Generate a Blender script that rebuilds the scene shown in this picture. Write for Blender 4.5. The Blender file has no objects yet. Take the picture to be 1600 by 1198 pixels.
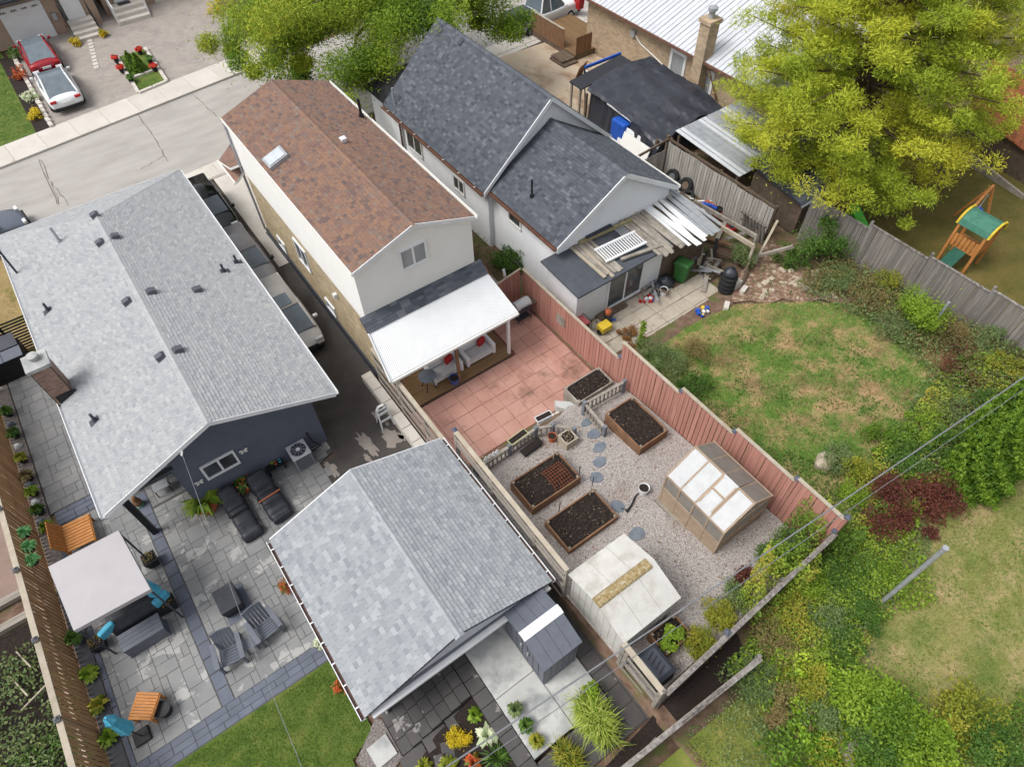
import bpy, math, random
import numpy as np
from mathutils import Vector, Matrix
random.seed(7); RNG = np.random.default_rng(7)
sc = bpy.context.scene; C = sc.collection
R = math.radians
# ---------------------------------------------------------------- camera
FPX, PITCH, ROLL, YAW, CH = 1050.227, R(52.40525), R(-1.57943), R(34.59462), 20.6
cp, sp = math.cos(PITCH), math.sin(PITCH)
F_ = Vector((math.sin(YAW)*cp, math.cos(YAW)*cp, -sp))
r0 = Vector((math.cos(YAW), -math.sin(YAW), 0)); u0 = r0.cross(F_)
R_ = r0*math.cos(ROLL) + u0*math.sin(ROLL); U_ = -r0*math.sin(ROLL) + u0*math.cos(ROLL)
cam = bpy.data.cameras.new('camera'); co = bpy.data.objects.new('camera', cam); C.objects.link(co)
m = Matrix((R_, U_, -F_)).transposed().to_4x4(); m.translation = (0, 0, CH); co.matrix_world = m
cam.sensor_width = 36; cam.lens = FPX/1600*36; cam.clip_end = 600; sc.camera = co
# ---------------------------------------------------------------- light (bright overcast, soft sun from the west side)
SUN_EL, SUN_AZ = R(57), R(284)      # azimuth measured clockwise from +Y
w = bpy.data.worlds.new('World'); sc.world = w; w.use_nodes = True
nt = w.node_tree; bg = nt.nodes['Background']
sky = nt.nodes.new('ShaderNodeTexSky'); sky.sky_type = 'NISHITA'; sky.sun_disc = False
sky.sun_elevation = SUN_EL; sky.sun_rotation = SUN_AZ; sky.dust_density = 4; sky.air_density = 1.0; sky.ozone_density = 1
hs = nt.nodes.new('ShaderNodeHueSaturation'); hs.inputs['Saturation'].default_value = 0.25
nt.links.new(sky.outputs[0], hs.inputs['Color']); nt.links.new(hs.outputs[0], bg.inputs[0]); bg.inputs[1].default_value = 0.135
sl = bpy.data.lights.new('sun', 'SUN'); sl.energy = 1.15; sl.angle = R(22); sl.color = (1, .97, .92)
so = bpy.data.objects.new('sun', sl); C.objects.link(so)
sd = Vector((math.sin(SUN_AZ)*math.cos(SUN_EL), math.cos(SUN_AZ)*math.cos(SUN_EL), math.sin(SUN_EL)))
so.rotation_euler = (-sd).to_track_quat('-Z', 'Y').to_euler(); so.location = (-30, 10, 50)
vs = sc.view_settings; vs.view_transform = 'Standard'; vs.look = 'None'; vs.gamma = 1; vs.exposure = 0.62
sc.render.engine = 'CYCLES'
# ---------------------------------------------------------------- pixel -> place
def ray(px, py): return R_*((px-800)/FPX) - U_*((py-599)/FPX) + F_
def A(px, py, z=0.):
    d = ray(px, py); t = (z-CH)/d.z; return Vector((d.x*t, d.y*t, z))
def AY(px, py, Y):
    d = ray(px, py); t = Y/d.y; return Vector((d.x*t, Y, CH+d.z*t))
def lerp(a, b, t): return a+(b-a)*t
def pw(x, pts):
    if x <= pts[0][0]: return pts[0][1]
    for (a, b), (c, d) in zip(pts, pts[1:]):
        if x <= c: return lerp(b, d, (x-a)/(c-a))
    return pts[-1][1]
def G(x, y):
    """height of the open ground: level by the street, rising towards the back gardens"""
    b = pw(y, [(-2, 1.85), (2, 1.72), (9.2, 1.0), (10.5, .78), (10.9, .2), (17, .15), (30, 0)])
    c = pw(y, [(-2, 1.9), (2.5, 1.68), (9, 1.05), (12, .5), (18, .4), (24, .3), (32, 0)])
    a = pw(y, [(-2, 1.6), (1.2, .85), (2.2, .5), (3, .2), (4.4, 0)]) if x > -1 else 0
    if x < 5: return lerp(0, a, max(0, min(1, (x+1)/2.5)))
    if x < 11.8: return b
    return c
# ---------------------------------------------------------------- materials
def lin(c):
    return tuple(((v/255)/12.92 if v/255 <= .04045 else ((v/255+.055)/1.055)**2.4)*KALB for v in c)
KALB = .80
MATS = {}
def mat(key, cols, s=4, rough=.85, bump=0, bs=60, var=0, metal=0, tone=0, st=None, spec=.35, dirt=None, lo=.3, hi=.7, det=5, leaf=0, trans=0, pos=0, tramp=0, dirt2=None, brick=None):
    if key in MATS: return MATS[key]
    m = bpy.data.materials.new(key); m.use_nodes = True; N = m.node_tree.nodes; L = m.node_tree.links
    b = N['Principled BSDF']; b.inputs['Roughness'].default_value = rough; b.inputs['Metallic'].default_value = metal
    b.inputs['Specular IOR Level'].default_value = spec
    if isinstance(cols, tuple): cols = [cols]
    tc = N.new('ShaderNodeTexCoord'); mp = N.new('ShaderNodeMapping'); L.new((N.new('ShaderNodeNewGeometry') if pos else tc).outputs['Position' if pos else 'Object'], mp.inputs[0])
    oi = N.new('ShaderNodeObjectInfo')
    if st: mp.inputs['Scale'].default_value = st
    if var and not pos:
        vm = N.new('ShaderNodeVectorMath'); vm.operation = 'SCALE'; vm.inputs[3].default_value = 57; L.new(oi.outputs['Random'], vm.inputs[0])
        cb = N.new('ShaderNodeCombineXYZ')
        for k in range(3): L.new(oi.outputs['Random'], cb.inputs[k])
        L.new(cb.outputs[0], vm.inputs[0]); L.new(vm.outputs[0], mp.inputs['Location'])
    def noise(scale, d=det):
        n = N.new('ShaderNodeTexNoise'); n.inputs['Scale'].default_value = scale; n.inputs['Detail'].default_value = d; n.inputs['Roughness'].default_value = .62
        L.new(mp.outputs[0], n.inputs['Vector']); return n
    rp = N.new('ShaderNodeValToRGB'); el = rp.color_ramp.elements
    while len(el) < len(cols): el.new(.5)
    for i, c in enumerate(cols):
        el[i].position = lerp(lo, hi, i/max(1, len(cols)-1)); el[i].color = (*lin(c), 1)
    if len(cols) == 1:
        for e in el: e.color = (*lin(cols[0]), 1)
    if leaf or tramp:
        at = N.new('ShaderNodeAttribute'); at.attribute_name = 'tone'
        for i in range(len(cols)): el[i].position = i/max(1, len(cols)-1)
        L.new(at.outputs['Fac'], rp.inputs[0])
    else: L.new(noise(s).outputs['Fac'], rp.inputs[0])
    col = rp.outputs[0]
    if dirt:
        dc, ds, d0, d1 = dirt
        r2 = N.new('ShaderNodeValToRGB'); r2.color_ramp.elements[0].position = d0; r2.color_ramp.elements[1].position = d1
        L.new(noise(ds, 8).outputs['Fac'], r2.inputs[0])
        mx = N.new('ShaderNodeMixRGB'); L.new(r2.outputs[0], mx.inputs[0]); L.new(col, mx.inputs[1]); mx.inputs[2].default_value = (*lin(dc), 1); col = mx.outputs[0]
    for dd in ([dirt2] if dirt2 else []):
        dc, ds, d0, d1 = dd
        r2 = N.new('ShaderNodeValToRGB'); r2.color_ramp.elements[0].position = d0; r2.color_ramp.elements[1].position = d1
        L.new(noise(ds, 9).outputs['Fac'], r2.inputs[0])
        mx = N.new('ShaderNodeMixRGB'); L.new(r2.outputs[0], mx.inputs[0]); L.new(col, mx.inputs[1]); mx.inputs[2].default_value = (*lin(dc), 1); col = mx.outputs[0]
    if brick:   # (mortar colour, brick length, course height, wall?)
        mc, bw, bh, wall, *ct_ = brick; ct_ = ct_[0] if ct_ else 1.; sx = N.new('ShaderNodeSeparateXYZ'); L.new(tc.outputs['Object'], sx.inputs[0]); cx = N.new('ShaderNodeCombineXYZ')
        if wall:
            ad = N.new('ShaderNodeMath'); L.new(sx.outputs[0], ad.inputs[0]); L.new(sx.outputs[1], ad.inputs[1]); L.new(ad.outputs[0], cx.inputs[0]); L.new(sx.outputs[2], cx.inputs[1])
        else: L.new(sx.outputs[0], cx.inputs[0]); L.new(sx.outputs[1], cx.inputs[1])
        bt = N.new('ShaderNodeTexBrick'); bt.inputs['Scale'].default_value = 1; bt.inputs['Brick Width'].default_value = bw; bt.inputs['Row Height'].default_value = bh; bt.inputs['Mortar Size'].default_value = .007; bt.inputs['Bias'].default_value = 0
        bt.inputs['Color1'].default_value = (1-.28*ct_, 1-.28*ct_, 1-.28*ct_, 1); bt.inputs['Color2'].default_value = (1+.15*ct_, 1+.12*ct_, 1+.08*ct_, 1); bt.inputs['Mortar'].default_value = (1, 1, 1, 1); L.new(cx.outputs[0], bt.inputs[0])
        mm = N.new('ShaderNodeMixRGB'); mm.blend_type = 'MULTIPLY'; mm.inputs[0].default_value = 1; L.new(col, mm.inputs[1]); L.new(bt.outputs['Color'], mm.inputs[2])
        mx = N.new('ShaderNodeMixRGB'); L.new(bt.outputs['Fac'], mx.inputs[0]); L.new(mm.outputs[0], mx.inputs[1]); mx.inputs[2].default_value = (*lin(mc), 1); col = mx.outputs[0]
    if var or tone:
        hv = N.new('ShaderNodeHueSaturation'); L.new(col, hv.inputs['Color'])
        mr = N.new('ShaderNodeMapRange'); k = max(var, tone); mr.inputs[3].default_value = 1-k/2; mr.inputs[4].default_value = 1+k/2
        if tone:
            at = N.new('ShaderNodeAttribute'); at.attribute_name = 'tone'; L.new(at.outputs['Fac'], mr.inputs[0])
        else: L.new(oi.outputs['Random'], mr.inputs[0])
        L.new(mr.outputs[0], hv.inputs['Value']); col = hv.outputs[0]
    L.new(col, b.inputs['Base Color'])
    if bump:
        bp = N.new('ShaderNodeBump'); bp.inputs['Strength'].default_value = bump; bp.inputs['Distance'].default_value = .02
        L.new(noise(bs, 4).outputs['Fac'], bp.inputs['Height']); L.new(bp.outputs[0], b.inputs['Normal'])
    if leaf:
        out = N['Material Output']; tr = N.new('ShaderNodeBsdfTranslucent'); L.new(col, tr.inputs[0])
        ms = N.new('ShaderNodeMixShader'); ms.inputs[0].default_value = .3; L.new(b.outputs[0], ms.inputs[1]); L.new(tr.outputs[0], ms.inputs[2]); L.new(ms.outputs[0], out.inputs[0])
    if trans:
        b.inputs['Alpha'].default_value = 1-trans
    MATS[key] = m; return m
# ---------------------------------------------------------------- scene helpers
def tag(o, label, cat, group=None):
    o['label'] = label; o['category'] = cat
    if group: o['group'] = group
    return o
def thing(name, label, cat, loc=(0, 0, 0), rz=0, group=None):
    o = bpy.data.objects.new(name, None); C.objects.link(o); o.location = loc; o.rotation_euler[2] = rz; o.empty_display_size = .2
    return tag(o, label, cat, group)
def root_loc(p):
    v = Vector((0, 0, 0))
    while p is not None: v += p.location; p = p.parent
    return v
def frame(d):
    d = Vector(d).normalized(); up = Vector((0, 0, 1)) if abs(d.z) < .95 else Vector((0, 1, 0))
    s = d.cross(up).normalized(); return d, s, s.cross(d)
class MB:
    def __init__(s): s.v = []; s.f = []; s.t = []
    def face(s, pts, t=.5):
        n = len(s.v); s.v += [tuple(p) for p in pts]; s.f.append(tuple(range(n, n+len(pts)))); s.t.append(t); return s
    def hexa(s, q, t=.5):   # 8 points: bottom 4, top 4 (counter-clockwise)
        n = len(s.v); s.v += [tuple(p) for p in q]
        for f in ((3, 2, 1, 0), (4, 5, 6, 7), (0, 1, 5, 4), (1, 2, 6, 5), (2, 3, 7, 6), (3, 0, 4, 7)):
            s.f.append(tuple(n+i for i in f)); s.t.append(t)
        return s
    def box(s, x0, x1, y0, y1, z0, z1, t=.5):
        return s.hexa([(x0, y0, z0), (x1, y0, z0), (x1, y1, z0), (x0, y1, z0), (x0, y0, z1), (x1, y0, z1), (x1, y1, z1), (x0, y1, z1)], t)
    def obox(s, c, a, sx, sy, z0, z1, t=.5):   # box of full size sx,sy turned by a about its centre (x,y)
        ca, sa = math.cos(a), math.sin(a); P = [(c[0]+x*ca-y*sa, c[1]+x*sa+y*ca) for x, y in ((-sx/2, -sy/2), (sx/2, -sy/2), (sx/2, sy/2), (-sx/2, sy/2))]
        return s.hexa([(x, y, z0) for x, y in P]+[(x, y, z1) for x, y in P], t)
    def bar(s, p, q, w, h=None, t=.5):
        p, q = Vector(p), Vector(q); h = h or w; d, a, b = frame(q-p); a = a*w/2; b = b*h/2
        return s.hexa([p-a-b, q-a-b, q+a-b, p+a-b, p-a+b, q-a+b, q+a+b, p+a+b], t)
    def prism(s, poly, z0, z1, t=.5):
        z0f = z0 if callable(z0) else (lambda x, y: z0); z1f = z1 if callable(z1) else (lambda x, y: z1)
        n = len(s.v); k = len(poly); s.v += [(p[0], p[1], z0f(p[0], p[1])) for p in poly]+[(p[0], p[1], z1f(p[0], p[1])) for p in poly]
        s.f.append(tuple(range(n+k-1, n-1, -1))); s.f.append(tuple(range(n+k, n+2*k))); s.t += [t, t]
        for i in range(k): j = (i+1) % k; s.f.append((n+i, n+j, n+k+j, n+k+i)); s.t.append(t)
        return s
    def loft(s, rings, cap=True, t=.5, closed=True):
        n = len(s.v); k = len(rings[0])
        for r in rings: s.v += [tuple(p) for p in r]
        for a in range(len(rings)-1):
            for i in range(k if closed else k-1):
                j = (i+1) % k; s.f.append((n+a*k+i, n+a*k+j, n+(a+1)*k+j, n+(a+1)*k+i)); s.t.append(t)
        if cap:
            s.f.append(tuple(range(n+k-1, n-1, -1))); e = n+(len(rings)-1)*k; s.f.append(tuple(range(e, e+k))); s.t += [t, t]
        return s
    def tube(s, pts, r, n=8, t=.5):
        pts = [Vector(p) for p in pts]; rs = r if isinstance(r, (list, tuple)) else [r]*len(pts); rings = []
        for i, p in enumerate(pts):
            d = pts[min(i+1, len(pts)-1)]-pts[max(i-1, 0)]; _, a, b = frame(d)
            rings.append([p+(a*math.cos(2*math.pi*k/n)+b*math.sin(2*math.pi*k/n))*rs[i] for k in range(n)])
        return s.loft(rings, True, t)
    def lathe(s, prof, c=(0, 0, 0), n=16, t=.5):
        return s.loft([[(c[0]+r*math.cos(2*math.pi*k/n), c[1]+r*math.sin(2*math.pi*k/n), c[2]+z) for k in range(n)] for r, z in prof], True, t)
    def build(s, name, mt, parent=None, smooth=False, local=False, bevel=0):
        me = bpy.data.meshes.new(name); off = root_loc(parent) if (parent and not local) else Vector((0, 0, 0))
        me.from_pydata([(x-off.x, y-off.y, z-off.z) for x, y, z in s.v], [], s.f)
        a = me.attributes.new('tone', 'FLOAT', 'FACE'); a.data.foreach_set('value', s.t)
        me.materials.append(mt)
        if smooth: me.polygons.foreach_set('use_smooth', [True]*len(me.polygons))
        me.validate(); me.update()
        o = bpy.data.objects.new(name, me); C.objects.link(o); o.parent = parent
        if bevel:
            b = o.modifiers.new('bevel', 'BEVEL'); b.width = bevel; b.segments = 2; b.limit_method = 'ANGLE'
        return o
def npmesh(name, V, n, tones, mt, parent=None, stuff=False):
    """V: (faces*n,3) numpy array of loose n-gons"""
    me = bpy.data.meshes.new(name); V = np.asarray(V, np.float32)
    if parent is not None: V = V-np.array(root_loc(parent), np.float32)
    k = len(V); me.vertices.add(k); me.vertices.foreach_set('co', V.ravel()); me.loops.add(k); me.loops.foreach_set('vertex_index', np.arange(k, dtype=np.int32))
    me.polygons.add(k//n); me.polygons.foreach_set('loop_start', np.arange(0, k, n, dtype=np.int32)); me.polygons.foreach_set('loop_total', np.full(k//n, n, np.int32))
    a = me.attributes.new('tone', 'FLOAT', 'FACE'); a.data.foreach_set('value', np.clip(np.asarray(tones, np.float32), 0, 1))
    me.materials.append(mt); me.update(calc_edges=True)
    o = bpy.data.objects.new(name, me); C.objects.link(o); o.parent = parent
    if stuff: o['kind'] = 'stuff'
    return o
def struct(o): o['kind'] = 'structure'; return o
def stuff(o): o['kind'] = 'stuff'; return o
def piece(name, mesh, parent, loc, rot=(0, 0, 0), scale=(1, 1, 1)):
    o = bpy.data.objects.new(name, mesh); C.objects.link(o); o.parent = parent
    o.location = Vector(loc)-root_loc(parent) if parent else loc; o.rotation_euler = rot; o.scale = scale; return o
def unit_mesh(name, mt, bev=0.0):
    """unit box centred on x,y, sitting 0..1 in z, chamfered top edge"""
    b = MB(); h = .5; c = .5-bev
    if bev: b.loft([[(-h, -h, 0), (h, -h, 0), (h, h, 0), (-h, h, 0)], [(-h, -h, .8), (h, -h, .8), (h, h, .8), (-h, h, .8)], [(-c, -c, 1), (c, -c, 1), (c, c, 1), (-c, c, 1)]])
    else: b.box(-h, h, -h, h, 0, 1)
    me = bpy.data.meshes.new(name); me.from_pydata(b.v, [], b.f); me.materials.append(mt); me.update(); return me
def copy_tree(o, loc, rz=None, parent=None, **kw):
    c = o.copy(); C.objects.link(c); c.parent = parent
    if loc is not None: c.location = loc
    if rz is not None: c.rotation_euler[2] = rz
    for k, v in kw.items(): c[k] = v
    for ch in o.children: copy_tree(ch, None, None, c)
    return c
# ---------------------------------------------------------------- foliage
def leaf_quads(P, size, up=.6, asp=.55, droop=0., rng=RNG, dirs=None):
    n = len(P); s = size*rng.uniform(.6, 1.3, n)[:, None]
    nm = rng.normal(size=(n, 3)); nm /= np.linalg.norm(nm, axis=1)[:, None]; nm[:, 2] = np.abs(nm[:, 2])+up; nm /= np.linalg.norm(nm, axis=1)[:, None]
    d = rng.normal(size=(n, 3)) if dirs is None else dirs+rng.normal(size=(n, 3))*.35
    d[:, 2] -= droop; d -= nm*(d*nm).sum(1)[:, None]; d /= np.linalg.norm(d, axis=1)[:, None]+1e-6
    e = np.cross(nm, d); V = np.empty((n, 4, 3)); V[:, 0] = P-d*s*.5; V[:, 1] = P+e*s*asp*.5; V[:, 2] = P+d*s*.5; V[:, 3] = P-e*s*asp*.5
    return V.reshape(-1, 3)
def clumps(centers, radii, per, rng=RNG, shell=.55, flat=.8):
    c = np.repeat(np.asarray(centers, float), per, 0); r = np.repeat(np.asarray(radii, float), per)
    d = rng.normal(size=(len(c), 3)); d /= np.linalg.norm(d, axis=1)[:, None]
    k = np.where(rng.uniform(0, 1, len(c)) < .75, rng.uniform(shell**3, 1, len(c))**(1/3.), np.abs(rng.normal(0, 1, len(c)))*.75+.3); lump = 1+.28*np.sin(d[:, 0]*5+c[:, 0]*9)*np.sin(d[:, 1]*5+c[:, 1]*7)
    P = c+d*(r*k*lump)[:, None]*np.array([1, 1, flat]); return P, d
def blades(P, L, W, lean=.5, rng=RNG, dirs=None, seg=1):
    n = len(P); a = rng.uniform(0, 2*math.pi, n); l = L*rng.uniform(.6, 1.25, n); o = np.stack([np.cos(a), np.sin(a), np.zeros(n)], 1) if dirs is None else dirs
    side = np.stack([-o[:, 1], o[:, 0], np.zeros(n)], 1)*W/2; k = lean*rng.uniform(.4, 1.4, n)
    tip = P+o*(l*np.sin(k))[:, None]; tip[:, 2] += l*np.cos(k)
    V = np.empty((n, 3, 3)); V[:, 0] = P-side; V[:, 1] = P+side; V[:, 2] = tip; return V.reshape(-1, 3)
def in_poly(P, poly):
    x, y = P[:, 0], P[:, 1]; r = np.zeros(len(P), bool); n = len(poly)
    for i in range(n):
        x1, y1 = poly[i][:2]; x2, y2 = poly[(i+1) % n][:2]
        r ^= ((y1 > y) != (y2 > y)) & (x < (x2-x1)*(y-y1)/((y2-y1) or 1e-9)+x1)
    return r
def scatter(poly, dens, rng=RNG):
    xs = [p[0] for p in poly]; ys = [p[1] for p in poly]; n = int((max(xs)-min(xs))*(max(ys)-min(ys))*dens)
    P = np.zeros((n, 3)); P[:, 0] = rng.uniform(min(xs), max(xs), n); P[:, 1] = rng.uniform(min(ys), max(ys), n); return P[in_poly(P, poly)]
def gz(P, off=0.):
    P[:, 2] = np.array([G(x, y) for x, y in P[:, :2]])+off; return P
def patch(name, poly, mt, dz=.006, zf=G, res=.35):
    """ground sheet following the slope: grid cells clipped to a polygon"""
    import bmesh
    bm = bmesh.new(); bm.faces.new([bm.verts.new((p[0], p[1], 0)) for p in poly])
    xs = [p[0] for p in poly]; ys = [p[1] for p in poly]
    for ax, lo, hi in ((0, min(xs), max(xs)), (1, min(ys), max(ys))):
        k = max(1, int((hi-lo)/res))
        for i in range(1, k):
            pc = [0, 0, 0]; pc[ax] = lo+(hi-lo)*i/k; no = [0, 0, 0]; no[ax] = 1
            bmesh.ops.bisect_plane(bm, geom=bm.verts[:]+bm.edges[:]+bm.faces[:], plane_co=pc, plane_no=no)
    for v in bm.verts: v.co.z = zf(v.co.x, v.co.y)+dz
    bmesh.ops.recalc_face_normals(bm, faces=bm.faces[:])
    if sum(f.normal.z for f in bm.faces) < 0: bmesh.ops.reverse_faces(bm, faces=bm.faces[:])
    me = bpy.data.meshes.new(name); bm.to_mesh(me); bm.free(); me.materials.append(mt)
    for p in me.polygons: p.use_smooth = True
    o = bpy.data.objects.new(name, me); C.objects.link(o); return struct(o)
def shingle_plane(a, b, c, d, row=.15, tab=(.18, .42), th=.018, jig=0.12, rng=random):
    """roof plane a->b along the eave, d->c along the top; rows of separate shingles lapped like slates"""
    a, b, c, d = map(Vector, (a, b, c, d)); nrm = (b-a).cross(d-a).normalized()
    rows = max(1, round(((d+c)/2-(a+b)/2).length/row)); V = []; T = []
    for i in range(rows):
        t0, t1 = i/rows, (i+1)/rows; l0, l1 = lerp(a, d, t0), lerp(b, c, t0); m0, m1 = lerp(a, d, t1), lerp(b, c, t1)
        W = (l1-l0).length; x = 0
        if W < .02: continue
        rt = rng.uniform(-.06, .06)
        first = True
        while x < W-.001:
            k = rng.uniform(*tab)*(.5 if first and i % 2 else 1); first = False; x2 = min(W, x+k)
            if W-x2 < .08: x2 = W
            e = th*rng.uniform(.8, 1.3); g = .004
            p0, p1 = lerp(l0, l1, (x+g)/W), lerp(l0, l1, max((x2-g)/W, (x+g)/W)); q0, q1 = lerp(m0, m1, x/W), lerp(m0, m1, x2/W)
            tn = min(1, max(0, rng.gauss(.5, .26)+rt))
            V += [p0+nrm*e, p1+nrm*e, q1+nrm*.004, q0+nrm*.004]; T.append(tn)
            V += [p0-nrm*.004, p1-nrm*.004, p1+nrm*e, p0+nrm*e]; T.append(max(0, tn-.5))  # front edge toned darker to paint the shadow line under each tab
            x = x2
    return V, T
def roof(parent, planes, deck_mat, sh_mat, row=.15, tab=(.18, .42), th=.018, name='roof'):
    deck = MB()
    for q in planes:
        q = [Vector(p) for p in q]; n = (q[1]-q[0]).cross(q[3]-q[0]).normalized() if (q[3]-q[0]).length > 1e-6 else (q[1]-q[0]).cross(q[2]-q[0]).normalized()
        o = [p-n*.1 for p in q]; deck.hexa([o[0], o[1], o[2], o[3], *[p-n*.003 for p in q]])
    d = deck.build(name, deck_mat, parent)
    V = []; T = []
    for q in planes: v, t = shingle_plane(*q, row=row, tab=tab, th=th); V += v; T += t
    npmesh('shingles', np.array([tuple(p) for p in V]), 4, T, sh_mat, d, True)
    return d
def siding(parent, O, U, N, ext, z0, z1, mt, course=.11, name='siding', d=.03):
    """lapped boards: ext(z)->(s0,s1) extents along U at height z"""
    O, U, N = Vector(O), Vector(U), Vector(N); b = MB(); k = max(1, round((z1-z0)/course))
    for i in range(k):
        za, zb = lerp(z0, z1, i/k), lerp(z0, z1, (i+1)/k); s0, s1 = ext(za+.001); e0, e1 = ext(zb-.001)
        if s1-s0 < .02: continue
        p = lambda s, z, o: O+U*s+N*o+Vector((0, 0, z-O.z))
        b.face([p(s0, za, d), p(s1, za, d), p(e1, zb, 0), p(e0, zb, 0)]); b.face([p(s0, za, 0), p(s1, za, 0), p(s1, za, d), p(s0, za, d)])
    return b.build(name, mt, parent)
def window(parent, c, U, N, w, h, n=2, fr=None, glass=None, t=.07, sill=True):
    """n sashes side by side in a frame, standing proud of a wall; c = centre"""
    c, U, N = Vector(c), Vector(U), Vector(N); Z = Vector((0, 0, 1)); b = MB()
    def q(u0, u1, z0, z1, o0, o1): b.hexa([c+U*u+Z*z+N*o for z, o in ((z0, o0), (z0, o1)) for u in ()] or [c+U*u0+Z*z0+N*o0, c+U*u1+Z*z0+N*o0, c+U*u1+Z*z0+N*o1, c+U*u0+Z*z0+N*o1, c+U*u0+Z*z1+N*o0, c+U*u1+Z*z1+N*o0, c+U*u1+Z*z1+N*o1, c+U*u0+Z*z1+N*o1])
    q(-w/2-t, w/2+t, h/2, h/2+t, -.02, .06); q(-w/2-t, w/2+t, -h/2-t, -h/2, -.02, .07); q(-w/2-t, -w/2, -h/2, h/2, -.02, .06); q(w/2, w/2+t, -h/2, h/2, -.02, .06)
    for i in range(1, n): x = -w/2+w*i/n; q(x-.035, x+.035, -h/2, h/2, -.02, .05)
    o = b.build('window', fr, parent)
    for i in range(n):
        x0 = -w/2+w*i/n+(.035 if i else 0); x1 = -w/2+w*(i+1)/n-(.035 if i < n-1 else 0); g = MB()
        g.hexa([c+U*u+Z*z+N*k for z in (-h/2, h/2) for u, k in ((x0, .0), (x1, .0), (x1, .02), (x0, .02))]); g.build('pane', glass, o)
    return o
# ================================================================ materials
WHITE = mat('white_paint', [(236, 238, 240), (246, 247, 248)], s=3, rough=.5)
OFFW = mat('cream_siding', [(248, 246, 240), (254, 253, 249)], s=1.5, rough=.7)
BLACK = mat('black_plastic', [(28, 29, 32), (40, 41, 45)], rough=.5)
DGREY = mat('dark_metal', [(62, 66, 76), (72, 76, 86)], rough=.5)
GLASS = mat('window_glass', [(52, 58, 60), (88, 94, 96)], s=1.2, rough=.12, spec=.6)
CURT = mat('curtained_glass', [(150, 155, 158), (180, 184, 186)], s=2, rough=.15, spec=.6, st=(1, 1, .2))
STEEL = mat('galvanised_steel', [(165, 170, 175), (195, 198, 202)], rough=.4, metal=.3)
SHG = mat('light_grey_shingle', [(146, 152, 157), (159, 164, 168), (167, 171, 175), (178, 182, 185)], tramp=1, rough=.95, bump=.3, bs=90)
SHL = mat('pale_grey_shingle', [(160, 163, 167), (170, 173, 176), (176, 178, 180), (185, 186, 186)], tramp=1, rough=.95, bump=.3, bs=90)
SHB = mat('brown_shingle', [(106, 93, 90), (126, 100, 91), (138, 109, 95), (148, 116, 97), (125, 105, 97), (137, 120, 110)], tramp=1, rough=.95, bump=.3, bs=90)
SHD = mat('charcoal_shingle', [(72, 77, 86), (84, 89, 98), (93, 98, 106), (110, 114, 121)], tramp=1, rough=.95, bump=.3, bs=90)
SHK = mat('black_shingle', [(34, 34, 36), (52, 52, 54)], tramp=1, rough=.95, bump=.3, bs=90)
ROAD = mat('old_asphalt', [(166, 161, 156), (180, 175, 170), (190, 185, 179)], s=.35, rough=.95, bump=.15, bs=120, dirt=((150, 145, 140), 1.4, .62, .8), st=(1, 3, 1))
WALK = mat('concrete', [(205, 198, 188), (220, 214, 205)], s=1.2, rough=.9, bump=.1, bs=90, var=.08, dirt=((176, 166, 152), 3, .6, .85))
SLAB = mat('broom_concrete', [(186, 187, 184), (212, 212, 208)], s=1.4, rough=.85, bump=.1, dirt=((148, 152, 152), 1.1, .48, .68), pos=1)
DRIVE = mat('dark_asphalt', [(74, 70, 68), (92, 87, 84)], s=1.2, rough=.9, bump=.2, bs=150, pos=1)
DRYP = mat('dried_asphalt', [(150, 141, 134), (172, 163, 155)], s=2, rough=.95, bump=.15, bs=120)
TILE = mat('red_concrete_tile', [(178, 132, 118), (192, 146, 131), (200, 157, 143)], s=1.1, rough=.9, var=.1, bump=.12, dirt=((128, 98, 84), 1.7, .56, .78), pos=1, dirt2=((112, 90, 76), .45, .6, .72))
JOINT = mat('tile_joint', [(142, 94, 84), (112, 84, 74)], s=5, rough=1)
PAV = mat('grey_paver', [(128, 129, 130), (144, 145, 145), (158, 157, 155)], s=.6, rough=.7, var=.12, bump=.12, bs=70, pos=1, dirt=((178, 177, 174), 1.3, .565, .58))
PAVS = mat('side_paver', [(122, 123, 124), (138, 138, 138), (150, 147, 143)], s=.9, rough=.75, var=.12, bump=.12, bs=70, pos=1)
PAVD = mat('charcoal_paver', [(92, 98, 112), (112, 118, 132)], s=1.4, rough=.65, var=.16, bump=.1, pos=1)
PAVK = mat('wet_step_stone', [(74, 72, 72), (90, 87, 86)], s=1.5, rough=.55, var=.14, bump=.1, pos=1, dirt=((150, 146, 143), 1.3, .62, .64))
PJ = mat('paver_joint', [(88, 86, 84), (104, 102, 99)], s=6, rough=1)
GRAV = mat('pea_gravel', [(128, 121, 117), (174, 166, 161), (206, 200, 195)], s=26, rough=.95, bump=.9, bs=34, det=3, lo=.32, hi=.68, dirt=((120, 98, 82), .7, .55, .8))
GRAVS = mat('strip_gravel', [(90, 84, 82), (134, 126, 122), (168, 160, 155)], s=24, rough=.95, bump=.9, bs=34, det=3)
SOIL = mat('bed_soil', [(30, 24, 22), (46, 38, 34), (62, 52, 46)], s=14, rough=1, bump=1, bs=26)
DIRT = mat('bare_earth', [(96, 76, 64), (124, 100, 84), (140, 118, 100)], s=3, rough=1, bump=.6, bs=22, dirt=((96, 104, 58), 1.1, .5, .62))
MULCH = mat('dark_mulch', [(34, 28, 26), (58, 48, 44)], s=18, rough=1, bump=1, bs=30)
LAWN = mat('green_lawn', [(68, 92, 34), (90, 112, 44), (116, 124, 60)], s=2.2, rough=1, bump=.7, bs=45)
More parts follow.
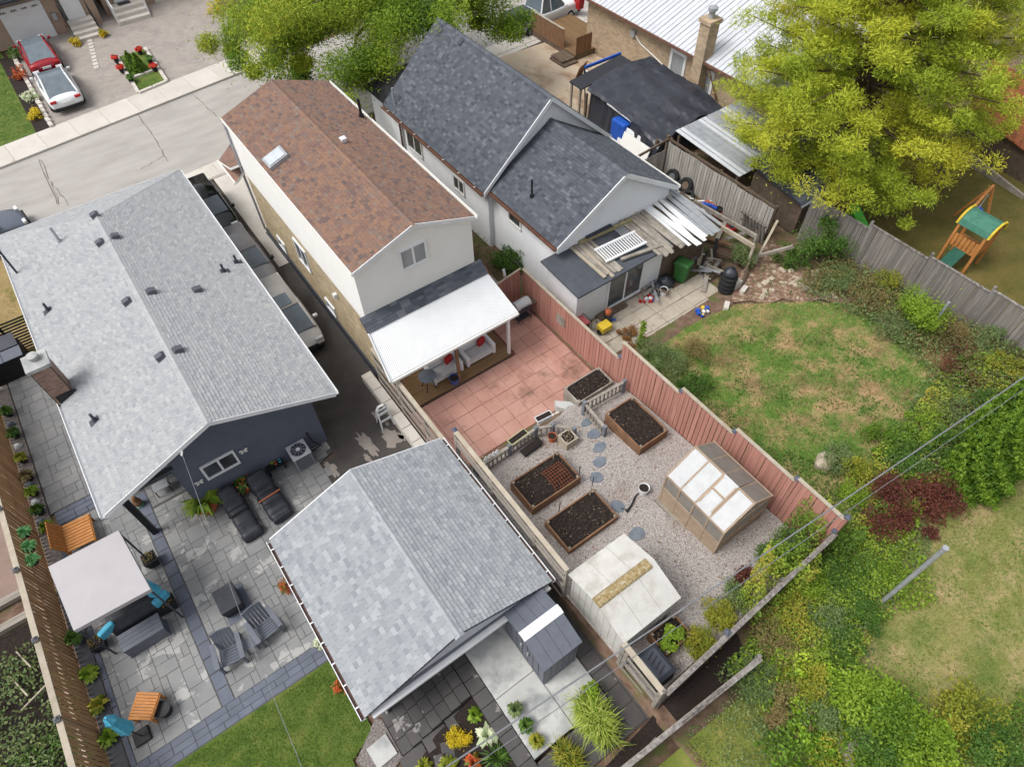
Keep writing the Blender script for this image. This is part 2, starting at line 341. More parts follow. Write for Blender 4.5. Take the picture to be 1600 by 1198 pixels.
LAWNC = mat('patchy_lawn', [(80, 116, 44), (102, 132, 56), (138, 140, 82)], s=1.6, rough=1, bump=1, bs=30, dirt=((186, 154, 116), .8, .47, .62), dirt2=((124, 98, 76), .6, .5, .7), det=10)
LAWND = mat('olive_lawn', [(88, 88, 38), (106, 98, 48), (122, 106, 58)], s=1.3, rough=1, bump=.7, bs=40, det=8)  # dead grass, olive to brown
LAWNE = mat('worn_lawn', [(112, 122, 58), (136, 138, 78), (160, 148, 100)], s=.8, rough=1, bump=.7, bs=40, dirt=((182, 160, 118), 1.0, .46, .68), dirt2=((86, 112, 44), .9, .52, .72), det=12)
LAWNF = mat('straw_lawn', [(150, 130, 88), (172, 150, 104)], s=1.5, rough=1, bump=.6, bs=30, dirt=((110, 112, 52), .8, .55, .7))
INTER = mat('interlock_brick', [(166, 158, 150), (182, 174, 166)], s=1.2, rough=.9, brick=((150, 142, 136), .24, .14, 0, .35), dirt=((158, 148, 146), .8, .5, .7))
OLDW = mat('weathered_wood', [(132, 124, 114), (160, 152, 141), (182, 175, 165)], s=3, rough=.95, var=.22, bump=.3, bs=30, st=(1, 1, 1))
GREYW = mat('grey_fence_wood', [(92, 86, 83), (132, 126, 121), (170, 165, 160)], s=9, rough=.95, var=.26, bump=.3, bs=30, st=(1, 1, .15))
DARKW = mat('dark_old_wood', [(92, 78, 66), (122, 106, 90)], s=4, rough=.95, var=.25, bump=.3, bs=30)
CEDAR = mat('cedar_board', [(168, 124, 84), (200, 156, 112), (182, 148, 120)], s=3, rough=.9, var=.3, bump=.2, bs=40)
NEWW = mat('new_lumber', [(172, 160, 141), (194, 184, 166)], s=3, rough=.85, var=.12, bump=.15, bs=40)
REDW = mat('salmon_painted_board', [(170, 118, 106), (188, 134, 120), (198, 146, 132)], s=2.5, rough=.9, var=.16, bump=.15, bs=40, st=(1, 1, .3))
STAIN = mat('stained_plank', [(116, 84, 62), (136, 102, 76), (150, 116, 90)], s=3, rough=.85, var=.18, bump=.2, bs=40)
TEAK = mat('orange_teak', [(190, 126, 66), (212, 146, 84)], s=5, rough=.7, var=.1)
DECK = mat('deck_plank', [(118, 92, 64), (146, 116, 82)], s=3, rough=.9, var=.2, bump=.2, bs=40)
STONE = mat('slate_stone', [(104, 112, 122), (128, 136, 146)], s=4, rough=.85, var=.1, bump=.3, bs=20)
TAN = mat('tan_brick', [(184, 160, 130), (200, 178, 150)], s=2, rough=.95, brick=((176, 164, 148), .24, .085, 1))
BRICK = mat('yellow_brick', [(172, 150, 114), (190, 170, 134), (204, 188, 154)], s=2.2, rough=.95, brick=((196, 186, 166), .24, .085, 1))
RBRICK = mat('chimney_brick', [(150, 122, 108), (170, 144, 130)], s=8, rough=.95, tone=.35)
NAVY = mat('slate_blue_siding', [(92, 98, 112), (102, 108, 122)], s=1.5, rough=.6)
WSID = mat('white_siding', [(240, 243, 248), (250, 252, 254)], s=1.5, rough=.6)
METR = mat('white_metal_roof', [(206, 210, 216), (222, 225, 230)], s=1.2, rough=.45, var=.05)
POLYW = mat('white_corrugated', [(240, 242, 244), (250, 251, 252)], s=2, rough=.4)
RUST = mat('rusty_metal', [(128, 70, 42), (150, 88, 54), (110, 66, 46)], s=2, rough=.8, var=.2, st=(1, 1, 1))
TERRA = mat('terracotta', [(186, 98, 66), (204, 120, 84)], rough=.85)
POTK = mat('black_pot', [(34, 34, 36), (50, 50, 52)], rough=.6)
TARP = mat('black_tarp', [(48, 51, 60), (58, 61, 71)], s=1.2, rough=.42, spec=.5, bump=.5, bs=6)
COVER = mat('black_furniture_cover', [(40, 42, 48), (58, 60, 68)], s=3, rough=.5, bump=.6, bs=7)
RESIN = mat('dark_grey_resin', [(100, 105, 116), (112, 117, 128)], rough=.5)
CANV = mat('pale_grey_canvas', [(184, 180, 182), (192, 188, 190)], s=1, rough=.9)
TEAL = mat('turquoise_fabric', [(70, 168, 204), (104, 196, 226)], s=5, rough=.8)
TYRE = mat('tyre_rubber', [(34, 34, 36), (48, 48, 50)], rough=.85)
RIM = mat('wheel_rim', [(160, 163, 168), (190, 192, 196)], rough=.3, metal=.7)
POLYC = mat('cloudy_polycarbonate', [(196, 198, 200), (214, 216, 218)], s=3, rough=.4, trans=.25)
POLYG = mat('grey_polycarbonate', [(148, 142, 134), (172, 166, 158)], s=3, rough=.35, trans=.3)
OLDRES = mat('aged_vinyl', [(200, 198, 192), (220, 218, 213)], s=2, rough=.7, dirt=((168, 160, 146), 1.5, .5, .8))
RED = mat('bright_red', [(176, 30, 34), (196, 44, 44)], rough=.5); BLUE = mat('bright_blue', [(30, 84, 186), (48, 104, 204)], rough=.5)
GREEN = mat('bin_green', [(52, 104, 52), (66, 120, 62)], rough=.5); YEL = mat('bright_yellow', [(222, 190, 50), (236, 206, 70)], rough=.6); LIME = mat('lime_plastic', [(76, 190, 50), (96, 206, 66)], rough=.5)
BARK = mat('bark', [(72, 58, 46), (104, 88, 72)], s=8, rough=1, bump=.8, bs=20, st=(1, 1, .3)); STEM = mat('stem', [(84, 72, 46), (104, 92, 60)], rough=1)
WIRE = mat('wire_grey', [(120, 122, 126), (146, 148, 152)], rough=.6)
L_ = lambda k, cols: mat(k, [tuple(min(255, v*1.14) for v in c) for c in cols], leaf=1, rough=.6, spec=.3)
F_LOC = L_('locust_leaf', [(56, 90, 22), (94, 126, 32), (136, 154, 42), (184, 178, 58)]); F_PINE = L_('pine_needle', [(98, 126, 36), (142, 160, 46), (176, 182, 56), (206, 194, 66)])
F_GRN = L_('green_leaf', [(48, 78, 28), (74, 106, 40), (104, 134, 56)]); F_MID = L_('sage_leaf', [(74, 96, 54), (104, 124, 74), (136, 148, 96)])
F_LIME = L_('lime_leaf', [(82, 112, 30), (118, 146, 40), (150, 172, 62)]); F_YG = L_('yellow_green_leaf', [(92, 110, 34), (132, 140, 46), (172, 160, 60)])
F_BURG = L_('burgundy_leaf', [(62, 34, 34), (98, 52, 46), (128, 78, 56)]); F_DRY = L_('dry_weed', [(104, 88, 60), (136, 118, 78), (126, 130, 74)])
F_CED = L_('cedar_leaf', [(62, 92, 26), (90, 122, 34), (116, 146, 46)]); F_YEL = L_('yellow_flower', [(196, 168, 30), (214, 190, 44), (92, 116, 38)])
F_RED = L_('red_flower', [(190, 30, 34), (220, 52, 48), (60, 100, 40)]); F_PNK = L_('orange_flower', [(226, 130, 90), (200, 86, 50), (80, 120, 44)])
F_MINT = L_('mint_leaf', [(84, 150, 84), (122, 184, 116), (156, 206, 146)]); F_GRASS = L_('grass_blade', [(78, 104, 34), (100, 126, 44), (128, 146, 66)])
F_GRC = L_('mixed_grass_blade', [(76, 112, 40), (98, 130, 50), (124, 142, 68), (172, 150, 108), (134, 108, 80)]); F_BRN = L_('fallen_leaf', [(120, 84, 48), (150, 112, 66), (90, 62, 44)])
F_WHT = L_('white_leaf', [(150, 170, 120), (196, 206, 170), (224, 228, 200)])
# ================================================================ ground, street
b = MB(); xs = sorted([-220, -120, -60, -30]+[x*.6-16 for x in range(0, 96)]+[60, 120, 300]+[4.99, 5.02, 11.79, 11.83]); ys = [-200, -90, -40, -20]+[y*.6-10 for y in range(0, 125)]+[90, 160, 400]
n = len(xs); b.v = [(x, y, G(x, y)-.06) for y in ys for x in xs]
b.f = [(j*n+i, j*n+i+1, (j+1)*n+i+1, (j+1)*n+i) for j in range(len(ys)-1) for i in range(n-1)]; b.t = [.5]*len(b.f)
struct(b.build('ground', DIRT, smooth=True))
flat = lambda h: (lambda x, y: h)
RA = math.atan(.1); rd = Vector((math.cos(RA), math.sin(RA), 0))
far = lambda x: 40.95+.115*x; near = lambda x: pw(x, [(-60, 28.3), (4, 34.0), (14, 35.2), (60, 36.6)])
patch('road', [(-60, near(-60)), (4, near(4)), (14, near(14)), (90, near(90)), (90, far(90)), (-60, far(-60))], ROAD, .004, flat(0), 4)
def cracks(pts, wd, seed, nm):
    rg = random.Random(seed); b = MB(); prev = None
    for (x0, y0), (x1, y1) in zip(pts, pts[1:]):
        for k in range(8):
            t = k/8; p = Vector((lerp(x0, x1, t)+rg.uniform(-.05, .05), lerp(y0, y1, t)+rg.uniform(-.05, .05), .0085))
            if prev is not None:
                d = (p-prev).normalized(); s = Vector((-d.y, d.x, 0))*wd*rg.uniform(.3, 1); b.face([prev-s, p-s, p+s, prev+s])
            prev = p
    o = struct(b.build(nm, TARL)); return o
TARL = mat('tar_line', [(112, 106, 102), (132, 126, 120)], rough=.9)
cr = [((60, 250), (95, 330)), ((65, 250), (98, 330)), ((80, 285), (112, 325)), ((217, 180), (240, 215), (266, 258)), ((300, 146), (345, 188)), ((220, 265), (262, 240)), ((30, 240), (130, 208), (212, 178))]
for i, c in enumerate(cr): cracks([tuple(A(*p)[:2]) for p in c], .03, i, 'road_crack')
def slabs(name, x0, x1, yf, wd, L=1.7, h=.12, curve=None):
    base = MB(); P = [(x0, yf(x0)), (x1, yf(x1)), (x1, yf(x1)+wd), (x0, yf(x0)+wd)]; base.prism(P, -.05, h-.03)
    o = struct(base.build(name, WALK)); me = unit_mesh('slab', WALK, .006); x = x0; k = 0
    while x < x1-.1:
        xb = min(x1, x+L); a = math.atan2(yf(xb)-yf(x), xb-x); c = ((x+xb)/2, (yf(x)+yf(xb))/2+wd/2, h-.05)
        piece('slab', me, o, c, (0, 0, a), ((xb-x)/math.cos(a)-.014, wd-.004, .05+random.uniform(-.004, .004))); x = xb
    return o
slabs('far_sidewalk', -12, 14, far, 2.0); slabs('near_sidewalk', 3.2, 40, lambda x: near(x)-1.25, 1.2)
# across the street
FY = 54.2
patch('front_lawn', [(-14, far(-14)+2.02), (-1.3, far(-1.3)+2.02), (-1.6, FY), (-14, FY)], LAWN, .06, flat(0), 3)
patch('brick_driveway', [(-.95, far(-.95)+2.02), (12, far(12)+2.02), (12, 60), (-.95, 60)], INTER, .064, flat(0), 3)
# left bungalow lot
patch('driveway', [(2.0, 10.6), (4.4, 10.6), (4.4, 16.6), (4.93, 16.6), (4.93, 27), (4.4, 27), (4.4, 33.0), (2.0, 32.8)], DRIVE, .006, flat(0), 3)
patch('driveway_apron', [(-.9, 10.6), (1.995, 10.6), (1.995, 14.2), (1.2, 14.2), (-.1, 12.2), (-.9, 11.6)], DRIVE, .006, flat(0), 3)
def blob(name, c, rx, ry, m, z, seed, rot=0):
    rg = random.Random(seed); P = []
    for k in range(26):
        a = 2*math.pi*k/26; r = rg.uniform(.55, 1.1); x, y = rx*r*math.cos(a), ry*r*math.sin(a); P.append((c[0]+x*math.cos(rot)-y*math.sin(rot), c[1]+x*math.sin(rot)+y*math.cos(rot)))
    return struct(MB().face([(x, y, z) for x, y in P]).build(name, m))
for i, (px, py, rx, ry) in enumerate([(574, 693, .26, .75), (612, 683, .42, .5), (588, 650, .1, .3), (518, 733, .2, .45), (605, 662, .09, .12), (628, 682, .14, .25), (575, 716, .12, .3)]):
    blob('dried_patch', A(px, py)[:2], rx, ry, DRYP, .0105, i+3, .1)
patch('front_path', [(4.45, 24.6), (4.92, 24.6), (4.92, 27.2), (6.6, 27.2), (6.6, 33.0), (4.45, 33.0)], WALK, .05, flat(0), 2)
patch('dry_side_lawn', [(-16, 26.2), (-4.25, 26.2), (-4.25, 31), (-3, 33), (-16, 32)], LAWNF, .01, flat(0), 2)
patch('small_lawn', [(-6.9, 7.92), (-1.2, 7.92), (-1.2, 5.5), (-2.0, 5.2), (-2.2, 3), (-6.9, 3)], LAWN, .03, flat(0), 1)
patch('strip_gravel', [(-7.4, 8.6), (-6.95, 8.6), (-6.95, 24.9), (-7.4, 24.9)], GRAVS, .012, flat(0), 1)
# paved terrace: random ashlar pavers
def ashlar(region, u, sizes, rg):
    x0, x1, y0, y1 = region; nx, ny = int(round((x1-x0)/u)), int(round((y1-y0)/u)); occ = [[False]*nx for _ in range(ny)]; out = []
    for j in range(ny):
        for i in range(nx):
            if occ[j][i]: continue
            sz = sizes[:]; rg.shuffle(sz)
            for (a, c) in sz+[(1, 1)]:
                if i+a <= nx and j+c <= ny and not any(occ[jj][ii] for jj in range(j, j+c) for ii in range(i, i+a)):
                    for jj in range(j, j+c):
                        for ii in range(i, i+a): occ[jj][ii] = True
                    out.append((x0+(i+a/2)*u, y0+(j+c/2)*u, a*u, c*u)); break
    return out
SZ = [(3, 2), (2, 2), (3, 3), (2, 3), (2, 2), (3, 2), (2, 1), (1, 2)]
def lay(name, rects, m, z, joint, base_poly, limit=300, th=.035, gap=.012):
    o = struct(MB().prism(base_poly, z-.12, z-.012).build(name, joint)); me = unit_mesh('paver', m, .012)
    rects = sorted(rects, key=lambda r: math.hypot(r[0], r[1])); b = MB()
    for i, (x, y, a, c) in enumerate(rects):
        h = th+random.uniform(-.003, .003)
        if i < limit: piece('paver', me, o, (x, y, z-th), (0, 0, random.uniform(-.006, .006)), (a-gap, c-gap, h))
        else: b.box(x-a/2+gap/2, x+a/2-gap/2, y-c/2+gap/2, y+c/2-gap/2, z-th, z-th+h)
    if b.v: stuff(b.build('far_paver', m, o))
    return o
rg = random.Random(3)
main = ashlar((-4.0, 2.0, 8.56, 16.0), .2, SZ, rg)
main = [r for r in main if not (r[0] > -1.35 and r[1] < 10.9) and not (r[0] > -.4 and r[1] < 12.3) and not (r[1] > 15.05 and r[0] > -2.6) and not (r[0] > 1.5 and r[1] < 14.4)]
main2 = ashlar((-6.8, -4.4, 8.56, 17.2), .2, SZ, rg)
lay('terrace', main+main2, PAV, .03, PJ, [(-6.9, 8.5), (-1.3, 8.5), (-1.3, 10.95), (-.35, 12.3), (1.3, 14.2), (2.0, 14.4), (2.0, 17.5), (-6.9, 17.2)], 300)
back = ashlar((-4.0, -2.6, 16.05, 17.05), .2, SZ, rg)
side = ashlar((-6.9, -4.3, 17.85, 25.05), .2, SZ, rg)
lay('side_walkway', side+back, PAVS, .031, PJ, [(-6.92, 17.84), (-2.5, 17.84), (-2.5, 18.2), (-4.2, 18.3), (-4.2, 25.1), (-6.92, 25.1)], 300)
band = [(-4.2, y, .36, .5) for y in np.arange(8.8, 17.0, .52)]+ashlar((-6.9, -1.3, 7.95, 8.55), .2, [(3, 1), (2, 1), (3, 1), (2, 1)], rg)+ashlar((-6.8, -4.4, 17.22, 17.82), .2, [(3, 1), (2, 1), (3, 1)], rg)+[(-6.88, y, .14, .9) for y in np.arange(9, 16.4, .92)]
lay('charcoal_border', band, PAVD, .033, PJ, [(-6.95, 7.92), (-1.25, 7.92), (-1.25, 8.5), (-6.95, 8.5)], 200)
# ================================================================ left bungalow
X, Y, Z = Vector((1, 0, 0)), Vector((0, 1, 0)), Vector((0, 0, 1))
def gutter(parent, p, q, m, clips=0, out=(1, 0, 0), inner=None):
    p, q, o = Vector(p), Vector(q), Vector(out); b = MB()
    b.hexa([p-Z*.12, q-Z*.12, q-Z*.12+o*.1, p-Z*.12+o*.1, p-Z*.11, q-Z*.11, q-Z*.11+o*.1, p-Z*.11+o*.1]); b.hexa([p+o*.1-Z*.12, q+o*.1-Z*.12, q+o*.12-Z*.12, p+o*.12-Z*.12, p+o*.1, q+o*.1, q+o*.12, p+o*.12])
    b.hexa([p-Z*.12-o*.012, q-Z*.12-o*.012, q-Z*.12, p-Z*.12, p-o*.012, q-o*.012, q, p]); g = b.build('gutter', m, parent)
    for i in range(clips):
        c = lerp(p, q, (i+.5)/clips); MB().bar(c-Z*.005, c+o*.115-Z*.005, .035, .012).build('gutter_clip', WHITE, g)
    return g
def box_vent(parent, p, m, slope, face, s=.32):
    """low square attic vent sitting on a roof slope; face=+1/-1 tells which side of the ridge"""
    b = MB(); w = s/2
    d = Vector((face*math.cos(slope), 0, -math.sin(slope))); n = Vector((face*math.sin(slope), 0, math.cos(slope))); p = Vector(p)
    q = lambda u, v, h: p+d*u+Y*v+n*h
    b.hexa([q(-w, -w, 0), q(w, -w, 0), q(w, w, 0), q(-w, w, 0), q(-w, -w, .03), q(w, -w, .03), q(w, w, .03), q(-w, w, .03)])
    t = w*.82; b.hexa([q(-t, -t, .03), q(t, -t, .03), q(t, t, .03), q(-t, t, .03), q(-t*.85, -t*.8, .13), q(t*.95, -t*.8, .16), q(t*.95, t*.8, .16), q(-t*.85, t*.8, .13)])
    return b.build('roof_vent', m, parent)
def pipe_vent(parent, p, m, slope, face, h=.35, r=.045):
    p = Vector(p); b = MB(); n = Vector((face*math.sin(slope), 0, math.cos(slope))); d = Vector((face*math.cos(slope), 0, -math.sin(slope)))
    b.hexa([p+d*a+Y*c+n*e for e in (.015, .03) for a, c in ((-.14, -.12), (.2, -.12), (.2, .12), (-.14, .12))]); b.tube([p, p+Z*h], r, 8); b.tube([p, p+Z*.1], r*1.7, 8)
    return b.build('vent_pipe', m, parent)
ZE, ZR = 3.0, 4.55; x0, x1, y0, y1, xr, yr = -4.66, 2.79, 14.31, 29.6, -.94, 26.0
H1 = thing('bungalow', 'slate blue bungalow under a wide pale grey shingle roof with a hipped street end', 'house', (-.94, 22, 0))
roof(H1, [((x0, y1, ZE), (x0, y0, ZE), (xr, y0, ZR), (xr, yr, ZR)), ((x1, y0, ZE), (x1, y1, ZE), (xr, yr, ZR), (xr, y0, ZR)), ((x1, y1, ZE), (x0, y1, ZE), (xr, yr, ZR), (xr, yr, ZR))], DGREY, SHL, .125, (.1, .26), .024)
def caps(parent, p, q, m, wd=.3, step=.18):
    p, q = Vector(p), Vector(q); k = int((q-p).length/step); V = []; T = []; d, a, up = frame(q-p); dr = Z*-.07
    for i in range(k):
        u, v = lerp(p, q, i/k), lerp(p, q, (i+1.3)/k); t = random.gauss(.6, .2); l = Z*.035
        for s in (-1, 1): V += [u+l, u+a*s*wd/2+dr+l, v+a*s*wd/2+dr+Z*.016, v+Z*.016][::s]; T.append(t)
    return npmesh('ridge_shingles', np.array([tuple(x) for x in V]), 4, T, m, parent, True)
caps(H1, (xr, yr, ZR), (xr, y0, ZR), SHL); caps(H1, (x1, y1, ZE), (xr, yr, ZR), SHL, .26); caps(H1, (x0, y1, ZE), (xr, yr, ZR), SHL, .26)
b = MB(); b.box(2.02, 2.07, 15, 29.2, 0, 2.95); b.box(-4.2, -4.15, 17, 29.2, 0, 2.95); b.box(-4.15, 2.02, 29.1, 29.2, 0, 2.95); b.box(-2.66, -2.6, 15.03, 17, 0, 2.98); b.build('wall', NAVY, H1)
siding(H1, (2.07, 15.0, 0), -X, -Y, lambda z: (0 if z < 2.96 else (z-2.96)/.413-.3, 4.7 if z < 2.6 else (6.35 if z < 2.96 else 6.35-(z-2.96)/.413+.3)), .02, 4.3, NAVY, .105)
siding(H1, (-2.6, 17.0, 0), -X, -Y, lambda z: (0, 1.6), .02, 2.9, NAVY, .105)
MB().box(-4.25, -2.55, 14.96, 15.1, 2.6, 2.78).build('porch_beam', BLACK, H1)
MB().box(-4.3, -4.12, 14.98, 15.16, .03, 2.62).build('porch_post', BLACK, H1)
MB().box(-4.16, -2.62, 14.98, 17, 2.86, 2.89).build('porch_ceiling', WHITE, H1)
for sgn, xe in ((-1, x0), (1, x1)):
    MB().hexa([Vector((xe, y0-.03, ZE-.16)), Vector((xr, y0-.03, ZR-.16)), Vector((xr, y0, ZR-.16)), Vector((xe, y0, ZE-.16)), Vector((xe, y0-.03, ZE+.01)), Vector((xr, y0-.03, ZR+.01)), Vector((xr, y0, ZR+.01)), Vector((xe, y0, ZE+.01))][::1]).build('fascia', WHITE, H1)
gutter(H1, (x1, y0, ZE), (x1, y1, ZE), WHITE, 0, (1, 0, 0)); gutter(H1, (x0, y1, ZE), (x0, y0, ZE), WHITE, 0, (-1, 0, 0)); gutter(H1, (x0, y1, ZE), (x1, y1, ZE), WHITE, 0, (0, 1, 0))
window(H1, (-1.38, 14.985, 1.68), X, -Y, 1.0, .62, 2, WHITE, GLASS)
MB().tube([(-1.95, 14.28, 3.95), (-2.0, 14.1, 4.02)], .03).build('cable_bracket', WHITE, H1)
sl = math.atan2(ZR-ZE, xr-x0); zroof = lambda x: ZR-abs(x-xr)*(ZR-ZE)/(xr-x0)
def on_roof(px, py, zg, zf):
    z = zg
    for _ in range(12): p = A(px, py, z); z = zf(p.x)
    return A(px, py, z)
VG = mat('roof_vent_grey', [(84, 86, 96), (100, 102, 112)], rough=.5)
for px, py in ((180, 371), (158, 380), (236, 457), (200, 472), (308, 454), (278, 548), (252, 558), (149, 337)):
    p = on_roof(px, py, 4.3, zroof); box_vent(H1, p, VG, sl, 1 if p.x > xr else -1)
for px, py in ((350, 424), (370, 410), (76, 485), (149, 657)): p = on_roof(px, py, 4, zroof); pipe_vent(H1, p, DGREY, sl, 1 if p.x > xr else -1)
p = on_roof(94, 378, 4, zroof); pipe_vent(H1, p, STEEL, sl, -1, .7, .05); p = on_roof(27, 427, 3.4, zroof)
ms = MB(); ms.tube([p, p+Z*1.3], .04); ms.build('service_mast', DGREY, H1)
# brick chimney through the left eave
ch = MB(); cx0, cx1, cy0, cy1 = -4.75, -4.15, 19.3, 19.95; zz = 2.9; k = 0
br = MB(); br.box(cx0+.012, cx1-.012, cy0+.012, cy1-.012, 0, 4.6)
chim = br.build('chimney', mat('mortar', [(150, 140, 130), (164, 154, 146)], rough=1), H1); V = MB()
while zz < 4.55:
    o = .11*(k % 2)
    for y in np.arange(cy0-o, cy1, .22):
        a, c = max(cy0, y), min(cy1, y+.21)
        if c-a > .03:
            for xa, xb in ((cx1-.02, cx1), (cx0, cx0+.02)): V.box(xa, xb, a, c, zz, zz+.065, random.random())
    for x in np.arange(cx0-o, cx1, .22):
        a, c = max(cx0, x), min(cx1, x+.21)
        if c-a > .03:
            V.box(a, c, cy0, cy0+.02, zz, zz+.065, random.random())
    zz += .075; k += 1
stuff(V.build('bricks', RBRICK, chim)); MB().box(cx0-.06, cx1+.06, cy0-.06, cy1+.06, 4.6, 4.72).build('cap', SLAB, chim); MB().lathe([(.13, 0), (.15, .12), (.17, .13), (.17, .17), (.05, .2)], (-4.45, 19.72, 4.72), 14).build('flue', SLAB, chim)
MB().box(cx0+.1, cx1+.1, cy0-.06, cy0-.005, 3.02, 3.35).build('flashing', BLACK, chim)
# butterfly wall ornaments
def butterfly(x, z, lab):
    t = tag(MB().build('butterfly_ornament', WHITE) if False else bpy.data.objects.new('butterfly_ornament', None), lab, 'ornament'); C.objects.link(t); t.location = (x, 14.96, z)
    for s in (-1, 1):
        MB().face([(0, 0, 0), (s*.05, -.03, .1), (s*.14, -.05, .13), (s*.13, -.05, .03)]).face([(0, 0, 0), (s*.11, -.045, -.01), (s*.1, -.04, -.1), (s*.03, -.02, -.09)]).build('wing', OFFW, t, local=True)
    MB().tube([(0, -.01, -.09), (0, -.01, .1)], .012, 6).build('body', STEEL, t, local=True)
butterfly(-.55, 1.78, 'cream metal butterfly on blue siding right of the small window'); butterfly(-2.2, 1.42, 'cream metal butterfly on blue siding left of the small window')
# ================================================================ garage
ge, gr, gx0, gx1, gy0, gy1, gxr = 2.6, 3.65, -1.08, 4.74, 5.18, 10.97, 1.77
H2 = thing('garage', 'detached garage with light grey shingled gable roof and white eaves', 'garage', (1.8, 8, 0))
roof(H2, [((gx0, gy1, ge), (gx0, gy0, ge), (gxr, gy0, gr), (gxr, gy1, gr)), ((gx1, gy0, ge), (gx1, gy1, ge), (gxr, gy1, gr), (gxr, gy0, gr))], DGREY, SHG, .125, (.12, .26), .026)
caps(H2, (gxr, gy1, gr), (gxr, gy0, gr), SHG, .28, .2)
b = MB(); b.box(-.75, -.7, 5.7, 10.6, 0, 2.55); b.box(4.35, 4.4, 5.7, 10.6, 0, 2.55); b.box(-.7, 4.35, 10.55, 10.6, 0, 2.55); b.build('wall', NAVY, H2)
siding(H2, (4.4, 5.7, 0), -X, -Y, lambda z: (0, 5.15), .02, 2.5, NAVY, .11)
MB().hexa([(gx0+.1, 5.24, 2.46), (gx1-.1, 5.24, 2.46), (gx1-.1, 5.3, 2.46), (gx0+.1, 5.3, 2.46), (gx0+.75, 5.24, 2.76), (gx1-.45, 5.24, 2.62), (gx1-.45, 5.3, 2.62), (gx0+.75, 5.3, 2.76)]).build('gable_skirt', NAVY, H2)
MB().face([(gx0+.75, 5.25, 2.76), (gx1-.45, 5.25, 2.62), (gxr, 5.25, gr-.1)]).build('gable_cladding', mat('cladding_sheen', [(196, 200, 212), (206, 209, 220)], rough=.5), H2)  # pale lavender colour paints in the light reflected off the gable siding
MB().box(-.7, 4.35, 10.6, 10.63, 2.5, 2.6).build('door_head', WHITE, H2)
MB().box(-.2, 3.9, 10.6, 10.64, .05, 2.3).build('garage_door', WHITE, H2)
for xe in (gx0, gx1):
    for yy, oo in ((gy1, .0),): MB().hexa([(xe, yy+oo, ge-.15), (gxr, yy+oo, gr-.15), (gxr, yy+oo+.03, gr-.15), (xe, yy+oo+.03, ge-.15), (xe, yy+oo, ge+.012), (gxr, yy+oo, gr+.012), (gxr, yy+oo+.03, gr+.012), (xe, yy+oo+.03, ge+.012)]).build('fascia', WHITE, H2)
MB().box(gx0+.15, gx1-.1, 5.1, 5.7, 2.3, 2.4).build('pent_ledge', WHITE, H2)
DRED = mat('gutter_inside', [(96, 70, 66), (120, 96, 90)], rough=.8)
gutter(H2, (gx0, gy1, ge-.01), (gx0, gy0, ge-.01), WHITE, 9, (-1, 0, 0)); gutter(H2, (gx1, gy0, ge-.01), (gx1, gy1, ge-.01), WHITE, 9, (1, 0, 0))
MB().box(gx0-.1, gx0, gy0+.02, gy1-.02, ge-.118, ge-.1).build('gutter_debris', DRED, H2); MB().box(gx1, gx1+.1, gy0+.02, gy1-.02, ge-.118, ge-.1).build('gutter_debris', DRED, H2)
MB().tube([(gx0-.02, 5.3, 2.42), (-.66, 5.62, 2.2), (-.66, 5.64, .1)], .04, 8).build('downspout', WHITE, H2)
# ================================================================ raised slab behind the garage, steps, bed, path
SZt = .95
b = MB(); b.prism([(1.9, 2.2), (4.38, 2.3), (4.38, 5.6), (1.9, 5.6)], 0, SZt-.05); sb = struct(b.build('shed_slab', SLAB)); me = unit_mesh('slab', SLAB, .004)
for xa, xb, ya, yb in ((1.9, 3.2, 2.2, 3.95), (3.21, 4.38, 2.2, 3.95), (1.9, 3.2, 3.96, 5.6), (3.21, 4.38, 3.96, 5.6)): piece('slab', me, sb, ((xa+xb)/2, (ya+yb)/2, SZt-.06), (0, 0, 0), (xb-xa-.012, yb-ya-.012, .06))
nst = 7; stp = struct(MB().prism([(-.85, 4.5), (1.42, 4.5), (1.42, 5.66), (-.85, 5.66)], -.05, .005).build('garden_steps', PAVK)); me = unit_mesh('step_stone', PAVK, .012)
for i in range(nst):
    xa = -.85+i*.325; zt = .13*(i+1)
    for j in range(3): piece('step_stone', me, stp, (xa+.1625, 4.66+j*.42, 0.006), (0, 0, 0), (.318, .412, zt))
for j in range(9): piece('step_stone', me, stp, (1.66, 5.45-j*.42, .0), (0, 0, 0), (.44, .412, SZt-.01))
for j in range(3): piece('step_stone', me, stp, (-.62+j*.74, 4.24, .0), (0, 0, 0), (.72, .4, .13+.2*j))
for j, (px, py, a) in enumerate(((700, 1175, 1.2), (690, 1195, 1.2), (715, 1150, 1.1))): p = A(px, py, .4); piece('step_stone', me, stp, (p.x, p.y, .0), (0, 0, a), (.55, .34, .42))
patch('planting_bed', [(-.7, 4.0), (.1, 4.3), (1.43, 4.45), (1.43, 1.5), (-.7, 2.2)], MULCH, 0, lambda x, y: pw(x, [(-.7, .15), (1.43, .7)]), .4)
ls = patch('gravel_pad', [(-1.95, 5.1), (-1.0, 5.75), (-.87, 5.6), (-.87, 4.45), (-1.6, 4.2)], GRAVS, .035, flat(0), 1)
p = A(597, 1173, .06); piece('stone_slab', unit_mesh('stone_slab', SLAB, .01), ls, (p.x, p.y, .035), (0, 0, .05), (.62, .62, .06))
lp = struct(MB().prism([(1.9, 1.2), (5.0, 1.2), (5.0, 5.6), (4.4, 5.6), (4.4, 2.2), (1.9, 2.1)], .5, SZt-.08).build('back_path', PJ)); me = unit_mesh('path_stone', PAVK, .012)
for y in np.arange(1.5, 5.4, .56): piece('path_stone', me, lp, (4.66, y, SZt-.09), (0, 0, random.uniform(-.02, .02)), (.5, .54, .05))
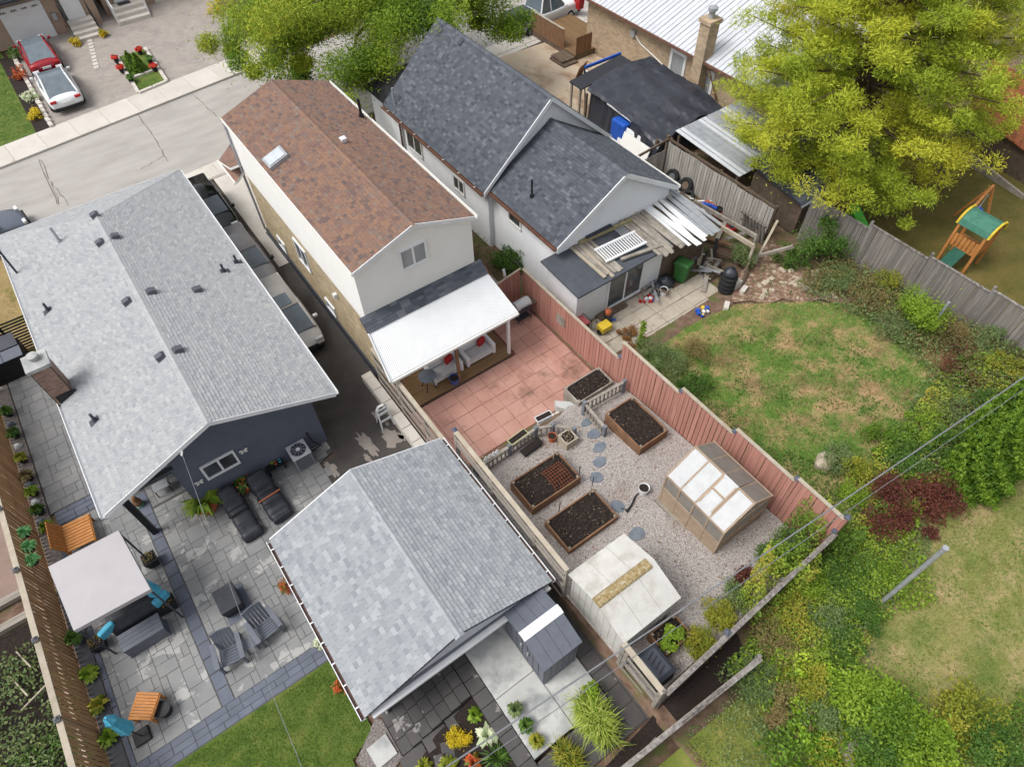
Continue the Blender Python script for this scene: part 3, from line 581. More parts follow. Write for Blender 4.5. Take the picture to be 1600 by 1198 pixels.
for x in np.arange(2.1, 4.4, .52): piece('path_stone', me, lp, (x, 1.8, SZt-.09), (0, 0, random.uniform(-.02, .02)), (.5, .5, .05))
# grey resin shed with a white ridge strip
s = thing('resin_shed', 'dark grey resin garden shed with a white ridge strip on its roof', 'shed', (3.75, 4.45, SZt)); sx0, sx1, sy0, sy1 = 3.2, 4.3, 3.5, 5.3
b = MB(); b.box(sx0, sx1, sy0, sy1, SZt, 2.55); b.prism([(sx0, sy0), (sx1, sy0), (sx1, sy1), (sx0, sy1)], 2.55, 2.56); b.build('body', RESIN, s)
ym = (sy0+sy1)/2
for side in (-1, 1):
    for i in range(4):
        xa = lerp(sx0-.08, sx1+.08, i/4); xb = lerp(sx0-.08, sx1+.08, (i+1)/4); ya = (sy0-.06 if side < 0 else sy1+.06)
        MB().hexa([(xa+.004, ya, 2.56), (xb-.004, ya, 2.56), (xb-.004, ym, 2.86), (xa+.004, ym, 2.86), (xa+.004, ya, 2.6), (xb-.004, ya, 2.6), (xb-.004, ym, 2.9), (xa+.004, ym, 2.9)]).build('roof_panel', RESIN, s)
b = MB()
for sd_ in (-1, 1): b.hexa([(sx0-.09, ym, 2.905), (sx1+.09, ym, 2.905), (sx1+.09, ym+sd_*.14, 2.86), (sx0-.09, ym+sd_*.14, 2.86), (sx0-.09, ym, 2.93), (sx1+.09, ym, 2.93), (sx1+.09, ym+sd_*.14, 2.885), (sx0-.09, ym+sd_*.14, 2.885)])
b.build('ridge_strip', WHITE, s)
for sgx in (sx0-.012, sx1+.0):
    MB().face([(sgx, sy0, 2.55), (sgx, sy1, 2.55), (sgx, ym, 2.86)]).build('gable', RESIN, s)
for i in range(8):
    y = lerp(sy0+.05, sy1-.05, i/7); MB().box(sx0-.018, sx0, y-.03, y+.03, SZt+.05, 2.5).build('rib', RESIN, s)
for i in range(6):
    x = lerp(sx0+.05, sx1-.05, i/5); MB().box(x-.03, x+.03, sy0-.018, sy0, SZt+.05, 2.5).build('rib', RESIN, s)
for y in (4.2, 4.5): MB().box(sx0-.05, sx0-.018, y-.03, y+.03, 1.7, 1.95).build('handle', STEEL, s)
# ================================================================ fences
def fence_boards(root, x, y0, y1, zb, zt, bw, gap, th, m, axis='y', name='board'):
    me = unit_mesh(name, m); k = int(abs(y1-y0)/(bw+gap))
    for i in range(k):
        c = min(y0, y1)+(i+.5)*abs(y1-y0)/k; b = zb(c) if callable(zb) else zb; t = zt(c) if callable(zt) else zt
        loc = (x, c, b) if axis == 'y' else (c, x, b); scl = (th, bw, t-b+random.uniform(-.012, .012)) if axis == 'y' else (bw, th, t-b+random.uniform(-.012, .012))
        piece(name, me, root, loc, (random.uniform(-.008, .008), 0, random.uniform(-.01, .01)), scl)
def post(root, x, y, zb, zt, s, m, cap=None, name='post'):
    o = MB().box(x-s/2, x+s/2, y-s/2, y+s/2, zb, zt).build(name, m, root)
    if cap:
        k = s/2+.025; MB().box(x-k, x+k, y-k, y+k, zt+.001, zt+.05).loft([[(x-k*.8, y-k*.8, zt+.05), (x+k*.8, y-k*.8, zt+.05), (x+k*.8, y+k*.8, zt+.05), (x-k*.8, y+k*.8, zt+.05)], [(x-.02, y-.02, zt+.11), (x+.02, y-.02, zt+.11), (x+.02, y+.02, zt+.11), (x-.02, y+.02, zt+.11)]]).build('cap', cap, o)
    return o
CAPM = mat('post_cap_blue', [(82, 88, 106), (104, 110, 126)], rough=.5)
# salmon fence between the brown and white houses
fr = thing('salmon_fence', 'salmon painted board fence stepping up beside the gravel garden', 'fence', (11.83, 9, .3))
secs = [(16.2, 10.35, 2.05, .3), (10.35, 7.55, 3.0, None), (7.55, 5.35, 3.32, None), (5.35, 3.1, 3.62, None), (3.1, 1.5, 3.82, None)]
for ya, yb, zt, zb in secs:
    bz = (lambda y: .3) if zb else (lambda y: G(11.7, y)-.02)
    fence_boards(fr, 11.83, yb+.05, ya-.05, bz, zt, .15, .012, .022, REDW)
    MB().box(11.775, 11.885, yb+.03, ya-.03, zt+.012, zt+.05).build('top_rail', NEWW, fr)
    post(fr, 11.86, yb, bz(yb), zt+.12, .1, REDW, CAPM)
    MB().bar((11.87, ya-.06, zt-.25), (11.87, yb+.06, zt-.25), .05, .09).build('rail', REDW, fr)
MB().box(11.8, 11.815, 13.4, 13.9, 1.0, 1.5).build('mended_panel', OLDW, fr)
# cross piece of salmon fence at the house end
fe = thing('salmon_side_fence', 'short return of salmon boards behind the steel barbecue', 'fence', (10.9, 16.25, .3))
fence_boards(fe, 16.25, 10.05, 11.75, .3, lambda x: lerp(1.75, 2.05, (x-10)/1.8), .15, .012, .022, REDW, 'x')
MB().bar((10.02, 16.25, 1.77), (11.78, 16.25, 2.07), .07, .04).build('top_rail', NEWW, fe); post(fe, 10.0, 16.25, .3, 1.95, .1, OLDW)
# horizontal board fence on the driveway side
fb = thing('driveway_fence', 'weathered fence of wide horizontal boards along the driveway ledge', 'fence', (4.86, 13.2, .42)); me = unit_mesh('board', OLDW)
for i in range(6):
    z = .55+i*.29
    for ya, yb in ((15.85, 14.1), (14.1, 12.3), (12.3, 10.55)): piece('board', me, fb, (4.82+.035*(i % 2), (ya+yb)/2, z), (0, random.uniform(-.03, .03), 0), (.028, ya-yb-.01, .13))
for y in (15.85, 14.1, 12.3, 10.55): post(fb, 4.88, y, .36, 2.3, .1, OLDW)
MB().box(4.8, 4.94, 10.5, 15.9, 2.3, 2.335).build('top_rail', NEWW, fb)
# higher board fence between garage and gravel garden
fg = thing('garden_side_fence', 'weathered board fence with a flat top rail between the garage and raised beds', 'fence', (5.02, 8, .9))
for i in range(5):
    z = 1.25+i*.42
    for ya, yb in ((10.5, 8.5), (8.5, 6.4), (6.4, 5.0)): piece('board', me, fg, (5.0+.035*(i % 2), (ya+yb)/2, z), (0, random.uniform(-.03, .03), 0), (.028, ya-yb-.01, .16))
for y in (10.5, 8.5, 6.4, 5.0): post(fg, 5.06, y, .6, 3.36, .1, OLDW, CAPM if y > 10 else None)
MB().box(4.97, 5.11, 4.95, 10.42, 3.36, 3.4).build('top_rail', NEWW, fg)
# rear piece of that fence beside the compost bin
fc = thing('compost_corner_fence', 'open slatted timber fence beside the black compost bin', 'fence', (5.02, 2, .9))
for i in range(4):
    z = 1.0+i*.52; piece('board', me, fc, (5.03, 1.95, z), (0, 0, 0), (.03, 1.35, .15))
for y in (2.63, 2.5, 1.3): post(fc, 5.06, y, .85, 3.12, .11, OLDW)
MB().box(4.98, 5.14, 1.25, 2.7, 3.12, 3.16).build('top_rail', NEWW, fc)
# rear boundary: two lines of old boards with a gap between
def rear_fence(name, lab, pts, ht, seed):
    f = thing(name, lab, 'fence', (*pts[0], G(*pts[0]))); rg = random.Random(seed)
    for (xa, ya), (xb, yb) in zip(pts, pts[1:]):
        a = math.atan2(yb-ya, xb-xa); L = math.hypot(xb-xa, yb-ya); k = int(L/.16); za = max(G(xa, ya), SZt-.1)
        m_ = unit_mesh('board', GREYW)
        for i in range(k):
            t = (i+.5)/k; x, y = lerp(xa, xb, t), lerp(ya, yb, t); g = G(x, y)-.05; piece('board', m_, f, (x, y, g), (rg.uniform(-.02, .02), rg.uniform(-.01, .01), a), (.145, .022, ht+rg.uniform(-.03, .02)))
        for i in range(max(2, int(L/2.2))+1):
            t = i/max(2, int(L/2.2)); x, y = lerp(xa, xb, t), lerp(ya, yb, t); post(f, x, y+.07, G(x, y)-.05, G(x, y)+ht+.08, .1, GREYW, CAPM if i % 2 and name == 'rear_fence' else None)
        for hz in (.35, ht-.1): MB().bar((xa, ya+.05, G(xa, ya)+hz), (xb, yb+.05, G(xb, yb)+hz), .06, .09).build('rail', OLDW, f)
        MB().bar((xa, ya, G(xa, ya)+ht+.03), (xb, yb, G(xb, yb)+ht+.03), .12, .035).build('top_rail', GREYW, f)
rear_fence('rear_fence', 'grey weathered board fence across the end of the gravel garden', [(5.1, 1.2), (11.8, 1.45)], 1.35, 1)
rear_fence('back_lane_fence', 'long grey board fence behind the compost corner, nearest the worn lawn', [(1.2, .75), (7.6, .42)], 1.25, 2)
# cedar fence along the left boundary
fl = thing('cedar_fence', 'tall brown cedar board fence with a pale top rail beside the terrace', 'fence', (-7.45, 14, 0))
fence_boards(fl, -7.43, 7.6, 24.8, .03, 1.9, .105, .05, .02, CEDAR)
for y in np.arange(7.5, 25, 2.45):
    post(fl, -7.5, float(y), 0, 2.0, .1, NEWW, mat('post_cap_slate', [(92, 94, 98), (112, 114, 118)], rough=.5)); MB().box(-7.58, -7.42, float(y)+.06, float(y)+2.39, 1.9, 1.94).build('top_rail', NEWW, fl)
    MB().box(-7.54, -7.46, float(y)+.06, float(y)+2.39, 1.0, 1.09).build('rail', NEWW, fl)
# grey stepped fence on the far side of the white house garden
fx = 23.72
fy = thing('grey_stepped_fence', 'long weathered grey fence of close vertical boards in steps', 'fence', (fx, 6, 1.2))
for ya, yb, zt in ((11.7, 9.05, 2.85), (9.05, 6.5, 3.08), (6.5, 4.1, 3.22), (4.1, 1.6, 3.36), (1.6, -1.2, 3.5)):
    fence_boards(fy, fx, yb+.02, ya-.02, lambda y: G(fx, y)-.03, zt, .15, .006, .022, GREYW)
    MB().box(fx-.04, fx+.06, yb+.03, ya-.03, zt+.014, zt+.05).build('top_rail', GREYW, fy); post(fy, fx+.06, ya, G(fx, ya), zt+.16, .1, GREYW)
# old fence between white house and its neighbour
fo = thing('leaning_grey_fence', 'old flaking grey fence with the four loose tyres in front', 'fence', (22.4, 16.5, .5))
FLAK = mat('flaking_fence_wood', [(112, 104, 98), (176, 171, 164), (214, 210, 204)], s=12, rough=.95, var=.3, st=(1, 1, .2))
fence_boards(fo, 22.56, 12.6, 19.0, .42, lambda y: 2.15+.02*math.sin(y*3), .14, .02, .02, FLAK)
for y in (19, 17.4, 15.8, 14.2, 12.6): post(fo, 22.68, y, .4, 2.3, .12, DARKW)
for z in (2.2, 1.2): MB().box(22.58, 22.64, 12.6, 19.0, z, z+.1).build('rail', DARKW, fo)
fo2 = thing('plank_gate', 'short grey plank gate between the white house and its neighbour', 'gate', (21.5, 19.1, .4))
fence_boards(fo2, 19.02, 20.2, 22.5, .42, 1.75, .14, .02, .02, FLAK, 'x'); MB().bar((20.1, 19.06, 2.05), (22.7, 19.06, 2.25), .08, .1).build('rail', DARKW, fo2); post(fo2, 20.15, 19.1, .4, 2.0, .12, DARKW); post(fo2, 22.6, 19.12, .4, 2.4, .12, DARKW)
# black slat screen at the side yard
fs = thing('slat_screen', 'black open slat screen across the side yard behind the bins', 'fence', (-6, 26.1, 0)); me = unit_mesh('slat', BLACK)
for i in range(12): piece('slat', me, fs, (-6.1, 26.1, .12+i*.14), (0, 0, 0), (3.6, .03, .06))
for x in (-7.9, -6.1, -4.35): post(fs, x, 26.14, 0, 1.85, .08, BLACK)
# driveway ledge
lg = struct(MB().prism([(4.4, 10.6), (4.8, 10.6), (4.8, 16.6), (4.4, 16.6)], 0, .36).build('driveway_ledge', WALK)); me = unit_mesh('slab', WALK, .01)
for y in np.arange(10.95, 16.5, .72): piece('slab', me, lg, (4.6, float(y), .362), (0, random.uniform(-.02, .02), 0), (.38, .7, .06))
# ================================================================ brown-roofed house
BE, BR = 6.0, 6.8; bx0, bx1, by0, by1, bxr = 4.88, 9.55, 15.8, 27.0, 7.24
H3 = thing('brown_roof_house', 'two storey white and yellow brick house with a mottled brown shingle roof', 'house', (7.2, 21, 0))
roof(H3, [((bx0, by1, BE), (bx0, by0, BE), (bxr, by0, BR), (bxr, by1, BR)), ((bx1, by0, BE), (bx1, by1, BE), (bxr, by1, BR), (bxr, by0, BR))], OFFW, SHB, .125, (.1, .26), .02)
caps(H3, (bxr, by1, BR), (bxr, by0, BR), SHB, .3, .18)
b = MB(); b.box(4.95, 9.45, 15.9, 26.9, 3.55, 5.93); b.hexa([(4.95, 15.9, 5.93), (9.45, 15.9, 5.93), (9.45, 26.9, 5.93), (4.95, 26.9, 5.93), (bxr-.05, 15.9, 6.7), (bxr+.05, 15.9, 6.7), (bxr+.05, 26.9, 6.7), (bxr-.05, 26.9, 6.7)]); b.build('upper_wall', OFFW, H3)
MB().box(4.99, 9.4, 15.94, 26.85, .0, 3.55).build('brick_wall', BRICK, H3); MB().box(4.93, 4.989, 15.95, 27, 0, .45).build('parging', DGREY, H3); MB().box(4.97, 4.989, 15.95, 26.8, 3.4, 3.55).build('trim', OFFW, H3)
for xe in (bx0, bx1): MB().hexa([(xe, by0-.03, BE-.14), (bxr, by0-.03, BR-.14), (bxr, by0, BR-.14), (xe, by0, BE-.14), (xe, by0-.03, BE+.012), (bxr, by0-.03, BR+.012), (bxr, by0, BR+.012), (xe, by0, BE+.012)]).build('fascia', WHITE, H3)
gutter(H3, (bx1, by0, BE), (bx1, by1, BE), OFFW, 0, (1, 0, 0)); MB().box(bx0-.03, bx0, by0, by1, BE-.14, BE+.01).build('fascia', OFFW, H3)
window(H3, (7.1, 15.89, 5.53), X, -Y, .9, .72, 2, WHITE, CURT)
window(H3, (4.985, 21.8, 2.45), Y, -X, 1.0, 1.0, 2, WHITE, GLASS); window(H3, (4.985, 24.8, .95), Y, -X, .7, .4, 1, WHITE, GLASS); window(H3, (4.985, 20.0, .95), Y, -X, .7, .4, 1, WHITE, GLASS)
MB().box(4.85, 4.985, 18.6, 18.75, 2.6, 2.8).build('wall_lamp', WHITE, H3)
MB().tube([(4.9, 26.95, 5.9), (4.88, 26.95, 3.6), (4.9, 26.9, .5)], .05).build('downspout', STEEL, H3)
# porch roof at the street end
roof(H3, [((4.45, 28.9, 3.2), (4.45, 26.9, 3.2), (5.2, 26.9, 3.75), (5.2, 28.9, 3.75)), ((9.9, 28.9, 3.1), (4.45, 28.9, 3.2), (4.45, 26.95, 3.9), (9.9, 26.95, 3.9))], OFFW, SHB, .14, (.12, .34), .014, 'porch_roof')
MB().bar((4.42, 26.9, 3.15), (4.42, 28.95, 3.15), .06, .12).build('porch_fascia', OFFW, H3)
bsl = math.atan2(BR-BE, bxr-bx0); zb_ = lambda x: BR-abs(x-bxr)*(BR-BE)/(bxr-bx0)
p = on_roof(433, 250, 6.4, zb_); n_ = Vector((-math.sin(bsl), 0, math.cos(bsl))); d_ = Vector((-math.cos(bsl), 0, -math.sin(bsl)))
q = lambda u, v, h: p+d_*u+Y*v+n_*h
skl = MB().hexa([q(u, v, h) for h in (0, .17) for u, v in ((-.42, -.36), (.42, -.36), (.42, .36), (-.42, .36))]).build('skylight', STEEL, H3); MB().hexa([q(u, v, h) for h in (.172, .2) for u, v in ((-.34, -.29), (.34, -.29), (.34, .29), (-.34, .29))]).build('pane', mat('skylight_glass', [(190, 198, 204), (214, 220, 224)], rough=.1, spec=.7), skl)
p = on_roof(537, 222, 6.6, zb_); MB().box(p.x-.08, p.x+.08, p.y-.08, p.y+.08, p.z, p.z+.14).box(p.x-.11, p.x+.11, p.y-.11, p.y+.11, p.z+.14, p.z+.17).build('roof_cap', WHITE, H3)
p = on_roof(565, 183, 6.1, zb_); MB().tube([p, p+Z*.75], .06).tube([p, p+Z*.12], .11).build('vent_pipe', BLACK, H3)
# lean-to: shingle strip, then white corrugated patio cover
roof(H3, [((4.75, 15.4, 3.62), (9.7, 15.4, 3.62), (9.7, 15.9, 3.95), (4.75, 15.9, 3.95))], DGREY, SHD, .12, (.2, .4), .012, 'lean_to_strip')
pc = thing('patio_cover', 'white corrugated patio cover over the rear deck on wooden posts', 'patio cover', (7.2, 14.6, .45)); b = MB(); nx = 420
zt = lambda y: lerp(2.62, 3.6, (y-13.95)/1.5); xa = lambda s: lerp(4.72, 9.92, s)
for j, (ya, yb) in enumerate(((13.95, 15.42),)):
    for i in range(nx):
        s0, s1 = i/nx, (i+1)/nx; h0, h1 = .006*math.sin(i*1.2), .006*math.sin((i+1)*1.2); x0_, x1_ = lerp(4.6, 9.98, s0), lerp(4.6, 9.98, s1); u0_, u1_ = lerp(4.78, 9.7, s0), lerp(4.78, 9.7, s1)
        b.face([(x0_, ya, zt(ya)+h0), (x1_, ya, zt(ya)+h1), (u1_, yb, zt(yb)+h1), (u0_, yb, zt(yb)+h0)]); b.face([(x0_, ya, zt(ya)+h0-.02), (u0_, yb, zt(yb)+h0-.02), (u1_, yb, zt(yb)+h1-.02), (x1_, ya, zt(ya)+h1-.02)])
b.build('corrugated_sheet', POLYW, pc, smooth=True)
MB().box(4.6, 9.98, 13.88, 13.94, 2.5, 2.6).build('front_gutter', OFFW, pc); MB().bar((4.58, 13.92, 2.6), (4.76, 15.44, 3.58), .04, .12).build('side_flashing', WHITE, pc)
for x in (5.0, 7.3, 9.6): MB().box(x-.05, x+.05, 14.02, 14.12, .45, 2.55).build('post', STAIN if x < 9 else WHITE, pc)
for x in np.arange(5.0, 9.8, .8): MB().bar((float(x), 14.0, 2.56), (float(x), 15.8, 3.6), .05, .1).build('rafter', STAIN, pc)
# deck
dk = struct(MB().prism([(5.0, 13.98), (9.7, 13.98), (9.7, 15.9), (5.0, 15.9)], .05, .4).build('deck', DARKW)); me = unit_mesh('deck_board', DECK)
for y in np.arange(14.05, 15.9, .142): piece('deck_board', me, dk, (7.35, float(y), .405), (0, 0, 0), (4.7, .132, .035))
# patio of red concrete tiles
tp = struct(MB().prism([(4.95, 10.35), (8.8, 10.5), (11.8, 11.1), (11.8, 16.2), (9.72, 16.2), (9.72, 13.96), (4.95, 13.96)], .0, .27).build('tiled_patio', JOINT)); me = unit_mesh('tile', TILE, .008)
for i in range(11):
    for j in range(10):
        x = 5.28+i*.612; y = 13.65-j*.612 if j < 6 else 13.65+(j-5)*.612
        if x > 11.7 or (y > 13.9 and x < 9.95) or y < pw(x, [(5, 10.55), (8.8, 10.7), (11.7, 11.3)]): continue
        piece('tile', me, tp, (x+random.uniform(-.004, .004), y+random.uniform(-.004, .004), .255), (random.uniform(-.006, .006), random.uniform(-.006, .006), random.uniform(-.01, .01)), (.603, .603, .045))
# ---- furniture on deck
CUSH = mat('grey_cushion', [(196, 196, 196), (214, 213, 212)], rough=.95)
for nm, x, w_, lab in (('sofa', 8.55, 1.2, 'white outdoor sofa with a red cushion under the patio cover, farther end'), ('sofa', 7.05, 1.2, 'white outdoor sofa beside the round table under the patio cover')):
    t = thing(nm, lab, 'sofa', (x, 14.75, .44)); y = 14.75
    MB().box(x-w_/2, x+w_/2, y-.32, y+.38, .5, .66).build('seat_base', WHITE, t, bevel=.02); MB().box(x-w_/2, x+w_/2, y+.22, y+.4, .66, 1.15).build('backrest', WHITE, t, bevel=.03)
    for s_ in (-1, 1): MB().box(x+s_*(w_/2)-.07, x+s_*(w_/2)+.07, y-.36, y+.4, .44, .98).build('armrest', WHITE, t, bevel=.04)
    MB().box(x-w_/2+.08, x+w_/2-.08, y-.34, y+.2, .66, .78).build('seat_cushion', CUSH, t, bevel=.04)
    MB().obox((x+.28, y+.1), .3, .36, .14, .78, 1.1).build('red_cushion', RED, t, bevel=.04)
t = thing('round_table', 'small round grey table on dark legs at the deck end', 'table', (6.2, 14.5, .44)); MB().lathe([(.0, 0), (.32, 0), (.34, .02), (.32, .04), (0, .04)], (6.2, 14.5, 1.1), 20).build('table_top', STONE, t)
for k in range(4): a = math.pi/4+k*math.pi/2; MB().tube([(6.2+.28*math.cos(a), 14.5+.28*math.sin(a), .44), (6.2+.08*math.cos(a), 14.5+.08*math.sin(a), 1.1)], .018, 6).build('leg', BLACK, t)
# barbecue
t = thing('barbecue', 'stainless steel barbecue with closed lid and side shelf on red tiles', 'barbecue', (11.25, 15.4, .3)); bx_, by_ = 11.2, 15.4
for sx_ in (-.32, .32):
    for sy_ in (-.2, .2): MB().tube([(bx_+sx_, by_+sy_, .3), (bx_+sx_, by_+sy_, .95)], .022, 6).build('leg', DGREY, t)
MB().box(bx_-.36, bx_+.36, by_-.24, by_+.24, .85, 1.08).build('firebox', DGREY, t)
b = MB(); rings = []
for k in range(7): a = math.pi*k/6; rings.append([(bx_-.34, by_-.24*math.cos(a), 1.081+.22*math.sin(a)), (bx_+.34, by_-.24*math.cos(a), 1.081+.22*math.sin(a))])
b.loft(rings, False, closed=False); b.face([r[0] for r in rings]); b.face([r[1] for r in rings][::-1]); b.build('lid', mat('lid_steel', [(188, 190, 192), (206, 208, 209)], rough=.45), t)
MB().box(bx_-.24, bx_+.24, by_-.31, by_-.28, 1.14, 1.17).build('lid_handle', BLACK, t)
for s_ in (-1, 1): MB().box(bx_+s_*.37, bx_+s_*.68, by_-.2, by_+.2, .98, 1.02).build('side_shelf', STEEL if s_ < 0 else DARKW, t)
MB().box(bx_-.3, bx_+.3, by_-.2, by_+.2, .42, .45).build('bottom_shelf', DGREY, t)
# A-frame sandwich board in the driveway
t = thing('a_frame_stand', 'white folding A-frame stand beside the driveway ledge', 'stand', (4.2, 14.3, 0))
for s_ in (-1, 1):
    b = MB(); w_ = .24
    b.tube([(4.15-w_+.0, 14.35+s_*.22, .01), (4.15-w_*.8, 14.35+s_*.03, .95), (4.15-.1, 14.35+s_*.02, 1.1), (4.15+.1, 14.35+s_*.02, 1.1), (4.15+w_*.8, 14.35+s_*.03, .95), (4.15+w_, 14.35+s_*.22, .01)], .03, 6); b.bar((4.15-.25, 14.35+s_*.15, .4), (4.15+.25, 14.35+s_*.15, .4), .03, .1); b.bar((4.15-.22, 14.35+s_*.08, .75), (4.15+.22, 14.35+s_*.08, .75), .03, .1); b.build('frame', WHITE, t)
# ================================================================ gravel garden
patch('gravel_garden', [(5.1, 1.4), (11.78, 1.6), (11.78, 11.0), (9.95, 10.6), (9.2, 10.35), (8.2, 10.3), (5.1, 10.25)], GRAV, .02, G, .35)
GP = scatter([(5.2, 1.5), (11.7, 1.7), (11.7, 10.4), (5.2, 10.0)], 420); GP = gz(GP, .028)
PEB = mat('pebble', [(108, 100, 96), (150, 140, 133), (186, 178, 172), (206, 200, 194)], tramp=1, rough=.9)
npmesh('gravel', leaf_quads(GP, .035, up=2, asp=.9), 4, RNG.uniform(0, 1, len(GP)), PEB, None, True)['label'] = 'loose grey pea gravel over the garden floor'; C.objects[-1]['category'] = 'gravel'
def raised_bed(lab, x0, x1, y0, y1, z0, h, grp='raised planting beds', m=STAIN, name='raised_bed', planks=3):
    t = thing(name, lab, 'raised bed', ((x0+x1)/2, (y0+y1)/2, z0), 0, grp); ph = h/planks
    for k in range(planks):
        za, zb = z0+k*ph, z0+(k+1)*ph-.006
        for q_ in ((x0, x1, y0, y0+.045), (x0, x1, y1-.045, y1), (x0, x0+.045, y0+.047, y1-.047), (x1-.045, x1, y0+.047, y1-.047)): MB().box(*q_, za, zb).build('plank', m, t)
    for xx in (x0+.08, x1-.08):
        for yy in (y0+.08, y1-.08): MB().box(xx-.03, xx+.03, yy-.03, yy+.03, z0, z0+h+.02).build('corner_post', OLDW, t)
    g = MB(); k = 14; pts = [[(lerp(x0+.05, x1-.05, i/k), lerp(y0+.05, y1-.05, j/k), z0+h-.07+random.uniform(-.03, .035)) for i in range(k+1)] for j in range(k+1)]
    for j in range(k):
        for i in range(k): g.face([pts[j][i], pts[j][i+1], pts[j+1][i+1], pts[j+1][i]])
    g.build('soil', SOIL, t)
    P = np.column_stack([RNG.uniform(x0+.1, x1-.1, 70), RNG.uniform(y0+.1, y1-.1, 70), np.full(70, z0+h-.03)])
    stuff(npmesh('leaf_litter', leaf_quads(P, .05, up=2), 4, RNG.uniform(0, 1, 70), mat('pale_litter', [(120, 100, 80), (84, 68, 54), (176, 160, 136)], tramp=1), t)); return t
rb = [('stained timber raised bed with a rusty wire grid lying on its soil', 5.93, 7.87, 7.65, 8.85, 1.5), ('stained timber raised bed of bare soil beside the garage fence, closest to the vinyl shed', 5.98, 7.92, 5.9, 7.1, 1.5), ('tall stained timber raised bed close to the salmon fence', 10.1, 11.35, 7.28, 9.05, 1.55)]
for lab, a, c, d, e, top in rb:
    z0 = min(G(a, d), G(c, e))-.03; raised_bed(lab, a, c, d, e, z0, top+.1-z0)
raised_bed('low grey timber bed of soil in the patio corner by the salmon fence', 9.95, 11.6, 10.25, 11.1, .3, .75, m=OLDW)
zc = G(6.8, 2.1); raised_bed('small timber bed with one leafy plant next to the vinyl shed', 6.05, 7.0, 1.95, 2.65, zc-.02, .45)
# rusty grid
t = thing('wire_grid', 'rusty bent wire grid lying in a raised bed', 'wire grid', (7.35, 8.15, 1.55)); b = MB(); RW = mat('rust_wire', [(150, 84, 52), (120, 68, 46)], rough=.9)
for i in range(8):
    x = 6.95+i*.1; b.tube([(x, 7.75, 1.56), (x, 8.0, 1.66), (x, 8.3, 1.66), (x, 8.55, 1.56)], .009, 5); y = 7.76+i*.11; zz = 1.56+.1*math.sin(math.pi*(y-7.75)/.8); b.tube([(6.95, y, zz), (7.65, y, zz)], .009, 5)
b.build('rods', RW, t)
# stepping stones
ss = [(928, 678, .52, .4), (937, 699, .54, .36), (937, 722, .5, .4), (932, 746, .46, .42), (965, 791, .42, .48), (995, 835, .52, .44), (917, 660, .5, .32)]
for i, (px, py, a, c) in enumerate(ss):
    p = A(px, py, 1.1); g = G(p.x, p.y); p = A(px, py, g); rg = random.Random(i); k = 11
    P = [(p.x+a/2*math.cos(2*math.pi*j/k)*rg.uniform(.85, 1.12), p.y+c/2*math.sin(2*math.pi*j/k)*rg.uniform(.85, 1.12)) for j in range(k)]
    o = MB().prism(P, lambda x, y: G(x, y)-.02, lambda x, y: G(x, y)+.05).build('stepping_stone', STONE); tag(o, 'irregular blue-grey slate stepping stone set in the gravel', 'stepping stone', 'stepping stones across the gravel')
# low baluster rails
def low_rail(lab, pts, z0, h=.55, m=OLDW):
    t = thing('low_railing', lab, 'railing', (*pts[0], z0)); me_ = unit_mesh('baluster', m)
    for (xa, ya), (xb, yb) in zip(pts, pts[1:]):
        a = math.atan2(yb-ya, xb-xa); L = math.hypot(xb-xa, yb-ya)
        MB().bar((xa, ya, z0+h), (xb, yb, z0+h), .1, .04).build('top_rail', m, t); MB().bar((xa, ya, z0+.08), (xb, yb, z0+.08), .05, .06).build('bottom_rail', m, t)
        k = max(2, int(L/.16))
        for i in range(1, k): piece('baluster', me_, t, (lerp(xa, xb, i/k), lerp(ya, yb, i/k), z0+.1), (0, 0, a), (.05, .035, h-.12))
    for (xa, ya) in pts: MB().box(xa-.06, xa+.06, ya-.06, ya+.06, z0-.35, z0+h+.1).build('post', mat('blue_grey_post', [(110, 116, 124), (136, 140, 146)], rough=.8), t)
low_rail('low baluster railing at the patio edge with flower boxes hung on it', [(5.35, 10.0), (6.75, 10.05), (7.9, 10.1), (8.45, 9.85), (8.95, 9.3)], .86)
low_rail('low baluster railing bending round the tall raised bed', [(11.6, 9.75), (9.85, 9.85), (9.75, 8.65)], 1.0)
# stone steps from patio
st_ = struct(MB().prism([(8.35, 10.2), (9.85, 10.2), (9.9, 10.75), (8.6, 10.75)], .2, .44).build('stone_steps', WALK)); me = unit_mesh('step_stone', WALK, .02)
for i, (x, y, z, a, c) in enumerate(((8.85, 10.5, .44, .8, .5), (9.45, 10.42, .44, .5, .6), (9.05, 9.95, .62, .6, .45), (9.5, 9.65, .8, .5, .5), (9.2, 9.35, .86, .5, .4))): piece('step_stone', me, st_, (x, y, .25), (0, 0, .1*i), (a, c, z-.25+.06))
MB().prism([(9.45, 11.0), (9.9, 10.6), (9.95, 10.15), (9.75, 10.1), (9.35, 10.75)], .28, .78).build('retaining_stone', SLAB, st_)
struct(MB().prism([(5.1, 10.2), (8.3, 10.26), (8.3, 10.42), (5.1, 10.36)], .1, .9).build('retaining_timber', OLDW))
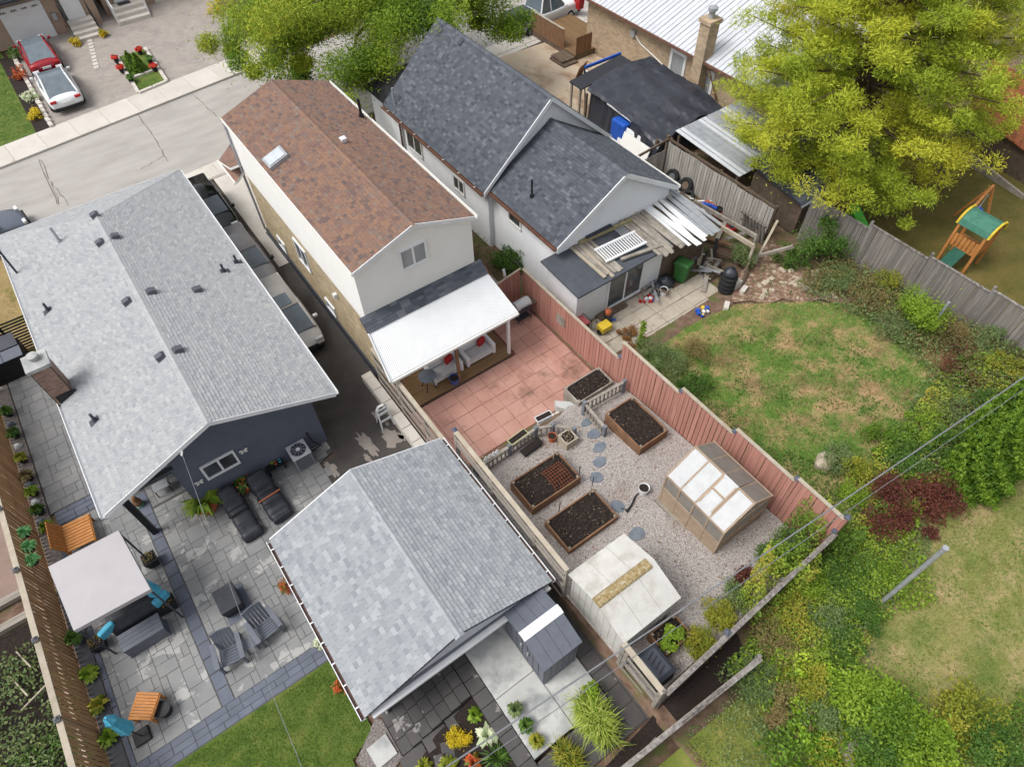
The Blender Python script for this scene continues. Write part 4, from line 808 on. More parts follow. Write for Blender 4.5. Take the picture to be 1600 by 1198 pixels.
# greenhouse
gz0 = 1.45; gx0_, gx1_, gy0_, gy1_ = 9.38, 11.35, 3.32, 5.6; ge_, gr_ = 3.0, 3.62; gxm = 10.38
t = thing('greenhouse', 'wooden framed greenhouse with cloudy plastic roof panels and plank base', 'greenhouse', (gxm, 4.45, gz0)); GW = mat('greenhouse_wood', [(164, 142, 120), (186, 166, 144)], s=4, rough=.9, var=.1)
MB().box(gx0_-.12, gx1_+.1, gy0_-.12, gy1_+.1, gz0-.25, gz0+.06).build('base', OLDW, t)
fr_ = MB(); nb = 4
for i in range(nb+1):
    y = lerp(gy0_, gy1_, i/nb)
    for x in (gx0_, gx1_): fr_.bar((x, y, gz0), (x, y, ge_), .055)
    fr_.bar((gx0_, y, ge_), (gxm, y, gr_), .05); fr_.bar((gx1_, y, ge_), (gxm, y, gr_), .05)
for x, z in ((gx0_, ge_), (gx1_, ge_), (gxm, gr_), (gx0_, 2.3), (gx1_, 2.3)): fr_.bar((x, gy0_-.03, z), (x, gy1_+.03, z), .065)
for y in (gy0_, gy1_):
    for z in (gz0+.75, ge_): fr_.bar((gx0_, y, z), (gx1_, y, z), .06)
    for s_ in (.33, .66): fr_.bar((lerp(gx0_, gx1_, s_), y, gz0), (lerp(gx0_, gx1_, s_), y, ge_+.2), .05)
fr_.build('frame', GW, t)
for i in range(nb):
    ya, yb = lerp(gy0_, gy1_, i/nb)+.03, lerp(gy0_, gy1_, (i+1)/nb)-.03
    lift = .05 if i == 1 else 0
    for xe, m_ in ((gx0_, POLYC), (gx1_, POLYG)):
        MB().hexa([(xe, ya, ge_+.02), (xe, yb, ge_+.02), (gxm, yb, gr_+.02+lift), (gxm, ya, gr_+.02+lift), (xe, ya, ge_+.03), (xe, yb, ge_+.03), (gxm, yb, gr_+.03+lift), (gxm, ya, gr_+.03+lift)]).build('roof_panel', m_, t)
        x = xe; MB().box(x-.006, x+.006, ya, yb, 2.33, ge_-.03).build('wall_panel', POLYG, t)
for k in range(6):
    za = gz0+.06+k*.135
    for x in (gx0_, gx1_): MB().box(x-.012, x+.012, gy0_, gy1_, za, za+.125).build('plank', GW, t)
    for y in (gy0_, gy1_): MB().box(gx0_, gx1_, y-.012, y+.012, za, za+.125).build('plank', GW, t)
for y in (gy0_, gy1_): MB().face([(gx0_, y, gz0+.8), (gx1_, y, gz0+.8), (gx1_, y, ge_), (gxm, y, gr_), (gx0_, y, ge_)]).build('end_panel', POLYG, t)
hv = MB(); hv.bar((gxm-.9, 3.95, 3.1), (gxm-.05, 3.95, 3.64), .05); hv.bar((gxm-.9, 4.42, 3.1), (gxm-.05, 4.42, 3.64), .05); hv.bar((gxm-.45, 3.95, 3.4), (gxm-.45, 4.42, 3.4), .05); hv.build('roof_vent', GW, t)
# aged vinyl shed
t = thing('vinyl_shed', 'aged pale vinyl shed with a mossy strip along its roof ridge', 'shed', (5.95, 3.8, 1.3)); vx0, vx1, vy0, vy1 = 5.16, 6.96, 2.76, 4.84
MB().box(vx0, vx1, vy0, vy1, 1.25, 3.12).build('body', OLDRES, t); ym = (vy0+vy1)/2
for sd_ in (-1, 1):
    for i in range(3):
        xa, xb = lerp(vx0-.12, vx1+.08, i/3)+.004, lerp(vx0-.12, vx1+.08, (i+1)/3)-.004; ya = ym+sd_*1.12
        MB().hexa([(xa, ya, 3.14), (xb, ya, 3.14), (xb, ym, 3.52), (xa, ym, 3.52), (xa, ya, 3.18), (xb, ya, 3.18), (xb, ym, 3.56), (xa, ym, 3.56)]).build('roof_panel', OLDRES, t)
for x in (vx0-.005, vx1+.005): MB().face([(x, vy0, 3.12), (x, vy1, 3.12), (x, ym, 3.53)]).build('gable', OLDRES, t)
MB().hexa([(vx0-.13, ym-.16, 3.52), (vx1-.1, ym-.16, 3.52), (vx1-.1, ym+.16, 3.52), (vx0-.13, ym+.16, 3.52), (vx0-.13, ym-.12, 3.575), (vx1-.1, ym-.12, 3.575), (vx1-.1, ym+.12, 3.575), (vx0-.13, ym+.12, 3.575)]).build('mossy_ridge', mat('moss_grit', [(120, 96, 56), (168, 148, 104), (196, 190, 170)], s=16, rough=1, bump=1, bs=20), t)
for i in range(9):
    y = lerp(vy0+.06, vy1-.06, i/8); MB().box(vx0-.015, vx0, y-.035, y+.035, 1.28, 3.08).build('rib', OLDRES, t)
for i in range(8):
    x = lerp(vx0+.06, vx1-.06, i/7); MB().box(x-.035, x+.035, vy0-.015, vy0, 1.28, 3.08).build('rib', OLDRES, t)
# compost bin
p = A(1020, 1045, 1.95); t = thing('compost_bin', 'black slatted plastic compost bin in the fenced corner', 'compost bin', (p.x, p.y, G(p.x, p.y))); g = G(p.x, p.y)
MB().loft([[(p.x-.34, p.y-.45, g), (p.x+.34, p.y-.45, g), (p.x+.34, p.y+.45, g), (p.x-.34, p.y+.45, g)], [(p.x-.3, p.y-.4, g+.7), (p.x+.3, p.y-.4, g+.7), (p.x+.3, p.y+.4, g+.7), (p.x-.3, p.y+.4, g+.7)]]).build('body', BLACK, t)
ld = MB().loft([[(p.x-.33, p.y-.43, g+.7), (p.x+.33, p.y-.43, g+.7), (p.x+.33, p.y+.43, g+.7), (p.x-.33, p.y+.43, g+.7)], [(p.x-.33, p.y-.43, g+.76), (p.x+.33, p.y-.43, g+.76), (p.x+.33, p.y+.43, g+.76), (p.x-.33, p.y+.43, g+.76)], [(p.x-.22, p.y-.32, g+.84), (p.x+.22, p.y-.32, g+.84), (p.x+.22, p.y+.32, g+.84), (p.x-.22, p.y+.32, g+.84)]]).build('lid', DGREY, t)
for k in range(4): MB().obox((p.x, p.y-.21+k*.14), .3, .26, .035, g+.842, g+.85).build('slot', BLACK, ld)
# twig on gravel
p = A(990, 790, 1.3); o = MB().tube([(p.x-.35, p.y-.05, G(p.x, p.y)+.05), (p.x-.1, p.y+.02, G(p.x, p.y)+.07), (p.x+.25, p.y+.2, G(p.x, p.y)+.06), (p.x+.5, p.y+.22, G(p.x, p.y)+.05)], [.05, .03, .025, .015], 6).tube([(p.x-.3, p.y, G(p.x, p.y)+.05), (p.x-.4, p.y+.15, G(p.x, p.y)+.05)], .02, 5).build('fallen_branch', BLACK); tag(o, 'crooked black branch lying on the gravel by the stepping stones', 'branch')
# ================================================================ white house
def AX(px, py, X0):
    d = ray(px, py); t = X0/d.x; return Vector((X0, d.y*t, CH+d.z*t))
H4 = thing('white_house', 'white sided house with a steep charcoal shingle roof and lower rear wing', 'house', (15.8, 22, .3))
we, wr, wx0, wx1, wxr, wy0, wy1 = 3.5, 6.52, 12.3, 19.2, 15.75, 19.5, 28.0
roof(H4, [((wx0, wy1, we), (wx0, wy0, we), (wxr, wy0, wr), (wxr, wy1, wr)), ((wx1, wy0, we), (wx1, wy1, we), (wxr, wy1, wr), (wxr, wy0, wr))], DGREY, SHD, .125, (.1, .28), .022)
caps(H4, (wxr, wy1, wr), (wxr, wy0, wr), SHD, .26, .18)
ve, vr, ux0, ux1, uxr, uy0, uy1 = 3.5, 5.45, 12.62, 19.0, 15.85, 15.05, 19.7
roof(H4, [((ux0, uy1, ve), (ux0, uy0, ve), (uxr, uy0, vr), (uxr, uy1, vr)), ((ux1, uy0, ve), (ux1, uy1, ve), (uxr, uy1, vr), (uxr, uy0, vr))], DGREY, SHD, .125, (.1, .28), .022, 'wing_roof')
caps(H4, (uxr, uy1, vr), (uxr, uy0, vr), SHD, .26, .18)
roof(H4, [((12.5, 30.4, 3.3), (12.5, 28.0, 3.3), (13.6, 28.0, 4.3), (13.6, 29.2, 4.3)), ((16, 30.4, 3.3), (12.5, 30.4, 3.3), (13.6, 29.2, 4.3), (16, 29.2, 4.3)), ((13.6, 29.2, 4.3), (19, 29.2, 4.3), (19, 28.0, 4.3), (13.6, 28.0, 4.3))][:2], DGREY, SHK, .14, (.14, .38), .014, 'porch_roof')
MB().box(13.5, 16, 28.0, 29.25, 4.2, 4.3).build('porch_top', SHK, H4)
b = MB(); b.box(12.68, 18.9, 19.75, 30.0, 0, 3.45); b.box(12.9, 18.78, 15.33, 19.75, 0, 3.45); b.build('wall', WSID, H4)
siding(H4, (12.68, 30.0, 0), -Y, -X, lambda z: (0, 10.25), .3, 3.45, WSID, .13); siding(H4, (12.9, 19.75, 0), -Y, -X, lambda z: (0, 4.42), .3, 3.45, WSID, .13)
siding(H4, (18.9, 19.75, 0), -X, -Y, lambda z: (max(0, (z-3.4)/.875-.3), min(6.22, 6.22-(z-3.4)/.875+.3)), 3.4, 6.4, WSID, .13); siding(H4, (18.78, 15.33, 0), -X, -Y, lambda z: (max(0, (z-3.35)/.61-.3), min(5.88, 5.88-(z-3.35)/.61+.3)), .3, 5.3, WSID, .13)
siding(H4, (12.9, 19.745, 0), -X, -Y, lambda z: (0, .22), .3, 3.4, WSID, .13)
def fascia2(xe, xr_, y, ze, zr, m=WHITE, h=.16, d=.035):
    MB().hexa([(xe, y-d, ze-h), (xr_, y-d, zr-h), (xr_, y, zr-h), (xe, y, ze-h), (xe, y-d, ze+.012), (xr_, y-d, zr+.012), (xr_, y, zr+.012), (xe, y, ze+.012)]).build('fascia', m, H4)
for xe, xr_, y, ze, zr in ((wx0, wxr, wy0, we, wr), (wx1, wxr, wy0, we, wr), (ux0, uxr, uy0, ve, vr), (ux1, uxr, uy0, ve, vr)): fascia2(xe, xr_, y, ze, zr, WSID, .2)
GUT = mat('brown_gutter', [(104, 74, 60), (134, 98, 82)], rough=.7)
gutter(H4, (wx0, wy1, we), (wx0, wy0, we), GUT, 7, (-1, 0, 0)); gutter(H4, (ux0, uy1-.2, ve), (ux0, uy0, ve), GUT, 0, (-1, 0, 0)); gutter(H4, (ux1, uy0, ve), (ux1, uy1, ve), OFFW, 0, (1, 0, 0))
for px, py, w_, h_, n in ((648, 222, 1.25, 1.0, 2), (718, 289, .75, .6, 2)):
    c = AX(px, py, 12.66); window(H4, c, Y, -X, w_, h_, n, OFFW, GLASS)
c = AX(805, 338, 12.88); window(H4, c, Y, -X, .75, .75, 1, OFFW, GLASS)
MB().tube([(12.4, 27.3, 3.4), (12.64, 27.2, 3.2), (12.62, 27.2, .4)], .05).build('downspout', GUT, H4); MB().tube([(12.6, 26.9, 3.3), (12.6, 26.9, .4)], .04).build('conduit', STEEL, H4)
zw = lambda x: wr-abs(x-wxr)*(wr-we)/(wxr-wx0); wsl = math.atan2(wr-we, wxr-wx0)
for px, py in ((722, 68), (762, 98), (793, 121)): p = on_roof(px, py, 6, zw); box_vent(H4, p, DGREY, wsl, -1, .34)
p = on_roof(617, 165, 3.8, zw); MB().tube([p, p+Z*.5, p+Z*.85], .05).build('service_mast', STEEL, H4)
zu = lambda x: vr-abs(x-uxr)*(vr-ve)/(uxr-ux0); p = on_roof(831, 308, 4.2, zu); MB().tube([p, p+Z*.8], .04).tube([p, p+Z*.1], .09).build('vent_pipe', BLACK, H4)
# rear lean-to shed with junk on its roof
H5 = thing('lean_to_shed', 'low white lean-to with a flat black roof piled with old lumber', 'shed', (15, 14.3, .5)); tz = 2.8
b = MB(); b.box(12.4, 16.9, 13.45, 15.3, .4, 2.68); b.build('wall', WHITE, H5); MB().box(16.9, 19.4, 13.4, 15.3, .4, 2.6).build('store_wall', DARKW, H5)
MB().hexa([(12.13, 13.1, 2.66), (17.0, 13.1, 2.66), (17.0, 15.42, 2.8), (12.13, 15.42, 2.8), (12.13, 13.1, 2.74), (17.0, 13.1, 2.74), (17.0, 15.42, 2.88), (12.13, 15.42, 2.88)]).build('flat_roof', mat('roll_roofing', [(74, 78, 86), (92, 96, 104)], s=1.5, rough=.85), H5)
MB().hexa([(17.0, 13.2, 2.6), (19.5, 12.9, 2.5), (19.6, 15.3, 2.75), (17.0, 15.42, 2.75), (17.0, 13.2, 2.68), (19.5, 12.9, 2.58), (19.6, 15.3, 2.83), (17.0, 15.42, 2.83)]).build('store_roof', DARKW, H5)
c = (AY(953, 458, 13.44)+AY(1000, 418, 13.44))/2; window(H5, (c.x, 13.43, 1.55), X, -Y, 1.75, 1.55, 2, WHITE, GLASS)
rz_ = lambda y: lerp(2.74, 2.88, (y-13.1)/2.3)
def plank(nm, lab, grp, x, y, L, w_, th, a, z, m, cat='plank'):
    o = MB().obox((0, 0), 0, w_, L, 0, th).build(nm, m); o.location = (x, y, z); o.rotation_euler = (math.atan2(.14, 2.3)*math.cos(a), 0, a); return tag(o, lab, cat, grp)
rg = random.Random(5)
for i in range(6): plank('plank', 'grey weathered plank lying on the black flat roof left of the white railing', 'planks by the white railing', 13.55+i*.17, 14.3+rg.uniform(-.1, .1), 2.1, .14, .04, rg.uniform(-.06, .06), 2.815+rg.choice((0, .0, .045)), NEWW if i in (0, 2) else OLDW)
for i in range(9): plank('plank', 'old grey plank stacked on the store roof between white railing and metal sheets', 'planks by the metal sheets', 16.1+i*.15, 14.1+rg.uniform(-.15, .15), 2.5, .14, .04, rg.uniform(-.05, .05), 2.84+(.045 if i % 3 == 0 else 0), OLDW)
for i in range(7): plank('metal_sheet', 'long white painted metal strip lying on the store roof', 'white metal strips', 17.45+i*.15, 14.0+rg.uniform(-.15, .15), 2.9, .15, .025, rg.uniform(-.12, .06), 2.87+.03*(i % 2), WHITE, 'metal strip')
for i in range(6): plank('metal_sheet', 'long bare grey metal strip lying at the outer edge of the store roof', 'grey metal strips', 18.5+i*.15, 14.1+rg.uniform(-.15, .15), 2.9, .15, .025, rg.uniform(-.1, .06), 2.86+.03*(i % 2), STEEL, 'metal strip')
t = thing('white_railing', 'white slatted railing panel lying flat on the lean-to roof', 'railing', (15.1, 14.15, 2.86)); t.rotation_euler = (.06, 0, math.radians(-3))
for y in (-.36, .36): MB().box(-1.0, 1.0, y-.05, y+.05, .05, .12).build('rail', WHITE, t, local=True)
for k in range(17): x = -.95+k*.1187; MB().box(x-.022, x+.022, -.31, .31, .06, .1).build('slat', WHITE, t, local=True)
plank('beam', 'thick greenish timber beam laid along the back of the lean-to roof', None, 15.2, 15.15, 2.6, .14, .12, math.radians(86), 2.92, mat('green_timber', [(150, 140, 104), (170, 160, 124)], s=4), 'beam'); plank('beam', 'grey timber beam lying across the front of the lean-to roof', None, 15.6, 13.45, 1.9, .14, .08, math.radians(80), 2.83, OLDW, 'beam')
plank('panel', 'dark folded plastic panel standing at the back of the lean-to roof', None, 14.9, 15.3, 1.3, .3, .2, math.radians(88), 2.9, DGREY, 'panel')
for i in range(5): plank('rod_bundle', 'bundle of thin grey rods on the roof behind the white railing', 'rods on the lean-to roof', 15.6+i*.09, 14.75, .9, .04, .04, rg.uniform(-.1, .1), 2.9, STEEL, 'rod')
t = thing('shingle_scrap', 'loose dark roofing offcuts scattered under the white railing', 'roofing scrap', (15.3, 14, 2.83))
for i in range(9): MB().obox((14.5+rg.uniform(0, 1.7), 13.6+rg.uniform(0, 1.3)), rg.uniform(0, 3), rg.uniform(.2, .5), rg.uniform(.15, .4), 2.82+i*.006, 2.835+i*.006).build('offcut', SHD2 if False else DGREY, t)
# slab patio
zp = .55; ps = struct(MB().prism([(12.6, 10.9), (18.7, 10.9), (18.7, 13.5), (12.6, 13.5)], .2, zp-.05).build('slab_patio', DIRT)); me = unit_mesh('paving_slab', mat('beige_slab', [(178, 166, 150), (198, 187, 172)], s=1.6, rough=.95, var=.1, bump=.1, dirt=((120, 108, 88), 2.2, .58, .75)), .01)
for i in range(8):
    for j in range(4):
        x, y = 12.95+i*.76, 11.2+j*.62
        if (i, j) in ((0, 0), (7, 0), (7, 3), (6, 3)): continue
        piece('paving_slab', me, ps, (x+rg.uniform(-.01, .01), y+rg.uniform(-.01, .01), zp-.06), (rg.uniform(-.012, .012), rg.uniform(-.012, .012), rg.uniform(-.02, .02)), (.745, .605, .06))
MB().box(13.5, 14.9, 13.1, 13.42, zp, zp+.14).build('plank_step', DARKW, H5)
# clutter on that patio
def wheelie(lab, x, y, z, m, rz, s=1.):
    t = thing('wheelie_bin', lab, 'bin', (x, y, z), rz)
    MB().loft([[(-.2, -.22, .06), (.2, -.22, .06), (.2, .22, .06), (-.2, .22, .06)], [(-.26, -.3, .95*s), (.26, -.3, .95*s), (.26, .3, .95*s), (-.26, .3, .95*s)]]).build('body', m, t, local=True)
    MB().loft([[(-.28, -.33, .95*s), (.28, -.33, .95*s), (.28, .35, .95*s), (-.28, .35, .95*s)], [(-.27, -.32, 1.0*s), (.27, -.32, 1.0*s), (.27, .34, 1.0*s), (-.27, .34, 1.0*s)], [(-.15, -.2, 1.05*s), (.15, -.2, 1.05*s), (.15, .2, 1.05*s), (-.15, .2, 1.05*s)]]).build('lid', m, t, local=True)
    MB().tube([(-.25, .36, .92*s), (.25, .36, .92*s)], .02, 6).build('handle', m, t, local=True)
    for s_ in (-1, 1): MB().tube([(s_*.24, .2, .09), (s_*.3, .2, .09)], .09, 12).build('wheel', BLACK, t, local=True)
wheelie('green wheelie bin standing by the lean-to corner', 17.75, 12.95, zp, GREEN, .3)
def bag(lab, x, y, z, r, m, seed, cat='bag', name='rubbish_bag'):
    rg_ = random.Random(seed); t = thing(name, lab, cat, (x, y, z)); n = 14
    pr = [(.02, 0), (.8, .02), (1, .3), (.95, .6), (.7, .95), (.3, 1.15), (.12, 1.25), (.2, 1.4)]
    b_ = MB(); b_.loft([[(r*q_*math.cos(2*math.pi*k/n)*rg_.uniform(.85, 1.1), r*q_*math.sin(2*math.pi*k/n)*rg_.uniform(.85, 1.1), r*h_+(rg_.uniform(-.03, .03) if h_ > .05 else 0)) for k in range(n)] for q_, h_ in pr]); b_.build('body', m, t, smooth=True, local=True)
    MB().tube([(-.05*r, 0, 1.2*r), (.08*r, .05*r, 1.27*r)], .16*r, 6).build('knot', m, t, local=True); return t
bag('full black rubbish bag between lean-to and green bin', 17.05, 13.15, zp, .36, TARP, 1); bag('small black rubbish bag slumped below the sliding door wall', 16.6, 13.1, zp, .28, TARP, 2)
def bucket(lab, x, y, z, r, h, m, inside=SOIL, cat='bucket', name='bucket'):
    t = thing(name, lab, cat, (x, y, z)); MB().lathe([(r*.8, 0), (r, h), (r*1.06, h), (r*1.06, h-.03), (r*.95, h-.03), (r*.9, h-.06)], (x, y, z), 18).build('body', m, t, smooth=False); MB().lathe([(.001, h-.055), (r*.91, h-.055), (r*.91, h-.05), (.001, h-.05)], (x, y, z), 18).build('filling', inside, t); return t
bucket('white plastic bucket on the slab patio', 16.55, 12.75, zp, .16, .34, WHITE); bucket('grey metal pail beside the white bucket', 16.2, 12.9, zp, .15, .3, STEEL)
# generator
t = thing('generator', 'red framed portable generator beside the salmon fence', 'generator', (12.45, 13.0, .55)); x, y, z = 12.5, 13.25, .55
MB().box(x-.22, x+.22, y-.28, y+.28, z+.12, z+.45).build('engine', BLACK, t); MB().box(x-.25, x+.25, y-.3, y+.3, z+.47, z+.62).build('tank', mat('dull_red', [(150, 70, 72), (172, 90, 90)], rough=.6), t, bevel=.03)
for sx_ in (-.28, .28): MB().tube([(x+sx_, y-.33, z), (x+sx_, y-.33, z+.66), (x+sx_, y+.33, z+.66), (x+sx_, y+.33, z)], .02, 6).build('frame', BLACK, t)
t = thing('tool_cart', 'yellow tool cart with wheels by the plank step', 'cart', (13.3, 12.7, zp)); x, y, z = 13.25, 12.65, zp
MB().box(x-.25, x+.25, y-.2, y+.2, z+.14, z+.42).build('box', YEL, t, bevel=.03); MB().tube([(x-.22, y+.18, z+.3), (x-.22, y+.35, z+.75), (x+.22, y+.35, z+.75), (x+.22, y+.18, z+.3)], .018, 6).build('handle', BLACK, t)
for sx_ in (-1, 1): MB().tube([(x+sx_*.25, y, z+.12), (x+sx_*.31, y, z+.12)], .12, 12).build('wheel', BLACK, t)
t = thing('outboard_motor', 'brown and grey engine part leaning by the yellow cart', 'engine', (13.75, 13.0, zp)); x, y, z = 13.7, 12.95, zp
MB().box(x-.14, x+.14, y-.12, y+.12, z, z+.5).build('block', DGREY, t, bevel=.03); MB().lathe([(.1, 0), (.15, .05), (.14, .2), (.06, .26)], (x-.05, y, z+.5), 12).build('cover', TERRA, t); MB().tube([(x+.1, y, z+.1), (x+.3, y-.12, z+.02)], .05).build('shaft', BLUE, t)
def toys(lab, x, y, z, cols, seed, sp=.45):
    rg_ = random.Random(seed); t = thing('toy_pile', lab, 'toys', (x, y, z))
    for i in range(12):
        a, c = x+rg_.uniform(-sp, sp)*.6, y+rg_.uniform(-sp, sp)*.4; r_ = rg_.uniform(.04, .1)
        if i % 3: MB().obox((a, c), rg_.uniform(0, 3), r_*2, r_*1.3, z, z+r_*1.6).build('toy_block', cols[i % len(cols)], t, bevel=.01)
        else: MB().lathe([(.01, 0), (r_*.8, r_*.3), (r_, r_), (r_*.7, r_*1.7), (.01, r_*2)], (a, c, z), 10).build('toy_ball', cols[i % len(cols)], t, smooth=True)
toys('pile of red white and blue toys below the sliding door', 15.75, 12.85, zp, (RED, WHITE, BLUE, RED), 3); toys('yellow and blue plastic bits at the lawn edge of the slab patio', 17.0, 10.95, G(17, 10.95)+.02, (YEL, BLUE, WHITE), 4)
def tyre_mesh(b_, c, R1=.33, w_=.2, ax='z', tilt=None):
    prof = [(.6, -.5), (.92, -.5), (1, -.3), (1, .3), (.92, .5), (.6, .5), (.56, 0)]; n = 20; M = tilt or Matrix.Identity(3); rings = []
    for k in range(n):
        a = 2*math.pi*k/n; rings.append([Vector(c)+M @ Vector((R1*r_*math.cos(a), R1*r_*math.sin(a), w_*h_)) for r_, h_ in prof])
    b_.loft(rings+[rings[0]], False); return b_
tyl = ['black tyre at the bottom of the stack by the concrete blocks', 'black tyre second from the bottom of the stack by the concrete blocks', 'black tyre third from the bottom of the stack by the concrete blocks', 'black tyre topmost in the stack by the concrete blocks']
tx, ty = 18.75, 11.35; tg = G(tx, ty)
for i, l in enumerate(tyl): o = tyre_mesh(MB(), (tx+rg.uniform(-.03, .03), ty, tg+.11+i*.205), .34).build('tyre', TYRE, None, True); tag(o, l, 'tyre', 'tyres stacked by the blocks')
o = bag('crumpled black sheet heaped over the stacked tyres', tx, ty, tg+.84, .3, TARP, 7, 'sheet', 'plastic_sheet')
for i, (x, y, z, rx, l) in enumerate(((22.35, 18.2, .75, 1.2, 'tyre with a wheel rim leaning on the old fence, beside the gate'), (22.35, 17.3, .78, 1.15, 'tyre with a brown hub leaning upright on the old fence boards'), (22.0, 17.75, .55, .5, 'tyre lying low in front of the leaning tyres'), (22.0, 16.8, .55, .5, 'bare tyre lying low by the white rubble'))):
    M = Matrix.Rotation(-rx, 3, 'Y'); t = thing('tyre', l, 'tyre', (x, y, z-.3), 0, 'loose tyres along the old fence'); tyre_mesh(MB(), (x, y, z), .36, .22, tilt=M).build('rubber', TYRE, t, True)
    if i < 2: MB().tube([Vector((x, y, z))-M @ Vector((0, 0, .05)), Vector((x, y, z))+M @ Vector((0, 0, .05))], .2, 14).build('rim', RIM if i == 0 else DARKW, t)
# concrete blocks and stone edging
me = unit_mesh('block', WALK, .02)
for i, (x, y, n) in enumerate(((19.15, 11.15, 2), (19.2, 10.8, 1), (17.9, 10.55, 1))):
    for k in range(n):
        o = piece('concrete_block', me, None, (x, y, G(x, y)-.02+k*.2), (0, 0, .3*i), (.4, .2, .2)); tag(o, ['hollow concrete block at the foot of the tyre stack', 'hollow concrete block lying on another beside the tyre stack'][k] if i == 0 else ['', 'single concrete block on the rubble bed near the tyre stack', 'single concrete block at the corner of the slab patio'][i], 'concrete block')
# brick pile with junk
t = thing('brick_pile', 'square pile of red bricks with a plank rim by the old fence', 'brick pile', (21.6, 15.2, .45)); me = unit_mesh('brick', mat('red_brick', [(150, 82, 62), (176, 104, 80)], var=.25, rough=.95), .02)
for k in range(7):
    for i in range(5):
        for j in range(4):
            if 0 < i < 4 and 0 < j < 3 and k < 6: continue
            piece('brick', me, t, (20.9+i*.24+(.06 if k % 2 else 0), 14.8+j*.24, .42+k*.105), (0, 0, rg.uniform(-.06, .06)), (.22, .22, .098))
o = MB().tube([(20.95, 15.4, 1.26), (21.3, 15.3, 1.42), (21.6, 15.05, 1.3), (21.7, 14.85, 1.22)], .08, 8).build('blue_hose', BLUE); tag(o, 'thick blue pipe lying over the brick pile', 'pipe')
o = MB().tube([(20.8, 15.2, 1.25), (21.1, 14.95, 1.4), (21.3, 14.7, 1.24)], [.1, .09, .08], 8).build('white_pipe', WHITE); tag(o, 'bent white pipe lying across the brick pile', 'pipe')
bucket('dark round pan resting on the brick pile', 21.75, 14.75, 1.17, .18, .1, BLACK, BLACK, 'pan', 'pan')
# timber rails near the lean-to end
for i, (a, c, zz, l) in enumerate((((1040, 303), (1178, 385), 1.9, 'long pale timber rail running from the white house corner past the bricks'), ((1085, 315), (1182, 370), 1.9, 'white flaking plank edge lying along the pale timber rail'))):
    p, q_ = A(*a, zz+.3), A(*c, zz); o = MB().bar(p, q_, .09, .18).bar((p.x, p.y, G(p.x, p.y)), (p.x, p.y, p.z), .1).bar((q_.x, q_.y, G(q_.x, q_.y)), (q_.x, q_.y, q_.z), .1).build('timber_rail', NEWW if i == 0 else OLDW); tag(o, l, 'rail')
for i, (a, c) in enumerate((((1155, 390), (1240, 385)), ((1165, 430), (1182, 360)), ((1185, 395), (1215, 345)))):
    p, q_ = A(*a, 1.2), A(*c, 1.7); o = MB().bar((p.x, p.y, G(p.x, p.y)), q_, .1, .14).build('old_post', [OLDW, DARKW, NEWW][i]); tag(o, ['grey log propped at the head of the rubble bed', 'dark split post standing at the head of the rubble bed', 'pale broken post leaning by the climbing vine'][i], 'post')
patch('rubble_bed', [(18.3, 10.6), (19.5, 11.6), (22.5, 12.3), (23.6, 11), (23.6, 6.5), (22.6, 6.6), (22.0, 7.5), (21.3, 7.7), (20.9, 8.5), (20.2, 8.6), (19.9, 9.4), (19.2, 9.6), (18.9, 10.2)], mat('rubble', [(104, 82, 70), (140, 112, 94), (196, 178, 156)], s=5, rough=1, bump=1, bs=14), .012, G, .5)
RUB = mat('rubble_stone', [(170, 156, 138), (206, 192, 172)], s=4, rough=.95, var=.2)
me = unit_mesh('stone', RUB, .12)
for i in range(26):
    x, y = rg.uniform(19, 22.6), 0; y = rg.uniform(9.3, 11.4)-(x-19)*.25; o = piece('rubble_stone', me, None, (x, y, G(x, y)-.01), (rg.uniform(-.2, .2), rg.uniform(-.2, .2), rg.uniform(0, 3)), (rg.uniform(.12, .4), rg.uniform(.1, .25), rg.uniform(.06, .14))); tag(o, 'pale broken stone in the rubble bed at the lawn edge', 'stone', 'stones of the rubble bed')
